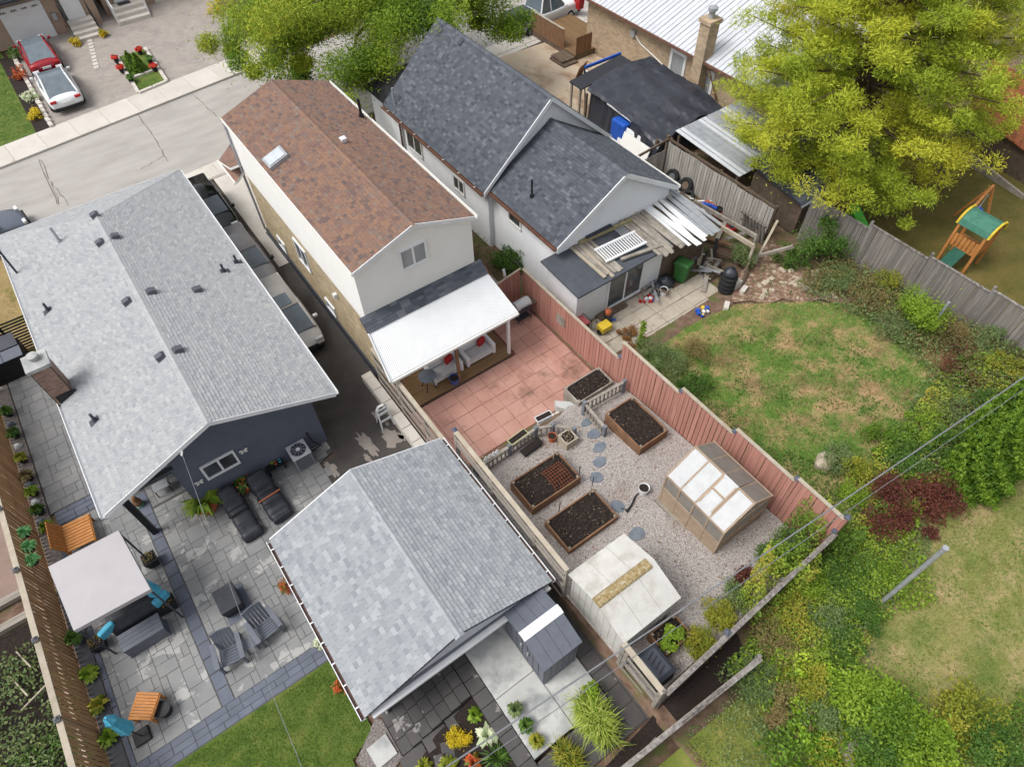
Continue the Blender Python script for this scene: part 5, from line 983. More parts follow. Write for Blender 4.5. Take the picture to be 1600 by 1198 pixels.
# ================================================================ cars
def car(name, lab, loc, rz, L, W, Ht, paint, style='suv', cat='car', rear_red=True):
    t = thing(name, lab, cat, loc, rz); h = W/2; cl = .2
    prof = {'suv': [(-.5, .75), (-.47, .95), (-.3, 1.0), (.1, .97), (.2, .94), (.36, .82), (.46, .7), (.5, .5)], 'sedan': [(-.5, .7), (-.46, .9), (-.36, .92), (.0, .88), (.16, .88), (.34, .78), (.46, .66), (.5, .5)],
            'van': [(-.5, .8), (-.48, 1.0), (-.3, 1.02), (.1, 1.0), (.24, .96), (.38, .82), (.47, .66), (.5, .48)], 'truck': [(-.5, 1.05), (-.49, 1.1), (-.1, 1.1), (.1, 1.1), (.22, 1.1), (.42, 1.05), (.49, .95), (.5, .7)]}[style]
    sc_ = Ht/{'suv': 1.65, 'sedan': 1.5, 'van': 1.75, 'truck': 1.9}[style]; rings = []
    for f_, zb in prof:
        x = f_*L; w_ = h*(1-max(0, abs(f_)-.36)**2*9); zb *= sc_; zl = cl+(.12 if abs(f_) > .47 else 0)
        rings.append([(x, -w_*.9, zl), (x, -w_, zl+.2), (x, -w_, zb-.16), (x, -w_*.9, zb), (x, 0, zb+.03), (x, w_*.9, zb), (x, w_, zb-.16), (x, w_, zl+.2), (x, w_*.9, zl)])
    bd = MB().loft(rings).build('body', paint, t, True, True); s_ = bd.modifiers.new('s', 'SUBSURF'); s_.levels = 1; s_.render_levels = 2
    cab = {'suv': (-.47, -.4, .1, .25), 'sedan': (-.42, -.12, .06, .26), 'van': (-.485, -.44, .1, .33), 'truck': (-.12, -.08, .12, .24)}[style]
    zb = .93*sc_ if style != 'sedan' else .86*sc_; zb = zb if style != 'truck' else 1.08*sc_; zt = Ht-.05
    r = [[(x*L, -w_, zz) for w_, zz in ((a, zl_), (c, zu_))]+[(x*L, w_, zz) for w_, zz in ((c, zu_), (a, zl_))] for x, a, c, zl_, zu_ in ((cab[0], h*.84, h*.8, zb-.05, zb+.02), (cab[1], h*.88, h*.68, zb-.05, zt-.04), ((cab[1]+cab[2])/2, h*.9, h*.7, zb-.05, zt), (cab[2], h*.9, h*.68, zb-.05, zt-.03), (cab[3], h*.88, h*.82, zb-.05, zb+.02))]
    CG = mat('car_glass', [(92, 106, 116), (120, 132, 140)], s=1.5, rough=.05, spec=.9); gl = MB().loft(r).build('cabin_glass', CG, t, False, True)  # glass base colour lightened to stand in for reflected sky
    x0_, x1_ = cab[1]*L, cab[2]*L; xm = (x0_+x1_)/2; rm = [[(x0_-.05, -h*.69, zt-.035), (x0_-.05, h*.69, zt-.035)], [(xm, -h*.72, zt+.02), (xm, h*.72, zt+.02)], [(x1_+.03, -h*.69, zt-.02), (x1_+.03, h*.69, zt-.02)]]
    if style == 'sedan': MB().tube([(x0_, 0, zt-.03), (x0_+.01, 0, zt-.03)], .01, 4).build('antenna', BLACK, t, local=True)
    else: MB().loft([[(*p_[:2], p_[2]) for p_ in (a_[0], a_[1])]+[(a_[1][0], a_[1][1], a_[1][2]+.035), (a_[0][0], a_[0][1], a_[0][2]+.035)] for a_ in rm]).build('roof_panel', paint, t, True, True)
    pil = MB()
    for s in (-1, 1):
        pil.bar((cab[3]*L, s*h*.83, zb), (cab[2]*L, s*h*.69, zt-.01), .07, .05); pil.bar((cab[0]*L, s*h*.81, zb), (cab[1]*L, s*h*.69, zt-.02), .09, .05); pil.bar((cab[1]*L, s*h*.69, zt-.02), (cab[2]*L, s*h*.69, zt-.01), .06, .05); pil.bar((xm, s*h*.9, zb), (xm, s*h*.71, zt-.01), .06, .05)
    pil.build('pillars', paint, t, local=True)
    for s in (-1, 1):
        for fx_ in (-.3, .31):
            wv = thing('w', 'x', 'x') if False else MB(); tyre_mesh(wv, (fx_*L, s*(h-.1), .33), .33, .2, tilt=Matrix.Rotation(math.pi/2, 3, 'X')); wo = wv.build('wheel', TYRE, t, True, True)
            MB().tube([(fx_*L, s*(h-.17), .33), (fx_*L, s*(h-.005), .33)], .2, 12).build('rim', RIM, wo, local=True)
        MB().box(.47*L-.1, .47*L+.05, min(s*h*.5, s*h*.86), max(s*h*.5, s*h*.86), .62*sc_, .76*sc_).build('headlight', mat('lamp_clear', [(220, 224, 226), (236, 238, 240)], rough=.1), t, local=True, bevel=.02)
        MB().box(-.5*L-.01, -.5*L+.14, min(s*h*.52, s*h*.86), max(s*h*.52, s*h*.86), .72*sc_, .84*sc_).build('tail_light', RED, t, local=True, bevel=.02)
        MB().box(.2*L, .2*L+.14, min(s*(h-.02), s*(h+.17)), max(s*(h-.02), s*(h+.17)), zb+.0, zb+.14).build('mirror', paint if style != 'suv' else BLACK, t, local=True, bevel=.03)
    MB().box(-.5*L-.012, -.5*L+.03, -.25, .25, .55*sc_, .68*sc_).build('number_plate', WHITE, t, local=True); MB().box(.5*L-.05, .5*L+.008, -.5, .5, .4*sc_, .56*sc_).build('grille', BLACK, t, local=True); MB().box(-.5*L-.02, -.5*L+.08, -h*.8, h*.8, cl+.05, cl+.22).build('rear_bumper', BLACK, t, local=True); MB().box(.5*L-.12, .5*L+.03, -h*.78, h*.78, cl+.0, cl+.24).build('front_bumper', BLACK, t, local=True, bevel=.03)
    if style == 'truck': MB().box(-.49*L, -.14*L, -h*.85, h*.85, 1.1*sc_, 1.15*sc_).build('bed_cover', DGREY, t, local=True)
    if style == 'van': MB().obox((.0, 0), 0, .7, .8, zt+.058, zt+.075).build('sunroof', CG, t, local=True)
    return t
PB = mat('black_car_paint', [(20, 21, 24), (24, 25, 28)], rough=.15, spec=.6); PG = mat('charcoal_car_paint', [(146, 146, 152), (152, 152, 158)], rough=.2, spec=.6); PS = mat('champagne_car_paint', [(206, 204, 202), (212, 210, 208)], rough=.25, spec=.6); PR = mat('red_car_paint', [(150, 20, 34), (158, 26, 38)], rough=.15, spec=.6); PW = mat('white_car_paint', [(238, 240, 242), (244, 246, 248)], rough=.15, spec=.6); PGY = mat('slate_car_paint', [(96, 102, 116), (104, 110, 124)], rough=.2, spec=.6)
dn = -math.pi/2
car('parked_car', 'black SUV in the narrow driveway, parked next to the street', (3.28, 29.6, .006), dn, 3.75, 1.75, 1.6, PB); car('parked_car', 'dark grey SUV in the narrow driveway, parked between black SUV and silver minivan', (3.28, 25.1, .006), dn, 3.7, 1.78, 1.6, PG); car('minivan', 'silver minivan with sunroof in the narrow driveway, ahead of the grey SUV', (3.28, 20.85, .006), dn, 3.8, 1.8, 1.6, PS, 'van', 'minivan')
car('parked_car', 'glossy red sedan on the brick driveway in front of the white garage door', (.3, 50.9, .07), -dn, 4.5, 1.85, 1.45, PR, 'sedan'); car('parked_car', 'white sedan with dark glass roof on the brick driveway behind the red one', (.28, 46.0, .07), -dn, 4.6, 1.9, 1.5, PW, 'sedan')
p = A(2, 352, .9); car('parked_car', 'slate grey car parked on the road past the bungalow corner', (p.x-1.3, p.y+.5, .006), math.radians(6), 4.6, 1.85, 1.55, PGY)
p = A(845, 15, .9); car('pickup_truck', 'white pickup truck parked on the road near the wooden deck', (p.x, p.y, .006), math.radians(4), 5.6, 2.0, 1.9, PW, 'truck', 'pickup truck')
# ================================================================ houses across the street
H6 = thing('garage_front_house', 'brick house across the street with a white garage door and dark awning', 'house', (1, 56, 0))
TB = mat('pink_brick', [(176, 150, 132), (192, 168, 150)], s=10, rough=.95, bump=.5, bs=16)
MB().box(-4, 4.85, 54.2, 62, 0, 5.5).build('wall', TB, H6)
gd = MB().box(-.62, 1.92, 54.1, 54.19, .07, 2.3).build('garage_door', WHITE, H6)
for i in range(4): MB().box(-.6, 1.9, 54.08, 54.1, .1+i*.55, .1+i*.55+.5).build('door_panel', WHITE, gd)
for i in range(4):
    x = -.35+i*.62
    for s_ in (-1, 1): MB().tube([(x+s_*.16, 54.06, 2.0), (x+s_*.08, 54.06, 2.1), (x, 54.06, 2.0)], .025, 5).build('scroll_ornament', BLACK, gd)
b = MB(); b.hexa([(-4.2, 53.2, 2.75), (2.6, 53.2, 2.75), (2.6, 54.3, 3.3), (-4.2, 54.3, 3.3), (-4.2, 53.2, 2.85), (2.6, 53.2, 2.85), (2.6, 54.3, 3.4), (-4.2, 54.3, 3.4)]); b.build('awning', DGREY, H6)
for k in range(9): MB().box(-4.2, 2.6, 53.2+k*.12, 53.24+k*.12, 2.86+k*.06, 2.89+k*.06).build('awning_rib', BLACK, H6)
MB().lathe([(.01, 0), (.14, 0), (.16, .05), (.12, .1), (.01, .1)], (2.3, 54.1, 2.55), 14).build('wall_lamp', WHITE, H6); MB().box(2.15, 2.4, 53.95, 54.19, 1.0, 1.4).build('meter_box', STEEL, H6)
d = MB().box(2.95, 4.05, 54.1, 54.19, .75, 2.95).build('front_door', WHITE, H6); MB().box(3.3, 3.75, 54.08, 54.1, 2.0, 2.7).build('door_glass', GLASS, d); MB().box(2.75, 2.94, 54.08, 54.19, .75, 2.95).build('side_light', GLASS, d)
stp = MB(); 
for i in range(4): MB().box(2.7, 4.3, 52.2+i*.42, 54.1, .065+i*.17, .065+(i+1)*.17).build('step', WALK, H6)
for x in (2.7, 4.3):
    rl = MB(); rl.bar((x, 52.25, 1.1), (x, 53.9, 1.75), .04)
    for k in range(6): y = 52.25+k*.33; rl.bar((x, y, .1+k*.13), (x, y, 1.1+k*.13), .03)
    rl.build('railing', BLACK, H6)
H7 = thing('stair_house', 'brick house across the street with white stair railings at its door', 'house', (8, 56, 0))
MB().box(5.35, 14, 54.9, 62, 0, 5.5).build('wall', TB, H7); d = MB().box(6.1, 7.1, 54.8, 54.89, .75, 2.9).build('front_door', WHITE, H7); MB().box(6.35, 6.85, 54.78, 54.8, 1.5, 2.6).build('door_glass', GLASS, d)
for i in range(3): MB().box(5.6, 7.7, 52.9+i*.45, 54.8, .065+i*.22, .065+(i+1)*.22).build('step', WALK, H7)
MB().box(6.2, 7.0, 54.2, 54.7, .73, .745).build('door_mat', BLACK, H7)
for x in (5.62, 7.68):
    rl = MB(); rl.bar((x, 52.95, 1.15), (x, 54.7, 1.8), .06); 
    for k in range(7): y = 52.95+k*.28; rl.bar((x, y, .3+k*.07), (x, y, 1.15+k*.1), .04)
    rl.build('railing', WHITE, H7)
MB().box(8.6, 12.5, 54.78, 54.89, .07, 2.3).build('garage_door', WALK, H7)
# planted island between the driveways
isl = struct(MB().prism([(3.95, 43.35), (5.72, 43.65), (5.95, 48.6), (4.2, 48.6)], .02, .12).build('driveway_island', LAWN)); me = unit_mesh('edging_stone', WALK, .05)
for (xa, ya), (xb, yb) in (((3.95, 43.35), (5.72, 43.65)), ((3.95, 43.35), (4.05, 45.6)), ((5.72, 43.65), (5.82, 45.9)), ((4.03, 45.3), (5.8, 45.5)), ((4.05, 45.6), (4.2, 48.6)), ((5.82, 45.9), (5.95, 48.6))):
    L = math.hypot(xb-xa, yb-ya); k = max(2, int(L/.6)); a = math.atan2(yb-ya, xb-xa)
    for i in range(k): piece('edging_stone', me, isl, (lerp(xa, xb, (i+.5)/k), lerp(ya, yb, (i+.5)/k), .06), (0, 0, a), (L/k-.03, .2, .17))
for i in range(9): piece('edging_stone', me, isl, (lerp(2.6, 3.2, i/8)+.2, lerp(48.2, 52.0, i/8), .05), (0, 0, 1.4), (.34, .3, .05))
# garden edge beside the red car
le = struct(MB().prism([(-1.9, 42.6), (-1.05, 42.7), (-1.05, 53), (-1.9, 53)], .02, .1).build('flower_border', MULCH)); 
for i in range(18): piece('edging_stone', me, le, (-1.05, 43.0+i*.56, .05), (0, 0, 1.57+random.uniform(-.2, .2)), (.48, .22, .2))
# ================================================================ neighbour with the metal roof
H8 = thing('metal_roof_house', 'tan brick house with a white ribbed metal roof and tall brick chimney', 'house', (31, 24, .3)); mx = 27.95
MB().box(mx, 37, 16.5, 31.5, 0, 3.2).build('wall', TAN, H8); MB().box(mx-.03, mx, 16.5, 31.5, 2.95, 3.2).build('frieze', OFFW, H8)
me_ = None; k = 0
for y in np.arange(16.3, 31.9, .62):
    y = float(y); pn = MB().hexa([(27.5, y, 3.28), (33, y, 5.2), (33, y+.6, 5.2), (27.5, y+.6, 3.28), (27.5, y, 3.31), (33, y, 5.23), (33, y+.6, 5.23), (27.5, y+.6, 3.31)]).build('roof_panel', METR, H8)
    b = MB()
    for o in (.02, .3): b.hexa([(27.5, y+o, 3.31), (33, y+o, 5.23), (33, y+o+.035, 5.23), (27.5, y+o+.035, 3.31), (27.5, y+o, 3.345), (33, y+o, 5.265), (33, y+o+.035, 5.265), (27.5, y+o+.035, 3.345)])
    stuff(b.build('ribs', METR, pn))
MB().hexa([(33, 16.3, 5.2), (38.5, 16.3, 3.28), (38.5, 32, 3.28), (33, 32, 5.2), (33, 16.3, 5.23), (38.5, 16.3, 3.31), (38.5, 32, 3.31), (33, 32, 5.23)]).build('back_roof', METR, H8)
MB().bar((27.46, 16.3, 3.26), (27.46, 32, 3.26), .09, .12).build('gutter', GUT, H8)
ct = AX(1096, 62, 27.7); cb_ = AX(1075, 165, 27.7); cy = 22.15
c_ = MB().box(27.35, 28.05, cy-.32, cy+.32, 0, 5.1).build('chimney', TAN, H8); MB().box(27.27, 28.13, cy-.4, cy+.4, 5.1, 5.3).build('collar', TAN, c_); MB().lathe([(.16, 0), (.16, .35), (.24, .36), (.24, .5), (.05, .58)], (27.7, cy, 5.3), 14).build('flue_cap', STEEL, c_)
for px, py, w_, h_ in ((1058, 105, .85, 1.35), (1101, 130, .8, 1.2)): c = AX(px, py, mx); window(H8, (mx, c.y, max(1.7, min(2.1, c.z))), Y, -X, w_, h_, 1, WHITE, CURT, .16)
c = AX(1058, 124, mx-.2); MB().box(mx-.42, mx-.04, c.y-.28, c.y+.28, 1.0, 1.4).build('air_conditioner', WHITE, H8)
MB().tube([(mx-.05, 27.5, 2.6), (mx-.06, 26.8, 2.2), (mx-.06, 25.4, 1.9), (mx-.05, 24.2, 1.6)], .03, 6).build('conduit', OFFW, H8); MB().box(mx-.18, mx, 27.3, 27.6, 2.4, 2.75).build('meter_box', STEEL, H8)
MB().tube([(27.5, 21.6, 3.2), (27.7, 21.2, 2.4), (27.8, 20.8, 1.6)], .05).build('downspout', GUT, H8)
patch('concrete_yard', [(20.2, 20.5), (27.9, 20.5), (27.9, 33.6), (21, 33.9)], mat('stained_concrete', [(196, 176, 150), (210, 194, 172)], s=.6, rough=.95, st=(2, 1, 1), dirt=((150, 112, 80), .5, .5, .72)), .05, lambda x, y: pw(y, [(20, .4), (33, .1)]), 2)
# tarp covered shelter
t = thing('tarp_shelter', 'low shelter draped in wrinkled black tarpaulin beside the tan brick wall', 'shelter', (24.3, 21.9, .4)); n = 26; rg = random.Random(11); b = MB(); P = []
def tz_(u, v):
    base = pw(u, [(0, 1.95), (.06, 2.15), (.55, 2.5), (1, 2.42)])+pw(v, [(0, -.35), (.3, 0), (1, .05)]); return base+.06*math.sin(u*22+3*math.sin(v*4))*(1-.6*v)+.03*math.sin(v*31+u*9)+rg.uniform(-.025, .025)
for j in range(n+1):
    P.append([(lerp(22.3, 26.9, i/n)+(.5*(j/n) if i == 0 else 0), lerp(19.4, 25.0, j/n)+.25*math.sin(i/n*3), tz_(i/n, j/n)) for i in range(n+1)])
for j in range(n):
    for i in range(n): b.face([P[j][i], P[j][i+1], P[j+1][i+1], P[j+1][i]])
top = b.build('tarpaulin', TARP, t, True)
for ja, jb in ((0, 10), (15, n)):
    b = MB()
    for j in range(ja, jb):
        p0_, p1_ = P[j][0], P[j+1][0]; b.face([(p0_[0]-.25-.14*math.sin(j*1.9), p0_[1], .45), (p1_[0]-.25-.14*math.sin((j+1)*1.9), p1_[1], .45), p1_, p0_])
    b.build('side_drape', TARP, t, True)
b = MB()
for i in range(n):
    p0_, p1_ = P[0][i], P[0][i+1]; b.face([(p0_[0], p0_[1]-.06-.1*(i % 2), .6), (p1_[0], p1_[1]-.06-.1*((i+1) % 2), .6), p1_, p0_])
b.build('front_drape', TARP, t, True)
MB().box(22.2, 23.2, 21.7, 22.7, .5, 1.75).build('blue_tarp_bundle', BLUE, t, bevel=.1); MB().bar((22.55, 21.0, 1.9), (22.5, 23.4, 2.1), .06).build('edge_pole', WHITE, t)
for x, y in ((22.4, 24.9), (22.4, 19.6), (26.7, 24.9)): MB().box(x-.06, x+.06, y-.06, y+.06, .4, 2.0).build('post', DARKW, t)
t = thing('felt_roof', 'flat black felt roof panel resting on posts beside the tarp shelter', 'roof panel', (23.7, 25.7, .4)); MB().hexa([(22.2, 25.1, 2.15), (25.9, 25.3, 2.35), (25.9, 26.3, 2.35), (22.2, 26.1, 2.15), (22.2, 25.1, 2.22), (25.9, 25.3, 2.42), (25.9, 26.3, 2.42), (22.2, 26.1, 2.22)]).build('panel', mat('felt', [(48, 50, 56), (60, 62, 68)], rough=.9), t)
for x, y in ((22.3, 25.3), (22.3, 26.0), (25.8, 25.5), (25.8, 26.2)): MB().box(x-.05, x+.05, y-.05, y+.05, .3, 2.16).build('post', OLDW, t)
for i, (x, a, l, m_) in enumerate(((21.7, .35, 'large cream board leaning against the tarp shelter', OFFW), (22.05, .3, 'white door panel leaning behind the cream board', WHITE))):
    o = MB().box(-.03, .03, -.95, .95, 0, 1.25).build('leaning_board', m_); o.location = (x, 20.6+.5*i, .42); o.rotation_euler = (0, a, 0); tag(o, l, 'board')
t = thing('metal_lean_to', 'pale ribbed metal lean-to roof between tarp shelter and pine tree', 'roof', (25.2, 17, .4))
for i in range(9):
    xa = 23.3+i*.5; MB().hexa([(xa, 15.2, 2.0), (xa+.49, 15.2, 2.0), (xa+.49, 19.35, 2.25), (xa, 19.35, 2.25), (xa, 15.2, 2.03), (xa+.49, 15.2, 2.03), (xa+.49, 19.35, 2.28), (xa, 19.35, 2.28)]).build('sheet', STEEL if i % 3 else METR, t); MB().hexa([(xa+.2, 15.2, 2.03), (xa+.25, 15.2, 2.03), (xa+.25, 19.35, 2.28), (xa+.2, 19.35, 2.28), (xa+.2, 15.2, 2.06), (xa+.25, 15.2, 2.06), (xa+.25, 19.35, 2.31), (xa+.2, 19.35, 2.31)]).build('rib', STEEL, t)
for x, y in ((23.5, 15.4), (27.5, 15.4), (23.5, 19.2)): MB().box(x-.06, x+.06, y-.06, y+.06, .3, 2.02).build('post', DARKW, t)
# blue swing frame
t = thing('swing_frame', 'steel swing frame with a blue top beam on the concrete yard', 'swing', (24.8, 26.9, .2)); pa, pb = A(914, 106, 2.4), A(970, 84, 2.4)
MB().bar(pa, pb, .1, .14).build('top_beam', BLUE, t)
for p in (pa, pb):
    for s_ in (-.35, .35): MB().tube([p, (p.x+s_*.3, p.y+s_, .15)], .035, 6).build('leg', BLACK, t)
t = thing('ride_on_toy', 'bright green and red ride-on toy under the swing frame', 'toy', (26.3, 27.5, .15)); x, y = 26.2, 26.9
MB().box(x-.25, x+.35, y-.18, y+.18, .3, .55).build('body', LIME, t, bevel=.06); MB().box(x-.05, x+.15, y-.15, y+.15, .55, .85).build('seat', LIME, t, bevel=.05); MB().tube([(x+.3, y, .5), (x+.4, y, .9)], .03).build('handle', RED, t)
for sx_ in (-.2, .3):
    for sy_ in (-.2, .2): MB().tube([(x+sx_, y+sy_-.03, .28), (x+sx_, y+sy_+.03, .28)], .13, 12).build('wheel', BLACK, t)
# wooden deck with screen fences
t = thing('wooden_deck', 'wooden front deck with board screens beside the tan brick wall', 'deck', (27, 33, 0)); me = unit_mesh('deck_board', DECK)
dx0, dx1, dy0, dy1 = 26.4, 29.6, 30.6, 35.0; MB().box(dx0, dx1, dy0, dy1, .1, .5).build('base', DARKW, t)
for x in np.arange(dx0+.07, dx1, .145): piece('deck_board', me, t, (float(x), (dy0+dy1)/2, .505), (0, 0, 0), (.135, dy1-dy0, .035))
me = unit_mesh('screen_board', STAIN)
for y in np.arange(dy0+1.2, dy1, .15): piece('screen_board', me, t, (dx0, float(y), .45), (0, 0, 0), (.025, .14, 1.15))
for x in np.arange(dx0+.1, dx0+1.2, .15): piece('screen_board', me, t, (float(x), dy0+.02, .45), (0, 0, 0), (.14, .025, 1.1))
MB().box(dx0-.05, dx0+.06, dy0+1.15, dy1, 1.6, 1.65).build('cap_rail', NEWW, t)
for i in range(3): MB().box(dx0-1.2+i*.1, dx0-.02, dy0-.6+i*.3, dy0+1.1, .05+i*.13, .18+i*.13).build('step', DARKW, t)
p = A(937, 38, 1.5); t = thing('closed_umbrella', 'closed red garden umbrella on the wooden deck', 'umbrella', (p.x, p.y, .54)); MB().tube([(p.x, p.y, .54), (p.x, p.y, 2.5)], .025).build('pole', STEEL, t); MB().lathe([(.05, 0), (.14, .15), (.12, .5), (.09, .9), (.02, 1.35)], (p.x, p.y, 1.1), 10).build('canopy', RED, t)
p = A(951, 16, 1.2); wheelie('teal wheelie bin on the wooden deck by the wall', p.x, p.y, .54, mat('teal_plastic', [(30, 120, 122), (44, 140, 140)]), .2); p = A(905, 3, 1.0); wheelie('red lidded bin at the street end of the wooden deck', p.x, p.y, .54, RED, .1)
o = MB().box(-.5, .5, -.02, .02, 0, 1.0).build('propped_board', STAIN); o.location = (25.2, 28.9, .2); o.rotation_euler = (.35, 0, .4); tag(o, 'square brown board panel propped near the deck steps', 'board'); o = MB().box(-.4, .4, -.02, .02, 0, .7).build('propped_board', STAIN); o.location = (20.9, 22.5, .3); o.rotation_euler = (.2, 0, 1.2); tag(o, 'small brown board standing behind the white house gable', 'board')
# dark shed roof behind grey fence, rusty roof
t = thing('dark_shed', 'low shed with dark blue-grey roofing behind the old fence', 'shed', (25.4, 13, .6)); MB().box(23.9, 27.3, 12.1, 14.9, .5, 2.15).build('wall', DARKW, t); roof(t, [((23.7, 12.0, 2.2), (27.5, 12.0, 2.2), (27.5, 15.1, 2.6), (23.7, 15.1, 2.6))], DGREY, SHD, .2, (.6, 1.0), .01); MB().tube([(23.65, 12.0, 2.15), (25.3, 11.98, 2.2)], .06).build('gutter', STEEL, t)
t = thing('rusty_barn', 'timber outbuilding with a rust brown ribbed metal roof', 'shed', (36.5, 9.5, .9)); 
for i in range(13):
    f0, f1 = i/13, (i+1)/13; a0, a1 = A(1512+lerp(0, 115, f0), 172+lerp(0, 84, f0), 2.5), A(1512+lerp(0, 115, f1), 172+lerp(0, 84, f1), 2.5); d_ = Vector((3.6, 1.3, .9))
    pn = MB().hexa([a0, a1, a1+d_, a0+d_, a0+Z*.04, a1+Z*.04, a1+d_+Z*.04, a0+d_+Z*.04]).build('roof_sheet', RUST, t); MB().bar(a0+Z*.06, a0+d_+Z*.06, .05, .05).build('rib', RUST, pn)
a0, a1 = A(1512, 172, 2.5), A(1627, 256, 2.5)
for i in range(34):
    p = lerp(a0, a1, (i+.5)/34)+Vector((.25, .1, 0)); MB().obox((p.x, p.y), math.atan2(a1.y-a0.y, a1.x-a0.x), .16, .03, .8, 2.55).build('wall_board', DARKW, t)
b = MB(); b.bar((a0.x-.9, a0.y-.4, 1.2), (a1.x-.9, a1.y-.4, 1.2), .1, .5); b.build('log_edge', OLDW, t)
# play set
p0 = A(1500, 432, 1.2); t = thing('play_set', 'orange timber play set with a green and yellow canopy and toddler swings', 'play set', (p0.x, p0.y, 1.1)); x, y = p0.x, p0.y; g = G(x, y)
for sx_ in (0, 1.0):
    for sy_ in (0, 1.1): MB().box(x+sx_-.05, x+sx_+.05, y+sy_-.05, y+sy_+.05, g, g+1.9).build('post', TEAK, t)
MB().box(x, x+1.0, y, y+1.1, g+.85, g+.9).build('platform', TEAK, t)
for k in range(6): MB().box(x+.04+k*.16, x+.16+k*.16, y-.03, y, g+.9, g+1.5).build('slat', TEAK, t); MB().box(x-.03, x, y+.06+k*.17, y+.18+k*.17, g+.9, g+1.45).build('slat', TEAK, t)
b = MB(); r_ = []
for k in range(7): a = math.pi*k/6; r_.append([(x+.5-.58*math.cos(a), y-.1, g+1.85+.45*math.sin(a)), (x+.5-.58*math.cos(a), y+1.2, g+1.85+.45*math.sin(a))])
cn = b.loft(r_, False, closed=False).build('canopy', mat('green_canvas', [(56, 112, 96), (84, 140, 120)], s=3, rough=.8), t)
for yy in (y-.1, y+1.2): MB().tube([(x+.5-.6*math.cos(math.pi*k/6), yy, g+1.87+.47*math.sin(math.pi*k/6)) for k in range(7)], .05, 6).build('yellow_trim', YEL, cn)
MB().bar((x+.5, y+1.2, g+1.95), (x+3.0, y+1.6, g+2.0), .1).build('swing_beam', TEAK, t); MB().bar((x+3.0, y+1.6, g+2.0), (x+3.1, y+.9, g), .09).build('swing_leg', TEAK, t); MB().bar((x+3.0, y+1.6, g+2.0), (x+3.1, y+2.3, g), .09).build('swing_leg', TEAK, t)
for i, (dx, m_) in enumerate(((1.8, YEL), (2.4, BLUE))):
    sw = MB().lathe([(.12, 0), (.2, .1), (.2, .32), (.15, .33)], (x+dx, y+1.45, g+.9), 10).build('swing_seat', m_, t); MB().tube([(x+dx, y+1.45, g+1.2), (x+dx, y+1.42, g+1.95)], .015, 5).build('rope', WHITE, sw)
MB().hexa([(x-.05, y+.8, g+.85), (x-.05, y+.3, g+.85), (x-1.5, y+.3, g+.1), (x-1.5, y+.8, g+.1), (x-.05, y+.8, g+.9), (x-.05, y+.3, g+.9), (x-1.5, y+.3, g+.15), (x-1.5, y+.8, g+.15)]).build('slide', mat('green_slide', [(36, 84, 70), (48, 100, 84)]), t)
p = A(1327, 338, 1.2); t = thing('toy_slide', 'bright green plastic toddler slide behind the grey fence', 'slide', (p.x, p.y, G(p.x, p.y))); g = G(p.x, p.y); MB().hexa([(p.x-.25, p.y, g+1.0), (p.x+.25, p.y, g+1.0), (p.x+.25, p.y-1.2, g+.1), (p.x-.25, p.y-1.2, g+.1), (p.x-.25, p.y, g+1.1), (p.x+.25, p.y, g+1.1), (p.x+.25, p.y-1.2, g+.2), (p.x-.25, p.y-1.2, g+.2)]).build('chute', LIME, t); MB().box(p.x-.3, p.x+.3, p.y, p.y+.1, g, g+1.2).build('ladder', LIME, t, bevel=.03)
# ================================================================ terrace furniture
# gazebo
c4 = [A(75, 885, 2.4), A(115, 985, 2.35), A(235, 920, 2.4), A(185, 828, 2.45)]; gc = sum(c4, Vector())/4
t = thing('gazebo', 'square gazebo with a pale grey fabric canopy on thin dark posts', 'gazebo', (gc.x, gc.y, .03)); cx_ = gc+Z*.04; b = MB()
for i in range(4):
    a, c = c4[i], c4[(i+1) % 4]; b.face([a, c, cx_]); b.face([a-Z*.16, c-Z*.16, c, a])
b.build('canopy', CANV, t)
for p in c4: q = p+(gc-p)*.04; MB().tube([(q.x, q.y, .03), (q.x, q.y, p.z-.02)], .03, 8).build('post', DGREY, t)
for i in range(4): MB().bar(c4[i]+(gc-c4[i])*.05-Z*.06, c4[(i+1) % 4]+(gc-c4[(i+1) % 4])*.05-Z*.06, .04).build('rail', DGREY, t)
# deck box
x0_, x1_, y0_, y1_ = -6.08, -4.88, 11.42, 12.0; t = thing('deck_box', 'long dark grey slatted storage bench in front of the gazebo', 'storage bench', (-5.5, 11.7, .03)); MB().box(x0_+.03, x1_-.03, y0_+.03, y1_-.03, .03, .56).build('body', RESIN, t)
for k in range(4): MB().box(x0_, x1_, y0_+k*.146, y0_+k*.146+.138, .562, .61).build('lid_slat', RESIN, t)
for k in range(4): MB().box(x0_+.02, x1_-.02, y0_+.008, y0_+.03, .06+k*.125, .175+k*.125).build('front_slat', RESIN, t)
for sx_ in (x0_+.04, x1_-.04): MB().box(sx_-.05, sx_+.05, y0_, y1_, .03, .08).build('foot', RESIN, t)
t = thing('covered_sofa', 'sofa hidden under a black cover behind the storage bench', 'covered sofa', (-5.4, 12.4, .03)); MB().loft([[(-6.2, 12.1, .03), (-4.7, 12.1, .03), (-4.7, 12.8, .03), (-6.2, 12.8, .03)], [(-6.15, 12.12, .6), (-4.75, 12.12, .6), (-4.72, 12.78, .7), (-6.18, 12.78, .7)], [(-6.1, 12.35, .95), (-4.8, 12.35, .95), (-4.78, 12.72, .98), (-6.12, 12.72, .98)]]).build('cover', COVER, t, bevel=.06)
for x, l in ((-4.62, 'turquoise cushion at the end of the covered sofa'), (-6.2, 'turquoise cushion showing below the canopy corner')): o = MB().obox((x, 12.25), .4, .5, .18, .6, .95).build('cushion', TEAL, None, bevel=.06); tag(o, l, 'cushion')
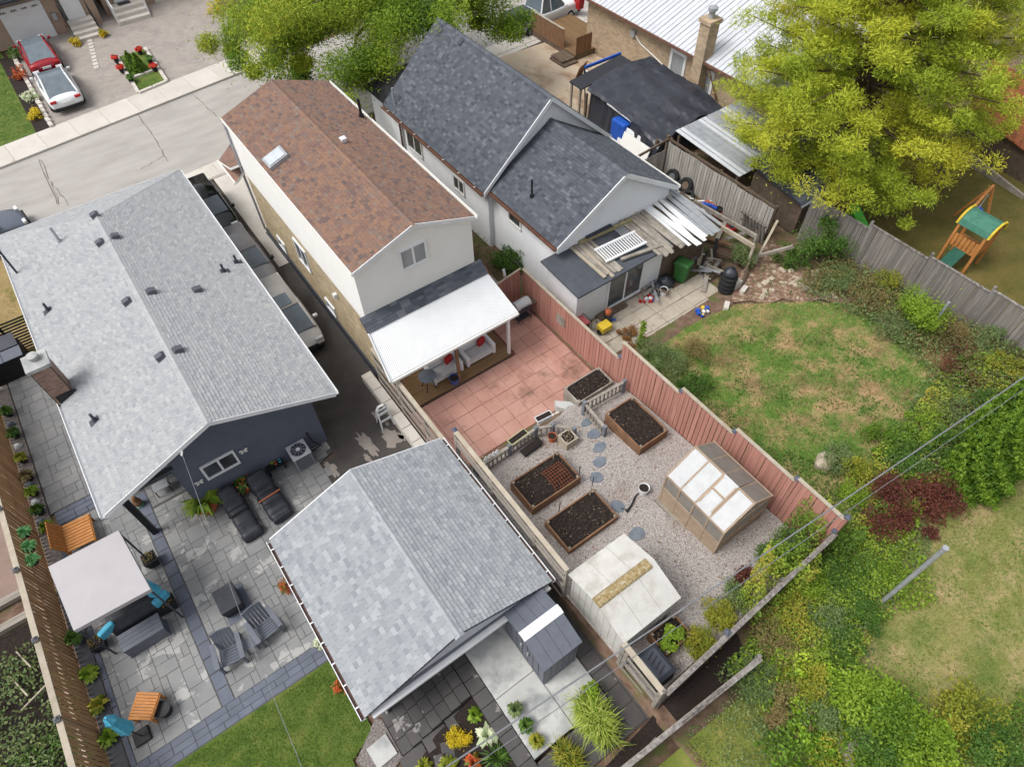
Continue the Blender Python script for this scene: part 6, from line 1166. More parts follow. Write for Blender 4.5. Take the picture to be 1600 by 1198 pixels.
p = A(235, 918, 1.4); t = thing('draped_umbrella', 'turquoise folded umbrella hanging by the gazebo post', 'umbrella', (p.x, p.y, .03)); MB().tube([(p.x, p.y, .03), (p.x, p.y, 2.2)], .025).build('pole', DGREY, t); MB().lathe([(.04, 0), (.2, .12), (.15, .5), (.1, .9), (.03, 1.15)], (p.x, p.y, 1.0), 9).build('canopy', TEAL, t)
t = thing('half_folded_umbrella', 'turquoise closed parasol tilted from a square black base', 'umbrella', (-6.45, 9.12, .03)); MB().box(-6.68, -6.24, 8.92, 9.34, .03, .13).build('base', BLACK, t, bevel=.03); MB().tube([(-6.46, 9.13, .13), (-6.5, 9.2, 1.2), (-6.52, 9.25, 2.0)], .022).build('pole', DGREY, t)
b = MB(); rings = []
for k, (r_, h_) in enumerate(((.05, .75), (.16, .82), (.14, 1.1), (.11, 1.5), (.13, 1.75), (.03, 2.0))): rings.append([(-6.5+r_*(1+.3*(i % 2))*math.cos(2*math.pi*i/12), 9.2+.03*h_+r_*(1+.3*(i % 2))*math.sin(2*math.pi*i/12), h_) for i in range(12)])
b.loft(rings).build('canopy', TEAL, t)
# wooden lounge chair
def slat_chair(lab, x, y, w_, d_, h, rz, back=True, nm='slatted_chair', cat='chair', m=TEAK):
    t = thing(nm, lab, cat, (x, y, .03), rz)
    for k in range(9): yy = -d_/2+(k+.5)*d_/9; MB().box(-w_/2, w_/2, yy-d_/22, yy+d_/22, h-.03, h).build('slat', m, t, local=True)
    for sx_ in (-1, 1):
        MB().box(sx_*w_/2-.03, sx_*w_/2+.03, -d_/2, d_/2, h-.09, h-.032).build('side_rail', m, t, local=True)
        for sy_ in (-1, 1): MB().box(sx_*(w_/2-.03)-.03, sx_*(w_/2-.03)+.03, sy_*(d_/2-.05)-.03, sy_*(d_/2-.05)+.03, 0, h-.09).build('leg', m, t, local=True)
    if back:
        for k in range(9): yy = -d_/2+(k+.5)*d_/9; MB().hexa([(-w_/2, yy-d_/22, h), (-w_/2, yy+d_/22, h), (-w_/2-.22, yy+d_/22, h+.55), (-w_/2-.22, yy-d_/22, h+.55), (-w_/2+.03, yy-d_/22, h), (-w_/2+.03, yy+d_/22, h), (-w_/2-.19, yy+d_/22, h+.55), (-w_/2-.19, yy-d_/22, h+.55)]).build('back_slat', m, t, local=True)
    return t
slat_chair('orange slatted timber lounge seat with raised back by the gazebo', -6.2, 16.25, .85, 1.1, .42, math.radians(-4)); slat_chair('orange slatted timber table beside the round black pot', -6.05, 9.68, .62, .72, .48, math.radians(-38), False, 'slatted_table', 'table')
# covered loungers
def covered(lab, x0_, x1_, y0_, y1_, rz=0):
    t = thing('covered_lounger', lab, 'lounger', ((x0_+x1_)/2, (y0_+y1_)/2, .03), rz); w_, L = (x1_-x0_)/2, (y1_-y0_)/2; rings = []; rg_ = random.Random(int(x0_*100))
    for k in range(25):
        s_ = k/24; y = lerp(-L, L, s_); top = pw(s_, [(0, .2), (.04, .32), (.5, .36), (.66, .42), (.9, .82), (.97, .84), (1, .6)])+rg_.uniform(-.05, .05); e = w_+rg_.uniform(-.035, .035)
        rings.append([(-e, y, 0), (-e*1.02, y, top*.5), (-e*.88, y, top*.93), (-e*.4, y, top+rg_.uniform(-.02, .02)), (e*.4, y, top+rg_.uniform(-.03, .02)), (e*.88, y, top*.93), (e*1.02, y, top*.5), (e, y, 0)])
    o = MB().loft(rings).build('cover', COVER, t, True, True); s_ = o.modifiers.new('s', 'SUBSURF'); s_.levels = 1; s_.render_levels = 2
    MB().box(-w_*1.05, w_*1.05, -.02, .02, .38, .4).build('strap', TERRA if x0_ > -1.2 else BLACK, t, local=True); return t
covered('lounger under a black cover next to the tall fern', -1.98, -1.28, 12.8, 14.85, math.radians(3)); covered('lounger under a black cover with an orange strap, next to the air conditioner', -.95, -.2, 12.85, 14.75, math.radians(4))
# air conditioner
t = thing('air_conditioner', 'pale grey air conditioner unit with round fan grille by the blue siding', 'air conditioner', (1.0, 14.6, .03)); MB().box(.66, 1.3, 14.28, 14.94, .06, .78).build('cabinet', STEEL, t, bevel=.03)
tp_ = MB().box(.64, 1.32, 14.26, 14.96, .782, .83).build('top_cover', mat('ac_top', [(192, 196, 202), (208, 212, 216)], rough=.5), t, bevel=.02); g_ = MB()
MB().lathe([(.01, 0), (.27, 0), (.27, .01), (.01, .01)], (.98, 14.61, .832), 24).build('fan_opening', DGREY, tp_); MB().lathe([(.01, 0), (.07, 0), (.07, .03), (.01, .03)], (.98, 14.61, .845), 14).build('fan_hub', WHITE, tp_)
for k in range(5): MB().tube([(.98+.27*math.cos(a), 14.61+.27*math.sin(a), .86) for a in (2*math.pi*k/5, 2*math.pi*k/5+math.pi)], .008, 4).build('grille_bar', STEEL, tp_)
for k in range(8): MB().box(.652, .66, 14.32, 14.9, .14+k*.08, .18+k*.08).build('louvre', DGREY, t); MB().box(.7, 1.26, 14.272, 14.28, .14+k*.08, .18+k*.08).build('louvre', DGREY, t)
o = MB().tube([(1.5, 14.95, 1.0), (1.55, 14.8, .6), (1.75, 14.7, .3), (1.45, 14.75, .15), (1.34, 14.7, .3)], .03, 6).build('hose', BLACK); tag(o, 'coiled black hoses by the air conditioner', 'hose')
# fire pit
t = thing('covered_fire_pit', 'square black covered fire table on a dark mat', 'fire table', (-3.08, 11.2, .03)); MB().box(-3.35, -2.55, 10.6, 11.75, .034, .045).build('mat', PAVD, t); MB().loft([[(-3.3, 10.85, .045), (-2.75, 10.85, .045), (-2.75, 11.6, .045), (-3.3, 11.6, .045)], [(-3.36, 10.8, .5), (-2.72, 10.8, .5), (-2.72, 11.64, .5), (-3.36, 11.64, .5)], [(-3.36, 10.8, .56), (-2.72, 10.8, .56), (-2.72, 11.64, .56), (-3.36, 11.64, .56)]]).build('cover', COVER, t, bevel=.02)
# adirondack chairs
def adirondack(lab, x, y, rz):
    t = thing('adirondack_chair', lab, 'chair', (x, y, .03), rz, 'adirondack chairs by the fire table')
    for k in range(6): MB().hexa([(-.26, -.3+k*.1, .36-k*.03), (.26, -.3+k*.1, .36-k*.03), (.26, -.215+k*.1, .335-k*.03), (-.26, -.215+k*.1, .335-k*.03), (-.26, -.3+k*.1, .385-k*.03), (.26, -.3+k*.1, .385-k*.03), (.26, -.215+k*.1, .36-k*.03), (-.26, -.215+k*.1, .36-k*.03)]).build('seat_slat', RESIN, t, local=True)
    for k in range(6): xx = -.25+k*.1; top = .98-.03*abs(k-2.5); MB().hexa([(xx-.04, .28, .2), (xx+.04, .28, .2), (xx+.04, .31, .2), (xx-.04, .31, .2), (xx-.045, .55, top), (xx+.045, .55, top), (xx+.045, .58, top), (xx-.045, .58, top)]).build('back_slat', RESIN, t, local=True)
    for s_ in (-1, 1):
        MB().box(s_*.36-.07, s_*.36+.07, -.38, .42, .58, .61).build('armrest', RESIN, t, local=True); MB().box(s_*.33-.03, s_*.33+.03, -.35, -.28, 0, .58).build('front_leg', RESIN, t, local=True); MB().bar((s_*.3, -.32, .33), (s_*.3, .62, .03), .03, .1).build('rear_leg', RESIN, t, local=True)
adirondack('grey adirondack chair on the terrace, on the gazebo side of the small table', -3.6, 9.65, math.radians(-8)); adirondack('grey adirondack chair on the terrace, on the garage side of the small table', -2.45, 9.75, math.radians(8))
t = thing('side_table', 'small grey slatted table between the two adirondack chairs', 'table', (-3.03, 9.6, .03))
for k in range(5): MB().box(-3.2, -2.86, 9.42+k*.075, 9.42+k*.075+.065, .42, .45).build('slat', RESIN, t)
for sx_ in (-3.17, -2.89):
    for sy_ in (9.46, 9.76): MB().box(sx_-.025, sx_+.025, sy_-.025, sy_+.025, .03, .42).build('leg', RESIN, t)
# bins at the side of the bungalow
t = thing('bin_store', 'dark lidded bin store beside the chimney walkway', 'bin store', (-6.4, 25.3, .03)); MB().box(-7.2, -5.8, 24.85, 25.9, .03, 1.0).build('body', BLACK, t)
for x in (-7.18, -6.48): MB().hexa([(x, 24.83, 1.0), (x+.68, 24.83, 1.0), (x+.68, 25.35, 1.08), (x, 25.35, 1.08), (x, 24.83, 1.03), (x+.68, 24.83, 1.03), (x+.68, 25.35, 1.11), (x, 25.35, 1.11)]).build('lid', RESIN, t)
MB().hexa([(-7.18, 25.4, 1.1), (-5.82, 25.4, 1.1), (-5.82, 25.95, 1.3), (-7.18, 25.95, 1.3), (-7.18, 25.4, 1.13), (-5.82, 25.4, 1.13), (-5.82, 25.95, 1.33), (-7.18, 25.95, 1.33)]).build('back_lid', DGREY, t)
# retaining planter along cedar fence
struct(MB().prism([(-7.38, 8.4), (-6.98, 8.4), (-6.98, 14.6), (-7.38, 14.6)], 0, .06).build('planter_strip', mat('black_membrane', [(62, 64, 70), (84, 86, 92)], s=1, rough=.5)))
# clothesline pole, rear
pb = A(1373, 944, 1.75); o = MB().tube([(pb.x, pb.y, G(pb.x, pb.y)-.02), (pb.x, pb.y, 5.5)], .06, 12).tube([(pb.x, pb.y, 5.5), (pb.x, pb.y, 5.56)], .075, 12).build('clothes_pole', STEEL); tag(o, 'plain grey steel pole standing at the edge of the worn lawn', 'pole')
p = A(1447, 522, 1.2); o = MB().tube([(p.x, p.y, G(p.x, p.y)), (p.x+.05, p.y, 2.9)], .05, 8).build('marker_pole', STEEL); tag(o, 'thin pale pole standing in the lime green shrub', 'pole')
# overhead wires
for i, (dz, dy, l) in enumerate(((0, 0, 'upper overhead wire crossing above the rear fences'), (-.16, .04, 'middle overhead wire running close below the upper one'), (-.7, -.12, 'lowest overhead wire above the rear fences'))):
    a, c = A(560, 1290, 7), A(1760, 480, 7); pts = [lerp(a, c, k/30)+Vector((0, dy, dz-1.1*math.sin(math.pi*k/30)*.2)) for k in range(31)]; o = MB().tube(pts, [.012, .009, .008][i], 6).build('overhead_wire', WIRE); tag(o, l, 'wire')
o = MB().tube([(-1.98, 14.12, 4.0), (-2.4, 8, 4.2), (-2.5, 2, 5.2)], .007, 5).build('service_wire', WIRE); tag(o, 'thin service wire running from the bungalow gable over the terrace', 'wire')
# wood pile bottom right
p = A(1340, 1180, 1.95); rg = random.Random(8)
for i in range(9):
    o = MB().tube([(-.35, 0, 0), (.35, 0, 0)], .1, 8).build('split_log', OLDW); x, y = p.x+(i % 3)*.34-.3, p.y-.1+(i//3)*.18; o.location = (x, y, G(x, y)+.1+(i//3)*.12); o.rotation_euler[2] = rg.uniform(-.6, .6)+.5; tag(o, 'pale split log in the heap at the bottom of the vine bank', 'log', 'logs in the heap')
# white iron stand and flower boxes on the railing
def flower_box(lab, x, y, z, w_, d_, m, rz=0):
    t = thing('flower_box', lab, 'flower box', (x, y, z), rz); MB().loft([[(-w_*.42, -d_*.4, 0), (w_*.42, -d_*.4, 0), (w_*.42, d_*.4, 0), (-w_*.42, d_*.4, 0)], [(-w_/2, -d_/2, .2), (w_/2, -d_/2, .2), (w_/2, d_/2, .2), (-w_/2, d_/2, .2)]]).build('trough', m, t, local=True); MB().box(-w_/2+.025, w_/2-.025, -d_/2+.025, d_/2-.025, .19, .205).build('soil', SOIL, t, local=True)
flower_box('white flower trough on the patio railing corner', 8.35, 10.25, 1.4, .62, .24, WHITE, -.1); flower_box('cream green flower trough hanging on the patio railing', 7.2, 10.18, 1.25, .75, .26, mat('pale_green', [(196, 198, 150), (210, 212, 168)]), .08); flower_box('black flower trough standing on gravel below the patio railing', 7.45, 9.75, G(7.4, 9.7)+.02, .85, .26, BLACK, .08)
bucket('orange terracotta pot by the square wooden planter', 8.25, 9.62, G(8.2, 9.6)+.02, .15, .3, TERRA, SOIL, 'pot', 'terracotta_pot'); raised_bed('small square wooden planter box beside the terracotta pot', 8.35, 8.85, 8.95, 9.45, G(8.6, 9.2), .4, None, NEWW, 'planter_box', 2)
bucket('white pot with soil next to the greenhouse corner', 9.22, 6.15, G(9.2, 6.1)+.02, .17, .32, WHITE, SOIL, 'pot', 'white_pot'); bucket('blue glazed pot with a dry plant on the deck edge', 7.1, 14.12, .44, .19, .3, mat('blue_glaze', [(70, 90, 160), (90, 110, 180)], rough=.3), SOIL, 'pot', 'blue_pot')
t = thing('iron_flower_stand', 'white curled iron stand on the patio railing', 'stand', (6.05, 10.08, 1.4)); b = MB()
for k in range(4): b.tube([(5.8+k*.15+.08*math.cos(a), 10.08+.03*math.sin(a*2), 1.5+.08*math.sin(a)) for a in np.linspace(0, 2*math.pi, 11)], .022, 5)
b.bar((5.75, 10.08, 1.42), (6.35, 10.08, 1.42), .03); b.build('scrolls', WHITE, t)
# square planters
for px, py, l in ((150, 1003, 'square black planter with sparse plants by the end of the storage bench'), (262, 940, 'square black planter with sparse plants by the turquoise umbrella'), (233, 872, 'square black planter with sparse plants by the gazebo post')):
    p = A(px, py, .4); t = thing('square_planter', l, 'planter', (p.x, p.y, .03), 0, 'square black planters'); MB().loft([[(-.15, -.15, 0), (.15, -.15, 0), (.15, .15, 0), (-.15, .15, 0)], [(-.21, -.21, .42), (.21, -.21, .42), (.21, .21, .42), (-.21, .21, .42)]]).build('pot', BLACK, t, local=True); MB().box(-.18, .18, -.18, .18, .41, .426).build('soil', SOIL, t, local=True)
    P = np.column_stack([RNG.uniform(-.16, .16, 60), RNG.uniform(-.16, .16, 60), RNG.uniform(.44, .55, 60)]); o = npmesh('leaves', leaf_quads(P, .07), 4, RNG.uniform(0, 1, 60), F_DRY, None, True); o.parent = t
# left neighbour vegetable plot
patch('vegetable_plot', [(-14, 6), (-7.55, 6), (-7.55, 14.4), (-14, 14.4)], SOIL, .012, flat(0), 2); patch('neighbour_patio', [(-14, 15.6), (-7.55, 15.6), (-7.55, 19), (-14, 19)], mat('brown_paving', [(140, 120, 110), (156, 134, 124)], s=1.5, rough=.9), .012, flat(0), 2)
me = unit_mesh('sleeper', OLDW, .01)
for i, (y, l) in enumerate(((15.45, 'pale timber sleeper edging the neighbour patio'), (14.6, 'pale timber sleeper edging the vegetable plot'))): o = piece('timber_sleeper', me, None, (-9, y, .0), (0, 0, 0), (2.9, .25, .2)); tag(o, l, 'sleeper')
for i, (a, c) in enumerate((((15, 1105), (70, 1067)), ((0, 1050), (40, 1085)), ((10, 1010), (45, 1040)))): p, q = A(*a, .5), A(*c, .7); o = MB().bar((p.x, p.y, .01), (q.x, q.y, .6), .04).build('garden_stake', NEWW); tag(o, ['long pale stake lying through the vegetable vines', 'pale stake standing among the vegetable vines', 'thin stake leaning at the top of the vegetable plot'][i], 'stake')
# ================================================================ lawns
def thicket(name, lab, poly, dens, size, m, hmax, f=1.0, seed=0, lo=.15):
    rg_ = np.random.default_rng(seed); P = scatter(poly, dens, rg_); x, y = P[:, 0]*f, P[:, 1]*f
    nz = .5+.22*np.sin(x*2.1+1.3*np.sin(y*1.7+seed))+.18*np.sin(y*2.9+1.1*np.sin(x*2.3))+.14*np.sin(x*5.3+y*4.1)+.1*np.sin(y*7.7-x*6.1); tn = .5+.3*np.sin(x*1.3+y*.9+seed)+.25*np.sin(y*2.2-x*1.9)
    keep = rg_.uniform(0, 1, len(P)) < np.clip(nz*1.5, .1, 1); P, nz, tn = P[keep], np.clip(nz, 0, 1)[keep], tn[keep]
    P = gz(P); P[:, 2] += .03+hmax*(lo+(1-lo)*nz)*rg_.uniform(0, 1, len(P))**.55
    o = npmesh(name, leaf_quads(P, size, .5, .55, rng=rg_), 4, np.clip(tn*.7+rg_.uniform(-.05, .4, len(P)), 0, 1), m, None, True); o['label'] = lab; o['category'] = 'undergrowth'; return o
def sheet_blades(name, lab, poly, dens, L, W, m, tone=(0, 1), off=.0, zf=None, sc_=1.2):
    P = scatter(poly, dens); P = gz(P, off) if zf is None else np.column_stack([P[:, :2], np.full(len(P), zf)])
    big = .5+.5*np.sin(P[:, 0]*1.7*sc_+2*np.sin(P[:, 1]*1.3*sc_))*np.cos(P[:, 1]*1.9*sc_+1.5*np.sin(P[:, 0]*.9))
    tn = np.clip(lerp(tone[0], tone[1], .55*big+.45*RNG.uniform(0, 1, len(P))), 0, 1)
    o = npmesh(name, blades(P, L, W, .9), 3, tn, m, None, True); o['label'] = lab; o['category'] = 'grass'; return o
PC = [(11.95, 10.6), (16.6, 10.7), (18.3, 10.4), (20.6, 8.5), (21.9, 7.2), (22.2, 2.2), (19, 1.5), (11.95, 1.6)]
patch('garden_lawn', PC, LAWNC, .014, G, .45); sheet_blades('lawn_grass', 'patchy green and straw grass of the enclosed garden lawn', PC, 430, .11, .032, F_GRC, (0, 1.1), sc_=1.3)
PD = [(23.85, 11.6), (46, 11.6), (46, -12), (23.85, -12)]; patch('play_lawn', PD, LAWND, .014, G, 1.2)
sheet_blades('play_lawn_grass', 'olive brown grass around the play set', [(23.9, 11.5), (36, 11.5), (36, 0), (23.9, 0)], 120, .08, .022, L_('olive_grass', [(86, 92, 36), (110, 100, 50), (136, 112, 62)]))
PE = [(8.6, .2), (23.6, .9), (23.6, -14), (5.5, -14), (6.2, -2.2)]; patch('worn_lawn', PE, LAWNE, .014, G, .8); sheet_blades('worn_lawn_grass', 'worn green and straw grass of the open back lawn', [(8.6, .1), (22, .6), (22, -7), (6.3, -7), (6.4, -2.2)], 460, .11, .032, L_('worn_grass', [(86, 116, 40), (130, 140, 72), (180, 160, 116)]))
PF = [(1.0, .35), (8.5, .05), (6.2, -2.2), (5.4, -14), (-6, -14)]; patch('lane_lawn', PF, mat('lane_green', [(104, 118, 48), (132, 138, 68)], s=1.2, rough=1, bump=.6, bs=40, dirt=((170, 146, 96), .6, .56, .72)), .014, G, .8); sheet_blades('lane_grass', 'short grass beyond the long grey back fence', [(1.2, .3), (8.4, .0), (6.6, -2.4), (3, -3)], 520, .1, .03, L_('lane_blade', [(84, 108, 38), (116, 130, 54), (150, 142, 84), (104, 124, 50)])); thicket('lane_weeds', 'leafy weeds creeping over the lane grass', [(5.2, .4), (8, .1), (7.6, -2.6), (6.4, -2.6), (5, -1)], 260, .08, F_MID, .15, 1.4, 9)
sheet_blades('terrace_lawn_grass', 'trimmed green grass of the small lawn by the garage', [(-6.8, 7.85), (-1.25, 7.85), (-1.25, 5.5), (-2.1, 5.1), (-2.2, 3.2), (-6.8, 3.2)], 900, .065, .02, L_('mown_blade', [(66, 94, 30), (88, 114, 40), (112, 130, 56), (138, 140, 78)]), (0, 1), zf=.03, sc_=1.8)
sheet_blades('front_lawn_grass', 'green grass of the front lawn across the street', [(-8, 42.5), (-2, 43.2), (-2, 52), (-8, 52)], 90, .1, .04, F_GRASS, zf=.06)
sheet_blades('side_lawn_grass', 'dry straw grass beside the bungalow', [(-9, 26.4), (-4.4, 26.4), (-4.4, 31), (-9, 31)], 150, .07, .02, L_('straw_grass', [(140, 120, 70), (176, 150, 98), (190, 166, 116)]), zf=.01)
# low weeds / ground cover over lawn edges
def cover(name, lab, poly, dens, size, m, h=.12, up=.6):
    P = scatter(poly, dens); P = gz(P); c = .5+.5*np.sin(P[:, 0]*2.3)*np.cos(P[:, 1]*2.9+P[:, 0]); P = P[RNG.uniform(0, 1, len(P)) < .25+.75*c]; P[:, 2] += RNG.uniform(.02, h, len(P))
    o = npmesh(name, leaf_quads(P, size, up), 4, RNG.uniform(0, 1, len(P)), m, None, True); o['label'] = lab; o['category'] = 'ground cover'; return o
cover('weed_cover', 'low clover and weeds along the salmon fence', [(11.95, 9.5), (14.6, 9.8), (14.2, 7.5), (13.4, 5.5), (14.4, 3.4), (16.5, 1.5), (11.95, 1.5)], 300, .075, F_GRN); cover('bank_cover', 'mixed low weeds on the bank between the fences', [(7.2, .9), (13.5, 1.3), (16, 1.8), (13, -1.4), (10.8, -.6), (9.4, -1.6), (7, -.6)], 650, .09, F_LIME, .45); cover('bank_weeds', 'olive weeds mixed through the outer bank', [(6.8, .9), (13.5, 1.3), (18, 2.2), (14, -.6), (10.8, -.9), (9.4, -2.6), (6.6, -1.2)], 500, .09, F_MID, .35); cover('vine_bank', 'dense vine growth at the foot of the worn lawn', [(6.4, -.8), (9.2, -1.2), (10.2, -3.0), (9.6, -4.6), (6, -4.2)], 900, .11, F_CED, .6)
cover('border_cover', 'dry tangled weeds along the grey stepped fence', [(20.6, 8.8), (23.6, 10.2), (23.6, .2), (17.5, .6), (17.5, 2.6), (20.8, 3.4), (21.3, 6.5)], 420, .09, F_DRY, .5); cover('border_greens', 'green weeds mixed through the far border', [(20.4, 8.8), (23.6, 10.2), (23.6, .2), (15.5, .6), (15.8, 2.4), (20.4, 3.6), (21, 6.5)], 420, .1, F_MID, .55); cover('rubble_weeds', 'scattered weeds in the rubble bed', [(18.5, 10.5), (22.5, 12), (23.5, 9.5), (21, 8.5)], 70, .08, F_GRN, .2)
cover('gap_weeds', 'weeds in the narrow yard between the two houses', [(10.2, 16.5), (12.6, 16.5), (12.6, 22), (10, 22)], 130, .09, F_GRN, .3); cover('fence_weeds', 'green weeds in the gap between garage and garden fence', [(4.76, 5.6), (5.0, 5.6), (5.0, 10.3), (4.76, 10.3)], 500, .09, F_LIME, .5); cover('vegetable_vines', 'sprawling vegetable vines in the neighbour plot', [(-10.5, 7.5), (-7.6, 7.5), (-7.6, 13.6), (-10.5, 13.6)], 330, .12, F_MID, .5); cover('vegetable_leaves', 'dark green leaves deeper in the neighbour plot', [(-10.5, 7.5), (-7.6, 7.5), (-7.6, 10.6), (-10.5, 10.6)], 260, .12, F_GRN, .6)
TH1 = L_('thicket_mixed', [(58, 86, 30), (90, 120, 40), (120, 146, 52), (154, 168, 62), (164, 148, 66)]); TH2 = L_('thicket_dry', [(70, 78, 40), (98, 98, 56), (124, 112, 72), (92, 106, 50), (134, 126, 70)]); TH3 = L_('thicket_lime', [(78, 112, 28), (114, 150, 38), (146, 178, 52), (174, 188, 64)])
thicket('bank_thicket', 'tangled green undergrowth between rear fence and worn lawn', [(8.2, 1.2), (14.8, 1.7), (15.4, .6), (13.0, -.3), (11.8, -.9), (10.3, -1.0), (9.0, -1.4), (7.6, -.2)], 900, .085, TH1, .6, 1, 1)
thicket('fence_thicket', 'shrubby growth spilling over the end of the rear fence', [(8.4, 1.15), (8.6, 1.9), (10.2, 2.4), (11.7, 2.7), (12.6, 1.9), (12.4, .9)], 1700, .085, TH1, 2.1, 1.3, 2)
thicket('vine_thicket', 'lime green vines over the fence corner by the worn lawn', [(7.4, .2), (8.6, .4), (9.6, -1.4), (10.3, -3.2), (9.6, -4.6), (7.4, -3.6), (7.2, -1.6)], 900, .1, TH3, .8, 1, 3)
thicket('border_thicket', 'dry brown and green undergrowth along the stepped fence', [(20.4, 9.4), (23.6, 10.4), (23.6, 1.0), (20.0, 1.4), (20.6, 2.6), (21.9, 3.6), (21.5, 4.7), (22.3, 5.6), (21.2, 6.6), (21.9, 7.6)], 560, .085, TH2, .75, 1, 4)
thicket('corner_thicket', 'green undergrowth at the cedar end of the garden lawn', [(14.8, 1.3), (15.6, 2.6), (18.2, 2.9), (21.2, 3.4), (23.6, 2.2), (23.6, -.4), (19.5, -.6), (17.6, .2)], 700, .09, TH1, .75, 1, 5)
thicket('right_bank_thicket', 'bronze green bushes at the far foot of the worn lawn', [(10.4, -4.0), (12.6, -3.9), (14.5, -5.2), (13.5, -6.5), (10.5, -6.0)], 700, .1, TH1, .8, 1, 6)
thicket('lawn_weeds', 'scattered leafy weeds over the enclosed garden lawn', [(12, 9.6), (15.5, 10), (20, 7.2), (20, 2.6), (12, 2)], 150, .07, F_GRN, .1, 1.6, 7)
patch('lane_soil', [(1.2, .82), (5.1, 1.17), (8.2, 1.38), (7.7, .5), (1.2, .8)], MULCH, .02, G, .4)
# fallen leaves and small litter
P = gz(scatter([(5.3, 1.6), (11.6, 1.7), (11.6, 9.5), (5.3, 9.5)], 9), .05); o = npmesh('leaf_litter', leaf_quads(P, .07, 2), 4, RNG.uniform(0, 1, len(P)), F_BRN, None, True); o['label'] = 'fallen brown leaves over the gravel'; o['category'] = 'leaf litter'
# ================================================================ shrubs
def shrub(lab, cat, x, y, r, h, m, n=900, size=.09, z=None, name=None, k=16, flat=.75, up=.5, group=None, lim=(0, 1), spread=.62, asp=.55):
    g = G(x, y) if z is None else z; t = thing(name or 'shrub', lab, cat, (x, y, g), 0, group); rg_ = random.Random(hash((round(x, 2), round(y, 2))) & 0xffff); cs, rs, st = [], [], MB()
    for i in range(k):
        a = 2*math.pi*i/k+rg_.uniform(-.4, .4); q = r*spread*math.sqrt(rg_.uniform(.05, 1)); q *= rg_.uniform(.8, 1.45); zz = g+h*rg_.uniform(.2, .85)-(q/r)**2*h*.2; zz = max(zz, g+.1*h); cs.append((x+q*math.cos(a), y+q*math.sin(a), zz)); rs.append(min(r, h)*rg_.uniform(.2, .5))
        if i < 5: st.tube([(x, y, g), (lerp(x, cs[-1][0], .5), lerp(y, cs[-1][1], .5), lerp(g, zz, .65)), cs[-1]], [.03*r+.008, .02*r+.006, .006], 5)
    per = max(20, n//k); P, d = clumps(cs, rs, per, shell=.35, flat=flat); P[:, 2] = np.maximum(P[:, 2], g+.03); tn = np.repeat([rg_.uniform(.15, .85) for _ in range(k)], per)*.55+RNG.uniform(0, .5, len(P)); tn = lim[0]+tn*(lim[1]-lim[0])
    st.build('stem', STEM, t); npmesh('foliage', leaf_quads(P, size, up, asp), 4, tn, m, t, True); return t
def at_px(px, py, h):
    z = 1.2
    for _ in range(6): p = A(px, py, z+h*.5); z = G(p.x, p.y)
    return p.x, p.y
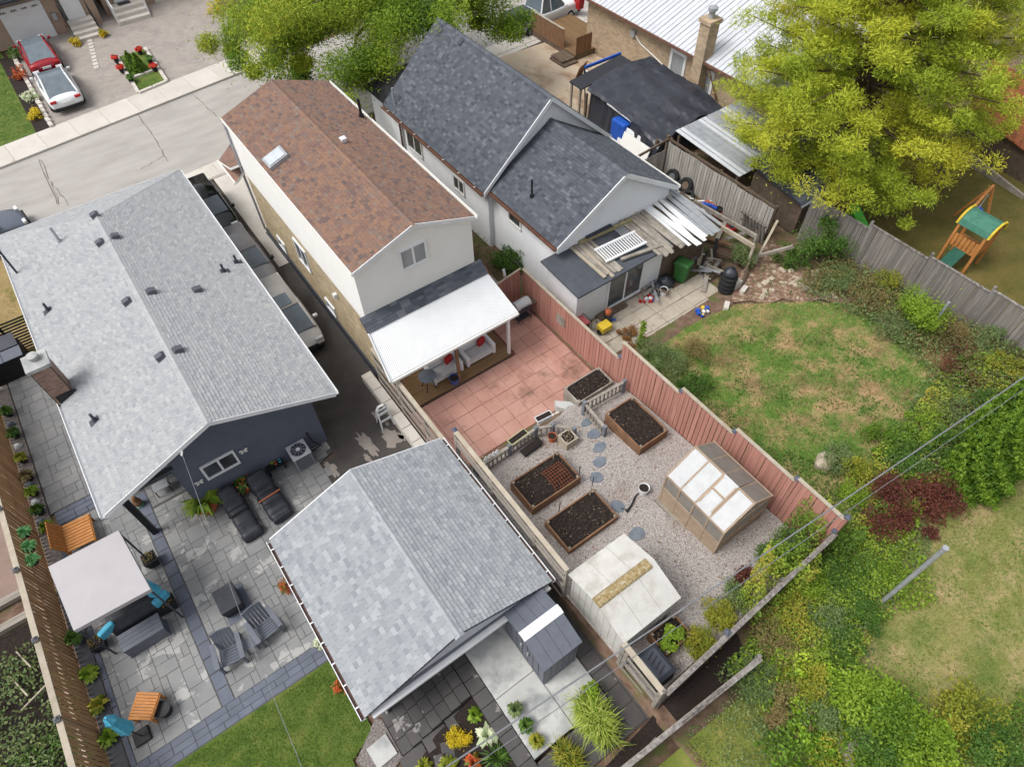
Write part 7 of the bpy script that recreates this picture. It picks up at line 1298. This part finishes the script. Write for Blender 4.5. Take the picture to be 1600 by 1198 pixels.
SH = [ # px, py, radius, height, material, leaves, leaf size, label
 (1290, 375, 1.15, 2.1, F_GRN, 3600, .11, 'bushy dark green sapling against the grey fence near the rubble bed'), (1238, 402, .85, .8, F_GRN, 1500, .1, 'low leafy vine mound left of the dark green sapling'), (1160, 398, .6, 1.3, F_MID, 1300, .1, 'reddish green creeper on the split post by the store roof'),
 (1312, 436, .8, .8, F_MID, 1500, .08, 'grey green weed clump below the dark green sapling'), (1362, 462, .85, .8, F_DRY, 1500, .08, 'dry brown weed clump at the middle of the grey fence'), (1388, 440, .6, .9, F_YG, 1100, .08, 'goldenrod clump against the grey fence beside the lime shrub'), (1442, 488, 1.05, 1.8, F_LIME, 3600, .11, 'bright lime green feathery shrub around the thin pole'),
 (1395, 512, .8, .8, F_MID, 1500, .08, 'sage coloured weeds on the lawn side of the lime shrub'), (1495, 522, .75, .9, F_DRY, 1300, .08, 'brown seed head weeds right behind the lime shrub'), (1500, 572, 1.0, .9, F_BURG, 1500, .07, 'dead brown twiggy bush in the far border'), (1552, 528, .8, .9, F_MID, 1500, .09, 'green weeds under the stepped fence past the dead bush'), (1560, 562, .6, .8, F_YG, 1100, .08, 'yellow goldenrod beyond the dead brown bush'), (1590, 580, .6, .8, F_YG, 1100, .08, 'goldenrod clump farther along from the first goldenrods'),
 (1500, 640, .95, .8, F_MID, 1700, .08, 'pale sage weed bank at the end of the garden lawn'), (1548, 632, .8, .8, F_GRN, 1500, .09, 'mid green bush between sage bank and cedar'), (1445, 672, .9, .7, F_LIME, 1800, .09, 'light green weed bank beside the sage weeds'), (1390, 688, .9, .75, F_CED, 1900, .09, 'fresh green spreading weeds at the corner of the garden lawn'), (1490, 700, 1.0, .9, F_GRN, 2200, .1, 'leafy green bush in front of the cedar'), (1425, 725, .8, .8, F_GRN, 1700, .1, 'green bush right behind the burgundy shrub'), (1500, 755, .8, .9, F_CED, 1700, .1, 'green bush between the burgundy shrub and cedar'),
 (1410, 790, 1.35, 1.2, F_BURG, 4200, .09, 'large burgundy leaved shrub under the overhead wires'), (1470, 775, .85, 1.0, F_BURG, 1900, .09, 'smaller burgundy shrub joined to the large one on the cedar side'), (1345, 735, .6, .9, F_YG, 1300, .09, 'yellow leaved shrub on the garden lawn side of the burgundy bush'), (1312, 715, .6, .8, F_MID, 1300, .08, 'olive shrub beside the stone at the end of the salmon fence'), (1335, 770, .5, .7, F_LIME, 1000, .08, 'small chartreuse shrub between yellow shrub and fence end'),
 (1243, 848, .55, .9, F_MID, 1500, .08, 'grey green shrub at the gravel corner under the salmon fence'), (1288, 828, .5, .9, F_LIME, 1100, .09, 'lime shrub touching the last salmon fence boards'), (1210, 870, .55, .7, F_GRN, 1300, .09, 'dark green shrub on the gravel edge near the rear fence'), (1165, 903, .42, .6, F_BURG, 1000, .07, 'red leaved shrub on the gravel near the rear fence'), (1152, 930, .5, .65, F_MID, 1200, .08, 'pale green shrub beside the red leaved one'), (1125, 960, .5, .65, F_YG, 1300, .08, 'rounded yellow green shrub beside the rear fence'), (1095, 1002, .5, .65, F_YG, 1400, .08, 'rounded golden shrub nearest the compost corner'),
 (1262, 905, .7, .8, F_LIME, 1800, .09, 'lime green mound just outside the rear fence'), (1320, 893, .7, .7, F_GRN, 1600, .09, 'green mound on the bank below the burgundy shrub'), (1292, 972, .65, .65, F_MID, 1600, .08, 'olive bush in the middle of the outer bank'), (1355, 955, .6, .6, F_GRN, 1400, .09, 'green bush at the foot of the steel pole'), (1240, 958, .6, .7, F_YG, 1400, .08, 'yellowing bush between the rear fence and the olive bush'), (1395, 905, .6, .5, F_LIME, 1300, .08, 'light green bush along the steel pole'), (1315, 1005, .6, .6, F_GRN, 1300, .08, 'small green bush on bare soil near the worn lawn'),
 (1205, 1000, .7, .8, F_DRY, 1600, .08, 'brownish creeper over the end of the back fence'), (1262, 1055, .8, .8, F_YG, 1800, .09, 'yellow and green creeper at the fence corner'), (1180, 1060, .6, .6, F_MID, 1300, .08, 'olive creeper along the back fence'), (1345, 1090, .85, 1.1, F_LIME, 2600, .12, 'vivid lime green shrub at the top of the vine bank'), (1400, 1120, .85, 1.0, F_CED, 2600, .12, 'fresh green large leaved shrub in the vine bank'), (1445, 1170, .9, 1.0, F_LIME, 2400, .12, 'lime shrub at the lower end of the vine bank'), (1510, 1120, .8, .9, F_YG, 1900, .11, 'bronze and green bush at the right of the vine bank'), (1560, 1165, .9, .9, F_GRN, 2000, .11, 'dark green bush beyond the bronze one'), (1300, 1120, .7, .8, F_MID, 1600, .1, 'olive bush left of the vivid lime shrub'), (1235, 1110, .7, .6, F_DRY, 1400, .09, 'dry creeper spreading over the lane lawn'), (1360, 1165, .7, .8, F_GRN, 1600, .1, 'green bush around the log heap'),
 (1048, 562, .85, .8, F_MID, 2200, .07, 'round sage green shrub behind the salmon fence'), (1012, 545, .6, .7, F_MID, 1400, .07, 'smaller sage shrub at the slab patio corner'), (1085, 545, .7, .7, F_DRY, 1500, .07, 'straggly brown and green shrub by the slab patio'), (1085, 600, .65, .55, F_GRN, 1400, .08, 'low green shrub along the salmon fence'), (1300, 1180, .6, .6, F_YG, 1200, .1, 'yellowing bush next to the log heap'),
 (790, 405, .7, .9, F_GRN, 1600, .11, 'leafy weeds growing against the white siding'), (826, 398, .45, 1.2, F_GRN, 1100, .11, 'tall climbing weed on the white siding corner'), (880, 600, .01, .1, F_GRN, 20, .05, '')][:-1]
for px, py, r_, h_, m_, n_, s_, l in SH:
    x, y = at_px(px, py, h_); shrub(l, 'shrub', x, y, r_*1.1, h_, m_, int(n_*1.9), s_*.74)
# heap of brown cuttings
x, y = at_px(985, 525, .3); shrub('heap of brown conifer cuttings on the slab patio', 'brush pile', x, y, .65, .4, F_BRN, 1800, .12, .56, 'brush_pile', 9, asp=.18)
x, y = at_px(1003, 522, 1.6); t = thing('mullein', 'tall single green stalk plant beside the brown cuttings', 'plant', (x, y, .55)); MB().tube([(x, y, .55), (x+.02, y, 2.1)], [.03, .015], 6).build('stem', STEM, t); P = np.column_stack([RNG.normal(x, .05, 500), RNG.normal(y, .05, 500), RNG.uniform(.7, 2.15, 500)]); npmesh('foliage', leaf_quads(P, .09, .3), 4, RNG.uniform(0, 1, 500), F_LIME, t, True)
# small plants: hostas, pots
def rosette(lab, x, y, z, r, h, m, n=60, name='hosta', cat='plant', wd=.4, pot=None, ph=.3, group=None):
    t = thing(name, lab, cat, (x, y, z), 0, group); z1 = z
    if pot: pr_ = max(.1, r*.6); MB().lathe([(pr_*.7, 0), (pr_, ph), (pr_*1.08, ph), (pr_*1.08, ph-.03), (pr_*.95, ph-.03), (.01, ph-.04)], (x, y, z), 14).build('pot', pot, t); z1 = z+ph-.04
    V = []; T = []
    for i in range(n):
        a = random.uniform(0, 2*math.pi); L = r*random.uniform(.55, 1.1); u = Vector((math.cos(a), math.sin(a), 0)); s = Vector((-u.y, u.x, 0)); c = Vector((x, y, z1)); up = random.uniform(.35, 1)*h
        p0, p1, p2 = c, c+u*L*.5+Z*up, c+u*L+Z*up*random.uniform(.35, .8); ww = L*wd*.5
        V += [p0-s*ww*.25, p0+s*ww*.25, p1+s*ww, p1-s*ww, p1-s*ww, p1+s*ww, p2+s*ww*.12, p2-s*ww*.12]; tn = random.random(); T += [tn, tn]
    npmesh('leaves', np.array([tuple(v) for v in V]), 4, T, m, t, True); MB().tube([(x, y, z), (x, y, z1+h*.3)], .012, 5).build('stem', STEM, t); return t
p = A(318, 782, .5); rosette('large bright green fern in a terracotta pot by the covered lounger', p.x, p.y, .03, .75, .35, F_LIME, 130, 'potted_fern', 'fern', .16, TERRA, .42)
p = A(380, 757, .4); rosette('pink flowering plant in a tan pot between the two loungers', p.x, p.y, .03, .36, .35, F_GRN, 90, 'flower_pot', 'potted plant', .5, TERRA, .3); P = np.column_stack([RNG.normal(p.x, .16, 40), RNG.normal(p.y, .16, 40), RNG.uniform(.55, .68, 40)]); o = npmesh('blossoms', leaf_quads(P, .07, 1), 4, RNG.uniform(0, .5, 40), F_PNK, C.objects['flower_pot'], True)
p = A(423, 718, .4); rosette('white potted leafy plant on the terrace beside the air conditioner', p.x, p.y, .03, .26, .25, F_LIME, 50, 'potted_plant', 'potted plant', .5, WHITE, .3)
sp_ = [(12, 640, 'first small potted shrub in the gravel strip from the bin store'), (22, 674, 'low green potted shrub second from the bin store'), (35, 712, 'yellow green potted shrub with red blooms in the gravel strip'), (50, 765, 'small leafy pot between rocks in the gravel strip'), (57, 795, 'dark potted shrub near the end of the gravel strip'), (40, 742, 'reddish potted shrub in the middle of the gravel strip')]
for i, (px, py, l) in enumerate(sp_): p = A(px, py, .3); rosette(l, -7.15, p.y, .012, .26, .28, [F_GRN, F_GRN, F_YG, F_LIME, F_GRN, F_DRY][i], 70, 'potted_shrub', 'potted plant', .4, POTK, .2)
p = A(72, 826, .3); rosette('grassy plant in a round tan pot at the end of the gravel strip', -7.0, p.y, .012, .3, .3, F_LIME, 60, 'potted_grass', 'potted plant', .2, TERRA, .34)
for i, (px, py) in enumerate(((33, 835), (41, 857), (46, 878))): p = A(px, py, 1.3); rosette(['mint green plant in the fence basket next to the tan pot', 'mint green plant in the middle fence basket', 'mint green plant in the fence basket next to the gazebo corner'][i], -7.3, p.y, 1.15, .26, .2, F_MINT, 80, 'hanging_plant', 'hanging plant', .35, POTK, .18)
for i, (px, py) in enumerate(((107, 1003), (125, 1056), (143, 1103), (155, 1155))): p = A(px, py, .3); rosette(['small plant in a pale round pot by the gazebo corner', 'green hosta in the black strip beside the storage bench end', 'yellow variegated hosta in the black strip', 'broad leaved hosta in the black strip near the parasol'][i], -7.2, p.y, .06, .3, .25, [F_GRN, F_LIME, F_YG, F_LIME][i], 60, 'hosta', 'plant', .5, STONE if i == 0 else None)
o = bucket('round black pot standing at the slatted timber table', -5.72, 9.38, .03, .22, .34, BLACK, BLACK, 'pot', 'black_pot')
for px, py, r_, h_, m_, l, wd in ((762, 1150, .34, .25, F_WHT, 'variegated hosta in the dark bed next to the yellow flowers', .45), (742, 1118, .22, .2, F_LIME, 'small hosta at the top of the dark bed', .5), (778, 1185, .5, .4, F_GRN, 'spiky grass like plant in the dark bed', .06), (700, 1197, .3, .25, F_YG, 'yellow green hosta at the foot of the dark bed', .45), (660, 1196, .26, .22, F_YG, 'chartreuse plant beside the step stones', .4), (740, 1190, .26, .3, F_PNK, 'orange flowers in the dark bed', .4)):
    p = A(px, py, .6); rosette(l, p.x, p.y, pw(p.x, [(-.7, .15), (1.43, .7)]), r_, h_, m_, 70, 'bed_plant', 'plant', wd)
p = A(716, 1150, .8); shrub('round bush of yellow flowers in the dark bed', 'flowers', p.x, p.y, .36, .5, F_YEL, 2200, .05, .42, 'yellow_flower_bush', 9)
for px, py, l, m_ in ((805, 1107, 'round potted shrub at the edge of the concrete slab', F_MID), (822, 1133, 'low potted plant in the corner of the concrete slab', F_GRN), (838, 1157, 'pale potted plant at the tip of the concrete slab', F_YG)): p = A(px, py, 1.2); rosette(l, p.x, p.y, SZt, .22, .22, m_, 90, 'slab_pot', 'potted plant', .4, POTK, .2)
def grass_clump(lab, x, y, z, r, h, m, n=900, name='ornamental_grass'):
    t = thing(name, lab, 'ornamental grass', (x, y, z)); V = []; T = []
    for i in range(n):
        a = random.uniform(0, 2*math.pi)+.35*math.sin(i); q = r*.55*math.sqrt(random.random()); u = Vector((math.cos(a), math.sin(a), 0)); s = Vector((-u.y, u.x, 0))*.011; c = Vector((x+random.gauss(0, .16)*r, y+random.gauss(0, .45)*r, z))+u*q*.6; L = random.uniform(.35, 1.05); w2 = Vector((random.gauss(0, .16), random.gauss(0, .16), 0))*r
        p1 = c+u*r*.22*L+w2*.4+Z*h*L*.85; p2 = c+u*r*.75*L+w2*1.4+Z*h*L*random.uniform(.3, 1.05); V += [c-s, c+s, p1+s, p1-s, p1-s, p1+s, p2+s*.2, p2-s*.2]; tn = random.random(); T += [tn, tn]
    npmesh('blades', np.array([tuple(v) for v in V]), 4, T, m, t, True); MB().lathe([(r*.3, 0), (r*.2, .08), (.01, .12)], (x, y, z), 10).build('crown_base', STEM, t)
p = A(930, 1120, 1.4); grass_clump('large fountain of lime ornamental grass beside the back path', p.x, p.y, SZt-.1, .5, .75, L_('reed_grass', [(112, 138, 40), (150, 170, 66), (186, 192, 104)]), 1900); p = A(890, 1185, 1.3); grass_clump('straw tinted ornamental grass clump by the back lane fence', p.x, p.y, SZt-.1, .38, .45, F_YG, 700)
p = A(925, 1082, 1.25); raised_bed('dark square planter with leafy green plant at the slab corner', p.x-.22, p.x+.22, p.y-.22, p.y+.22, SZt, .3, None, DARKW, 'corner_planter', 2); shrub('leafy green plant growing in the dark square corner planter', 'plant', p.x, p.y, .26, .45, F_LIME, 600, .09, SZt+.25, 'leafy_plant', 6)
shrub('leafy green plant growing in the small bed by the vinyl shed', 'plant', 6.4, 2.2, .38, .5, F_LIME, 900, .1, zc+.4, 'leafy_plant', 7)
for px, py, l, m_ in ((445, 912, 'flowering pot on the terrace at the garage eave', F_PNK), (530, 1070, 'pink hydrangea on the lawn under the garage eave', F_PNK), (500, 1000, 'small pale plant at the paving end under the garage eave', F_WHT)): p = A(px, py, .3); shrub(l, 'plant', p.x, p.y, .28, .45, m_, 420, .08, .03, 'flowering_plant', 6, lim=(0, 1.3))
# across the street
for px, py, r_, h_, m_, l in ((25, 85, .5, 1.0, F_GRN, 'leafy green shrub by the garage wall across the street'), (28, 115, .5, .8, F_PNK, 'orange flowering bush beside the red car'), (45, 148, .5, .6, F_WHT, 'pale green shrub beside the white car'), (52, 175, .5, .5, F_YEL, 'yellow flower mound at the sidewalk corner'), (8, 50, .4, .8, F_YG, 'yellow shrub left of the white garage door'), (335, 12, .8, .8, F_YEL, 'yellow shrub at the edge of the right brick driveway'), (360, 45, .5, .6, F_BURG, 'dark red plant below the yellow shrub across the street'), (105, 38, .3, .8, F_PNK, 'orange planter on the left of the front steps'), (115, 62, .35, .5, F_YEL, 'yellow planter at the foot of the front steps, garage side'), (145, 18, .35, .9, F_YG, 'tall planter right of the white front door'), (158, 48, .3, .5, F_YEL, 'yellow planter at the foot of the front steps, alley side')):
    p = A(px, py, .45); shrub(l, 'shrub', p.x, p.y, r_, h_, m_, 700, .1, .08)
for px, py, l in ((205, 100, 'clipped conical conifer on the driveway island'), (217, 103, 'rounder conical conifer beside the clipped one on the island')):
    p = A(px, py, .5); t = thing('small_conifer', l, 'conifer', (p.x, p.y, .12)); P = np.column_stack([np.zeros((1400, 3))]); hh = RNG.uniform(0, 1, 1400); a = RNG.uniform(0, 6.28, 1400); rr = .5*(1-hh)**.8*RNG.uniform(.6, 1, 1400); P = np.column_stack([p.x+rr*np.cos(a), p.y+rr*np.sin(a), .14+hh*1.15]); npmesh('foliage', leaf_quads(P, .11, .5), 4, RNG.uniform(0, 1, 1400), F_CED, t, True); MB().tube([(p.x, p.y, .12), (p.x, p.y, 1.2)], .03, 6).build('trunk', BARK, t)
for px, py, l in ((180, 91, 'red geranium pot at the house corner of the island, garage side'), (188, 106, 'red geranium pot along the garage side of the island'), (217, 78, 'red geranium pot at the house corner of the island, far side'), (240, 104, 'large red geranium pot on the far side of the island'), (203, 122, 'small dark pot at the middle of the island edge'), (233, 92, 'small green potted plant on the far side of the island')): p = A(px, py, .4); rosette(l, p.x, p.y, .12, .28, .22, F_RED if 'red' in l else F_GRN, 80, 'geranium_pot', 'potted plant', .6, POTK, .28)
# cedar column, right
def cedar(lab, x, y, h, r, n):
    g = G(x, y); t = thing('cedar_tree', lab, 'cedar', (x, y, g)); hh = RNG.uniform(0, 1, n)**1.1; a = RNG.uniform(0, 6.283, n); prof = np.minimum(1, hh*7+.55)*np.sqrt(np.clip(1-hh, 0, 1))**.9; lump = 1+.1*np.sin(a*7+hh*31)+.08*np.sin(a*13-hh*47); rr = r*prof*lump*RNG.uniform(.8, 1.02, n)
    P = np.column_stack([x+rr*np.cos(a), y+rr*np.sin(a), g+.05+hh*h]); d = np.column_stack([np.cos(a)*.35, np.sin(a)*.35, np.full(n, 1.)]); npmesh('crown', leaf_quads(P, .13, .1, .45, dirs=d), 4, np.clip(.5+.35*np.sin(a*7+hh*31)+RNG.normal(0, .18, n), 0, 1), F_CED, t, True); MB().tube([(x, y, g), (x, y, g+h*.9)], [.12, .03], 8).build('trunk', BARK, t)
p = A(1512, 772, 1.8); cedar('tall columnar cedar at the corner of the worn lawn', p.x+.3, p.y+.2, 4.2, .95, 20000); cedar('second columnar cedar beyond the first', p.x+2.0, p.y+.6, 4.4, .95, 15000)
# locust tree
t = thing('locust_tree', 'wide yellow green locust tree overhanging the street behind the brown roof', 'tree', (16.6, 36.3, 0)); rg = random.Random(21); tr = MB(); tr.tube([(16.6, 36.3, 0), (16.5, 36.2, 1.5), (16.3, 36, 3.2)], [.34, .27, .22], 12); tr.build('trunk', BARK, t, True); cs = []; rs = []; c0 = Vector((16.3, 36, 3.2)); lb = []
for i in range(16):
    a = 2*math.pi*i/16+rg.uniform(-.2, .2); R_1 = rg.uniform(4.5, 7.8); e = Vector((15.0+R_1*math.cos(a), 34.2+R_1*.9*math.sin(a), rg.uniform(3.8, 6.4))); mid = lerp(c0, e, .5)+Z*1.2; MB().tube([c0, lerp(c0, mid, .5)+Z*.3, mid, e], [.13, .1, .07, .02], 6).build('limb', BARK, t, True)
    for s_ in (.45, .65, .82, 1.0): q = lerp(mid if s_ > .5 else c0, e, s_ if s_ < .5 else (s_-.5)*2)+Vector((rg.uniform(-.8, .8), rg.uniform(-.8, .8), rg.uniform(-.4, .9))); cs.append(tuple(q)); rs.append(rg.uniform(.7, 1.25)); 
    for _ in range(3): q = e+Vector((rg.uniform(-1.3, 1.3), rg.uniform(-1.3, 1.3), rg.uniform(-1.8, -.2))); cs.append(tuple(q)); rs.append(rg.uniform(.45, .8))
for i in range(46): cs.append((14.6+rg.uniform(-6, 5), 33.6+rg.uniform(-4.5, 4), rg.uniform(4.5, 7.6))); rs.append(rg.uniform(.9, 1.4))
per = 1500; P, d = clumps(cs, rs, per, shell=.1, flat=.8); tn = np.repeat([min(1, max(0, rg.gauss(.5, .24))) for _ in cs], per)*.7+RNG.uniform(0, .3, len(P)); npmesh('crown', leaf_quads(P, .15, .35, .36, .7), 4, tn, F_LOC, t, True)
# pine tree
bx_, by_ = 27.6, 13.3; g = G(bx_, by_); t = thing('pine_tree', 'big yellow green pine tree with layered branches over the neighbour yard', 'tree', (bx_, by_, g)); MB().tube([(bx_, by_, g), (bx_+.1, by_, g+6), (bx_, by_+.1, g+12)], [.34, .22, .05], 12).build('trunk', BARK, t, True); cs = []; rs = []; tn = []
for lv in range(15):
    z = g+1.7+lv*.72; Rm = pw(lv/14, [(0, 5.0), (.2, 6.1), (.45, 5.5), (.75, 3.5), (1, .9)]); nb = 9 if lv < 10 else 6
    for k in range(nb):
        a = 2*math.pi*(k+.5*(lv % 2))/nb+rg.uniform(-.25, .25); L = Rm*rg.uniform(.78, 1.1); e = Vector((bx_+L*math.cos(a), by_+L*math.sin(a), z+.2+.12*L+rg.uniform(-.3, .3))); s0 = Vector((bx_, by_, z)); MB().tube([s0, lerp(s0, e, .5)-Z*.12, e], [.07, .045, .012], 5).build('branch', BARK, t); bt = min(1, max(0, rg.gauss(.52, .22)))
        for f in (.42, .58, .72, .86, .98):
            q = lerp(s0, e, f); w_ = .5+.35*L/5
            for j in range(2 if f < .9 else 1): cs.append((q.x+rg.uniform(-w_, w_)*.9, q.y+rg.uniform(-w_, w_)*.9, q.z+rg.uniform(-.05, .25))); rs.append(rg.uniform(.34, .6)); tn.append(bt)
per = 330; P, d = clumps(cs, rs, per, shell=.5, flat=.62); d[:, 2] += .35; npmesh('crown', leaf_quads(P, .15, .45, .22, dirs=d), 4, np.repeat(tn, per)*.75+RNG.uniform(0, .3, len(P)), F_PINE, t, True)

# ================================================================ small extras
for i, (px, py, l) in enumerate(((1, 1, ''),)): pass
for i, (x, y, h, l) in enumerate(((7.82, 7.72, 1.0, 'thin black stake at the corner of the bed with the wire grid'), (6.95, 7.72, .9, 'thin black stake at the front of the bed with the wire grid'), (7.95, 7.2, .9, 'thin black stake between the two beds of the garage side'), (6.6, 7.18, .8, 'thin black stake behind the bare raised bed'))):
    g = G(x, y)
    o = MB().tube([(x, y, g), (x+.03, y, g+h)], .014, 6).build('garden_stake', BLACK); tag(o, l, 'stake')
for i, (x, y, l) in enumerate(((7.6, 8.75, 'pale wooden stick standing in the bed with the wire grid'), (7.7, 7.0, 'pale wooden stick standing in the bare raised bed'))):
    o = MB().tube([(x, y, 1.45), (x+.05, y+.02, 2.0)], .018, 6).build('wooden_stick', NEWW); tag(o, l, 'stick')
o = MB().bar((11.3, 16.35, .32), (11.05, 16.4, 2.3), .1, .06).build('leaning_post', WHITE); tag(o, 'white post leaning over the salmon fence corner', 'post')
t = thing('slatted_crate', 'weathered slatted timber box in the gap between the two houses', 'crate', (10.9, 17.3, .3)); me = unit_mesh('slat', OLDW)
for k in range(6): piece('slat', me, t, (10.55+k*.14, 17.3, .85), (0, 0, 0), (.12, .75, .03))
for sx_ in (10.5, 11.3):
    for k in range(3): piece('slat', me, t, (sx_, 17.3, .3+k*.18), (0, 0, 0), (.03, .75, .16))
for sy_ in (16.94, 17.66):
    for k in range(3): piece('slat', me, t, (10.9, sy_, .3+k*.18), (0, 0, 0), (.78, .03, .16))
# pallet, boards and scrap by the old fence
t = thing('pallet', 'grey broken pallet leaning against the end of the old fence', 'pallet', (22.3, 13.0, .5)); t.rotation_euler = (0, -.3, 0)
for k in range(7): MB().box(-.02, .02, -.6+k*.18, -.46+k*.18, 0, 1.25).build('slat', GREYW, t, local=True)
for z in (.1, .6, 1.1): MB().box(.02, .1, -.62, .75, z, z+.08).build('cross_bar', DARKW, t, local=True)
rg = random.Random(31)
sc_l = ['white painted board lying beside the brick pile', 'grey plank lying across the scrap by the old fence', 'short brown plank among the scrap by the old fence', 'pale board stood against the store wall', 'long thin batten lying near the green bin', 'dark plank lying at the head of the rubble bed', 'wide grey board lying flat beside the pallet']
for i, l in enumerate(sc_l):
    x, y = [(21.2, 16.1), (21.6, 14.2), (20.7, 13.8), (19.6, 13.6), (18.6, 12.3), (20.4, 12.4), (21.8, 13.3)][i]; o = MB().box(-.09, .09, -.8, .8, 0, .04).build('scrap_board', [WHITE, OLDW, STAIN, NEWW, OLDW, DARKW, GREYW][i]); o.location = (x, y, G(x, y)+.06+.03*i); o.rotation_euler = (rg.uniform(-.15, .15), 0, rg.uniform(0, 3)); tag(o, l, 'board')
for i, (x, y, m_, l) in enumerate(((21.3, 17.0, WHITE, 'white foam box among the loose tyres'), (20.9, 16.3, TEAL, 'turquoise crate next to the loose tyres'), (21.9, 13.9, RED, 'small red crate beside the brick pile'))):
    t = thing('storage_crate', l, 'crate', (x, y, G(x, y))); g = G(x, y); MB().loft([[(x-.2, y-.15, g), (x+.2, y-.15, g), (x+.2, y+.15, g), (x-.2, y+.15, g)], [(x-.24, y-.19, g+.3), (x+.24, y-.19, g+.3), (x+.24, y+.19, g+.3), (x-.24, y+.19, g+.3)]]).build('box', m_, t); MB().box(x-.2, x+.2, y-.15, y+.15, g+.28, g+.305).build('contents', BLACK, t)
# timber edging lying in the far border
for i, (a, c, l) in enumerate((((1245, 437), (1292, 465), 'pale fallen timber edging in the rubble bed'), ((1368, 505), (1404, 533), 'grey timber edging beside the lime shrub'), ((1283, 450), (1308, 468), 'short pale timber beside the longer fallen edging'))):
    p, q = A(*a, 1.1), A(*c, 1.2); o = MB().bar((p.x, p.y, G(p.x, p.y)+.06), (q.x, q.y, G(q.x, q.y)+.06), .12, .12).build('timber_edging', [NEWW, OLDW, NEWW][i]); tag(o, l, 'timber')
# stone at the end of the salmon fence
p = A(1290, 720, 1.75); g = G(p.x, p.y); o = MB().loft([[(p.x+.38*math.cos(a)*k, p.y+.3*math.sin(a)*k, g+z) for a in [i*math.pi/4+.3*(i % 2) for i in range(8)]] for k, z in ((1, -.02), (1.05, .2), (.8, .34), (.2, .38))]).build('boulder', RUB); tag(o, 'large pinkish boulder behind the end of the salmon fence', 'boulder')
# plant shelf beside the air conditioner, shoes and small pots on the porch
t = thing('plant_shelf', 'low black shelf with small pots beside the air conditioner', 'shelf', (-.02, 14.85, .03)); MB().box(-.22, .38, 14.72, 14.96, .38, .41).build('top', BLACK, t)
for x in (-.2, .36): MB().box(x-.02, x+.02, 14.72, 14.96, .03, .38).build('side', BLACK, t)
for i, (x, m_, l) in enumerate(((.12, TERRA, 'tiny orange pot on the black shelf'), (.28, TEAL, 'tiny turquoise pot on the black shelf'))): bucket(l, x, 14.84, .41, .055, .11, m_, SOIL, 'pot', 'small_pot')
t = thing('porch_table', 'small black framed glass table on the covered porch', 'table', (-3.45, 16.4, .03)); MB().box(-3.7, -3.2, 16.25, 16.6, .4, .42).build('top', CURT, t)
for x in (-3.68, -3.22):
    for y in (16.27, 16.58): MB().box(x-.015, x+.015, y-.015, y+.015, .03, .4).build('leg', BLACK, t)
p = A(215, 785, .2); t = thing('garden_ornament', 'brown animal ornament on a green base by the porch post', 'ornament', (p.x, p.y, .03)); MB().lathe([(.16, 0), (.16, .06), (.01, .07)], (p.x, p.y, .03), 14).build('base', mat('sage_green', [(104, 140, 124), (124, 160, 142)]), t); MB().lathe([(.09, .07), (.15, .16), (.13, .3), (.07, .38), (.1, .45), (.06, .54), (.01, .56)], (p.x, p.y, .03), 12).build('figure', STAIN, t, True)
rg = random.Random(9)
for i in range(5):
    y = [22.6, 21.4, 19.4, 18.6, 17.7][i]; o = MB().loft([[(-7.2+.13*math.cos(a)*k*(1+.2*math.sin(3*a+i)), y+.1*math.sin(a)*k, .01+z) for a in [j*math.pi/4 for j in range(8)]] for k, z in ((1, 0), (1.05, .1), (.7, .19), (.15, .21))]).build('white_rock', WHITE if i % 2 else STONE); tag(o, ['grey rock in the gravel strip by the first potted shrubs', 'white rock between the second and third potted shrub', 'grey rock beside the reddish potted shrub', 'white rock by the small leafy pot', 'grey rock next to the tan pot'][i], 'rock')

# heaps of scrap
def heap(lab, x, y, sp, n, seed, h=.5):
    rg_ = random.Random(seed); g = G(x, y); t = thing('scrap_heap', lab, 'scrap heap', (x, y, g)); ms_ = [OLDW, NEWW, DARKW, STEEL, WHITE, BLACK, OLDW, STAIN, GREYW]
    for i in range(n):
        a, c = x+rg_.uniform(-sp, sp), y+rg_.uniform(-sp, sp)*.8; z = G(a, c)+.03+rg_.uniform(0, h)*max(0, 1-math.hypot(a-x, c-y)/sp/1.2); d = Vector((rg_.uniform(-1, 1), rg_.uniform(-1, 1), rg_.uniform(-.15, .25))).normalized()*rg_.uniform(.25, .8); p = Vector((a, c, z)); m_ = ms_[rg_.randrange(len(ms_))]
        if i % 4 == 3: MB().tube([p, p+d*.6+Z*.05, p+d], .03, 6).build('pipe', m_, t)
        elif i % 7 == 5: MB().obox((a, c), rg_.uniform(0, 3), .32, .24, z-.03, z+.2).build('carton', m_, t)
        else: MB().bar(p, p+d*1.5, rg_.uniform(.06, .16), .035).build('board', m_, t)
heap('heap of old boards and pipes in front of the flaking fence', 21.4, 16.4, .8, 26, 1); heap('scrap of boards and bags between the green bin and store roof', 19.2, 12.9, .7, 22, 2); heap('clutter of planks along the concrete yard beside the white house', 20.6, 22.6, .9, 26, 3); heap('toys and boards scattered by the wooden deck steps', 26.0, 28.6, .8, 20, 4, .3); heap('dark clutter piled against the lean-to wall beside the bags', 16.5, 13.3, .45, 16, 5)
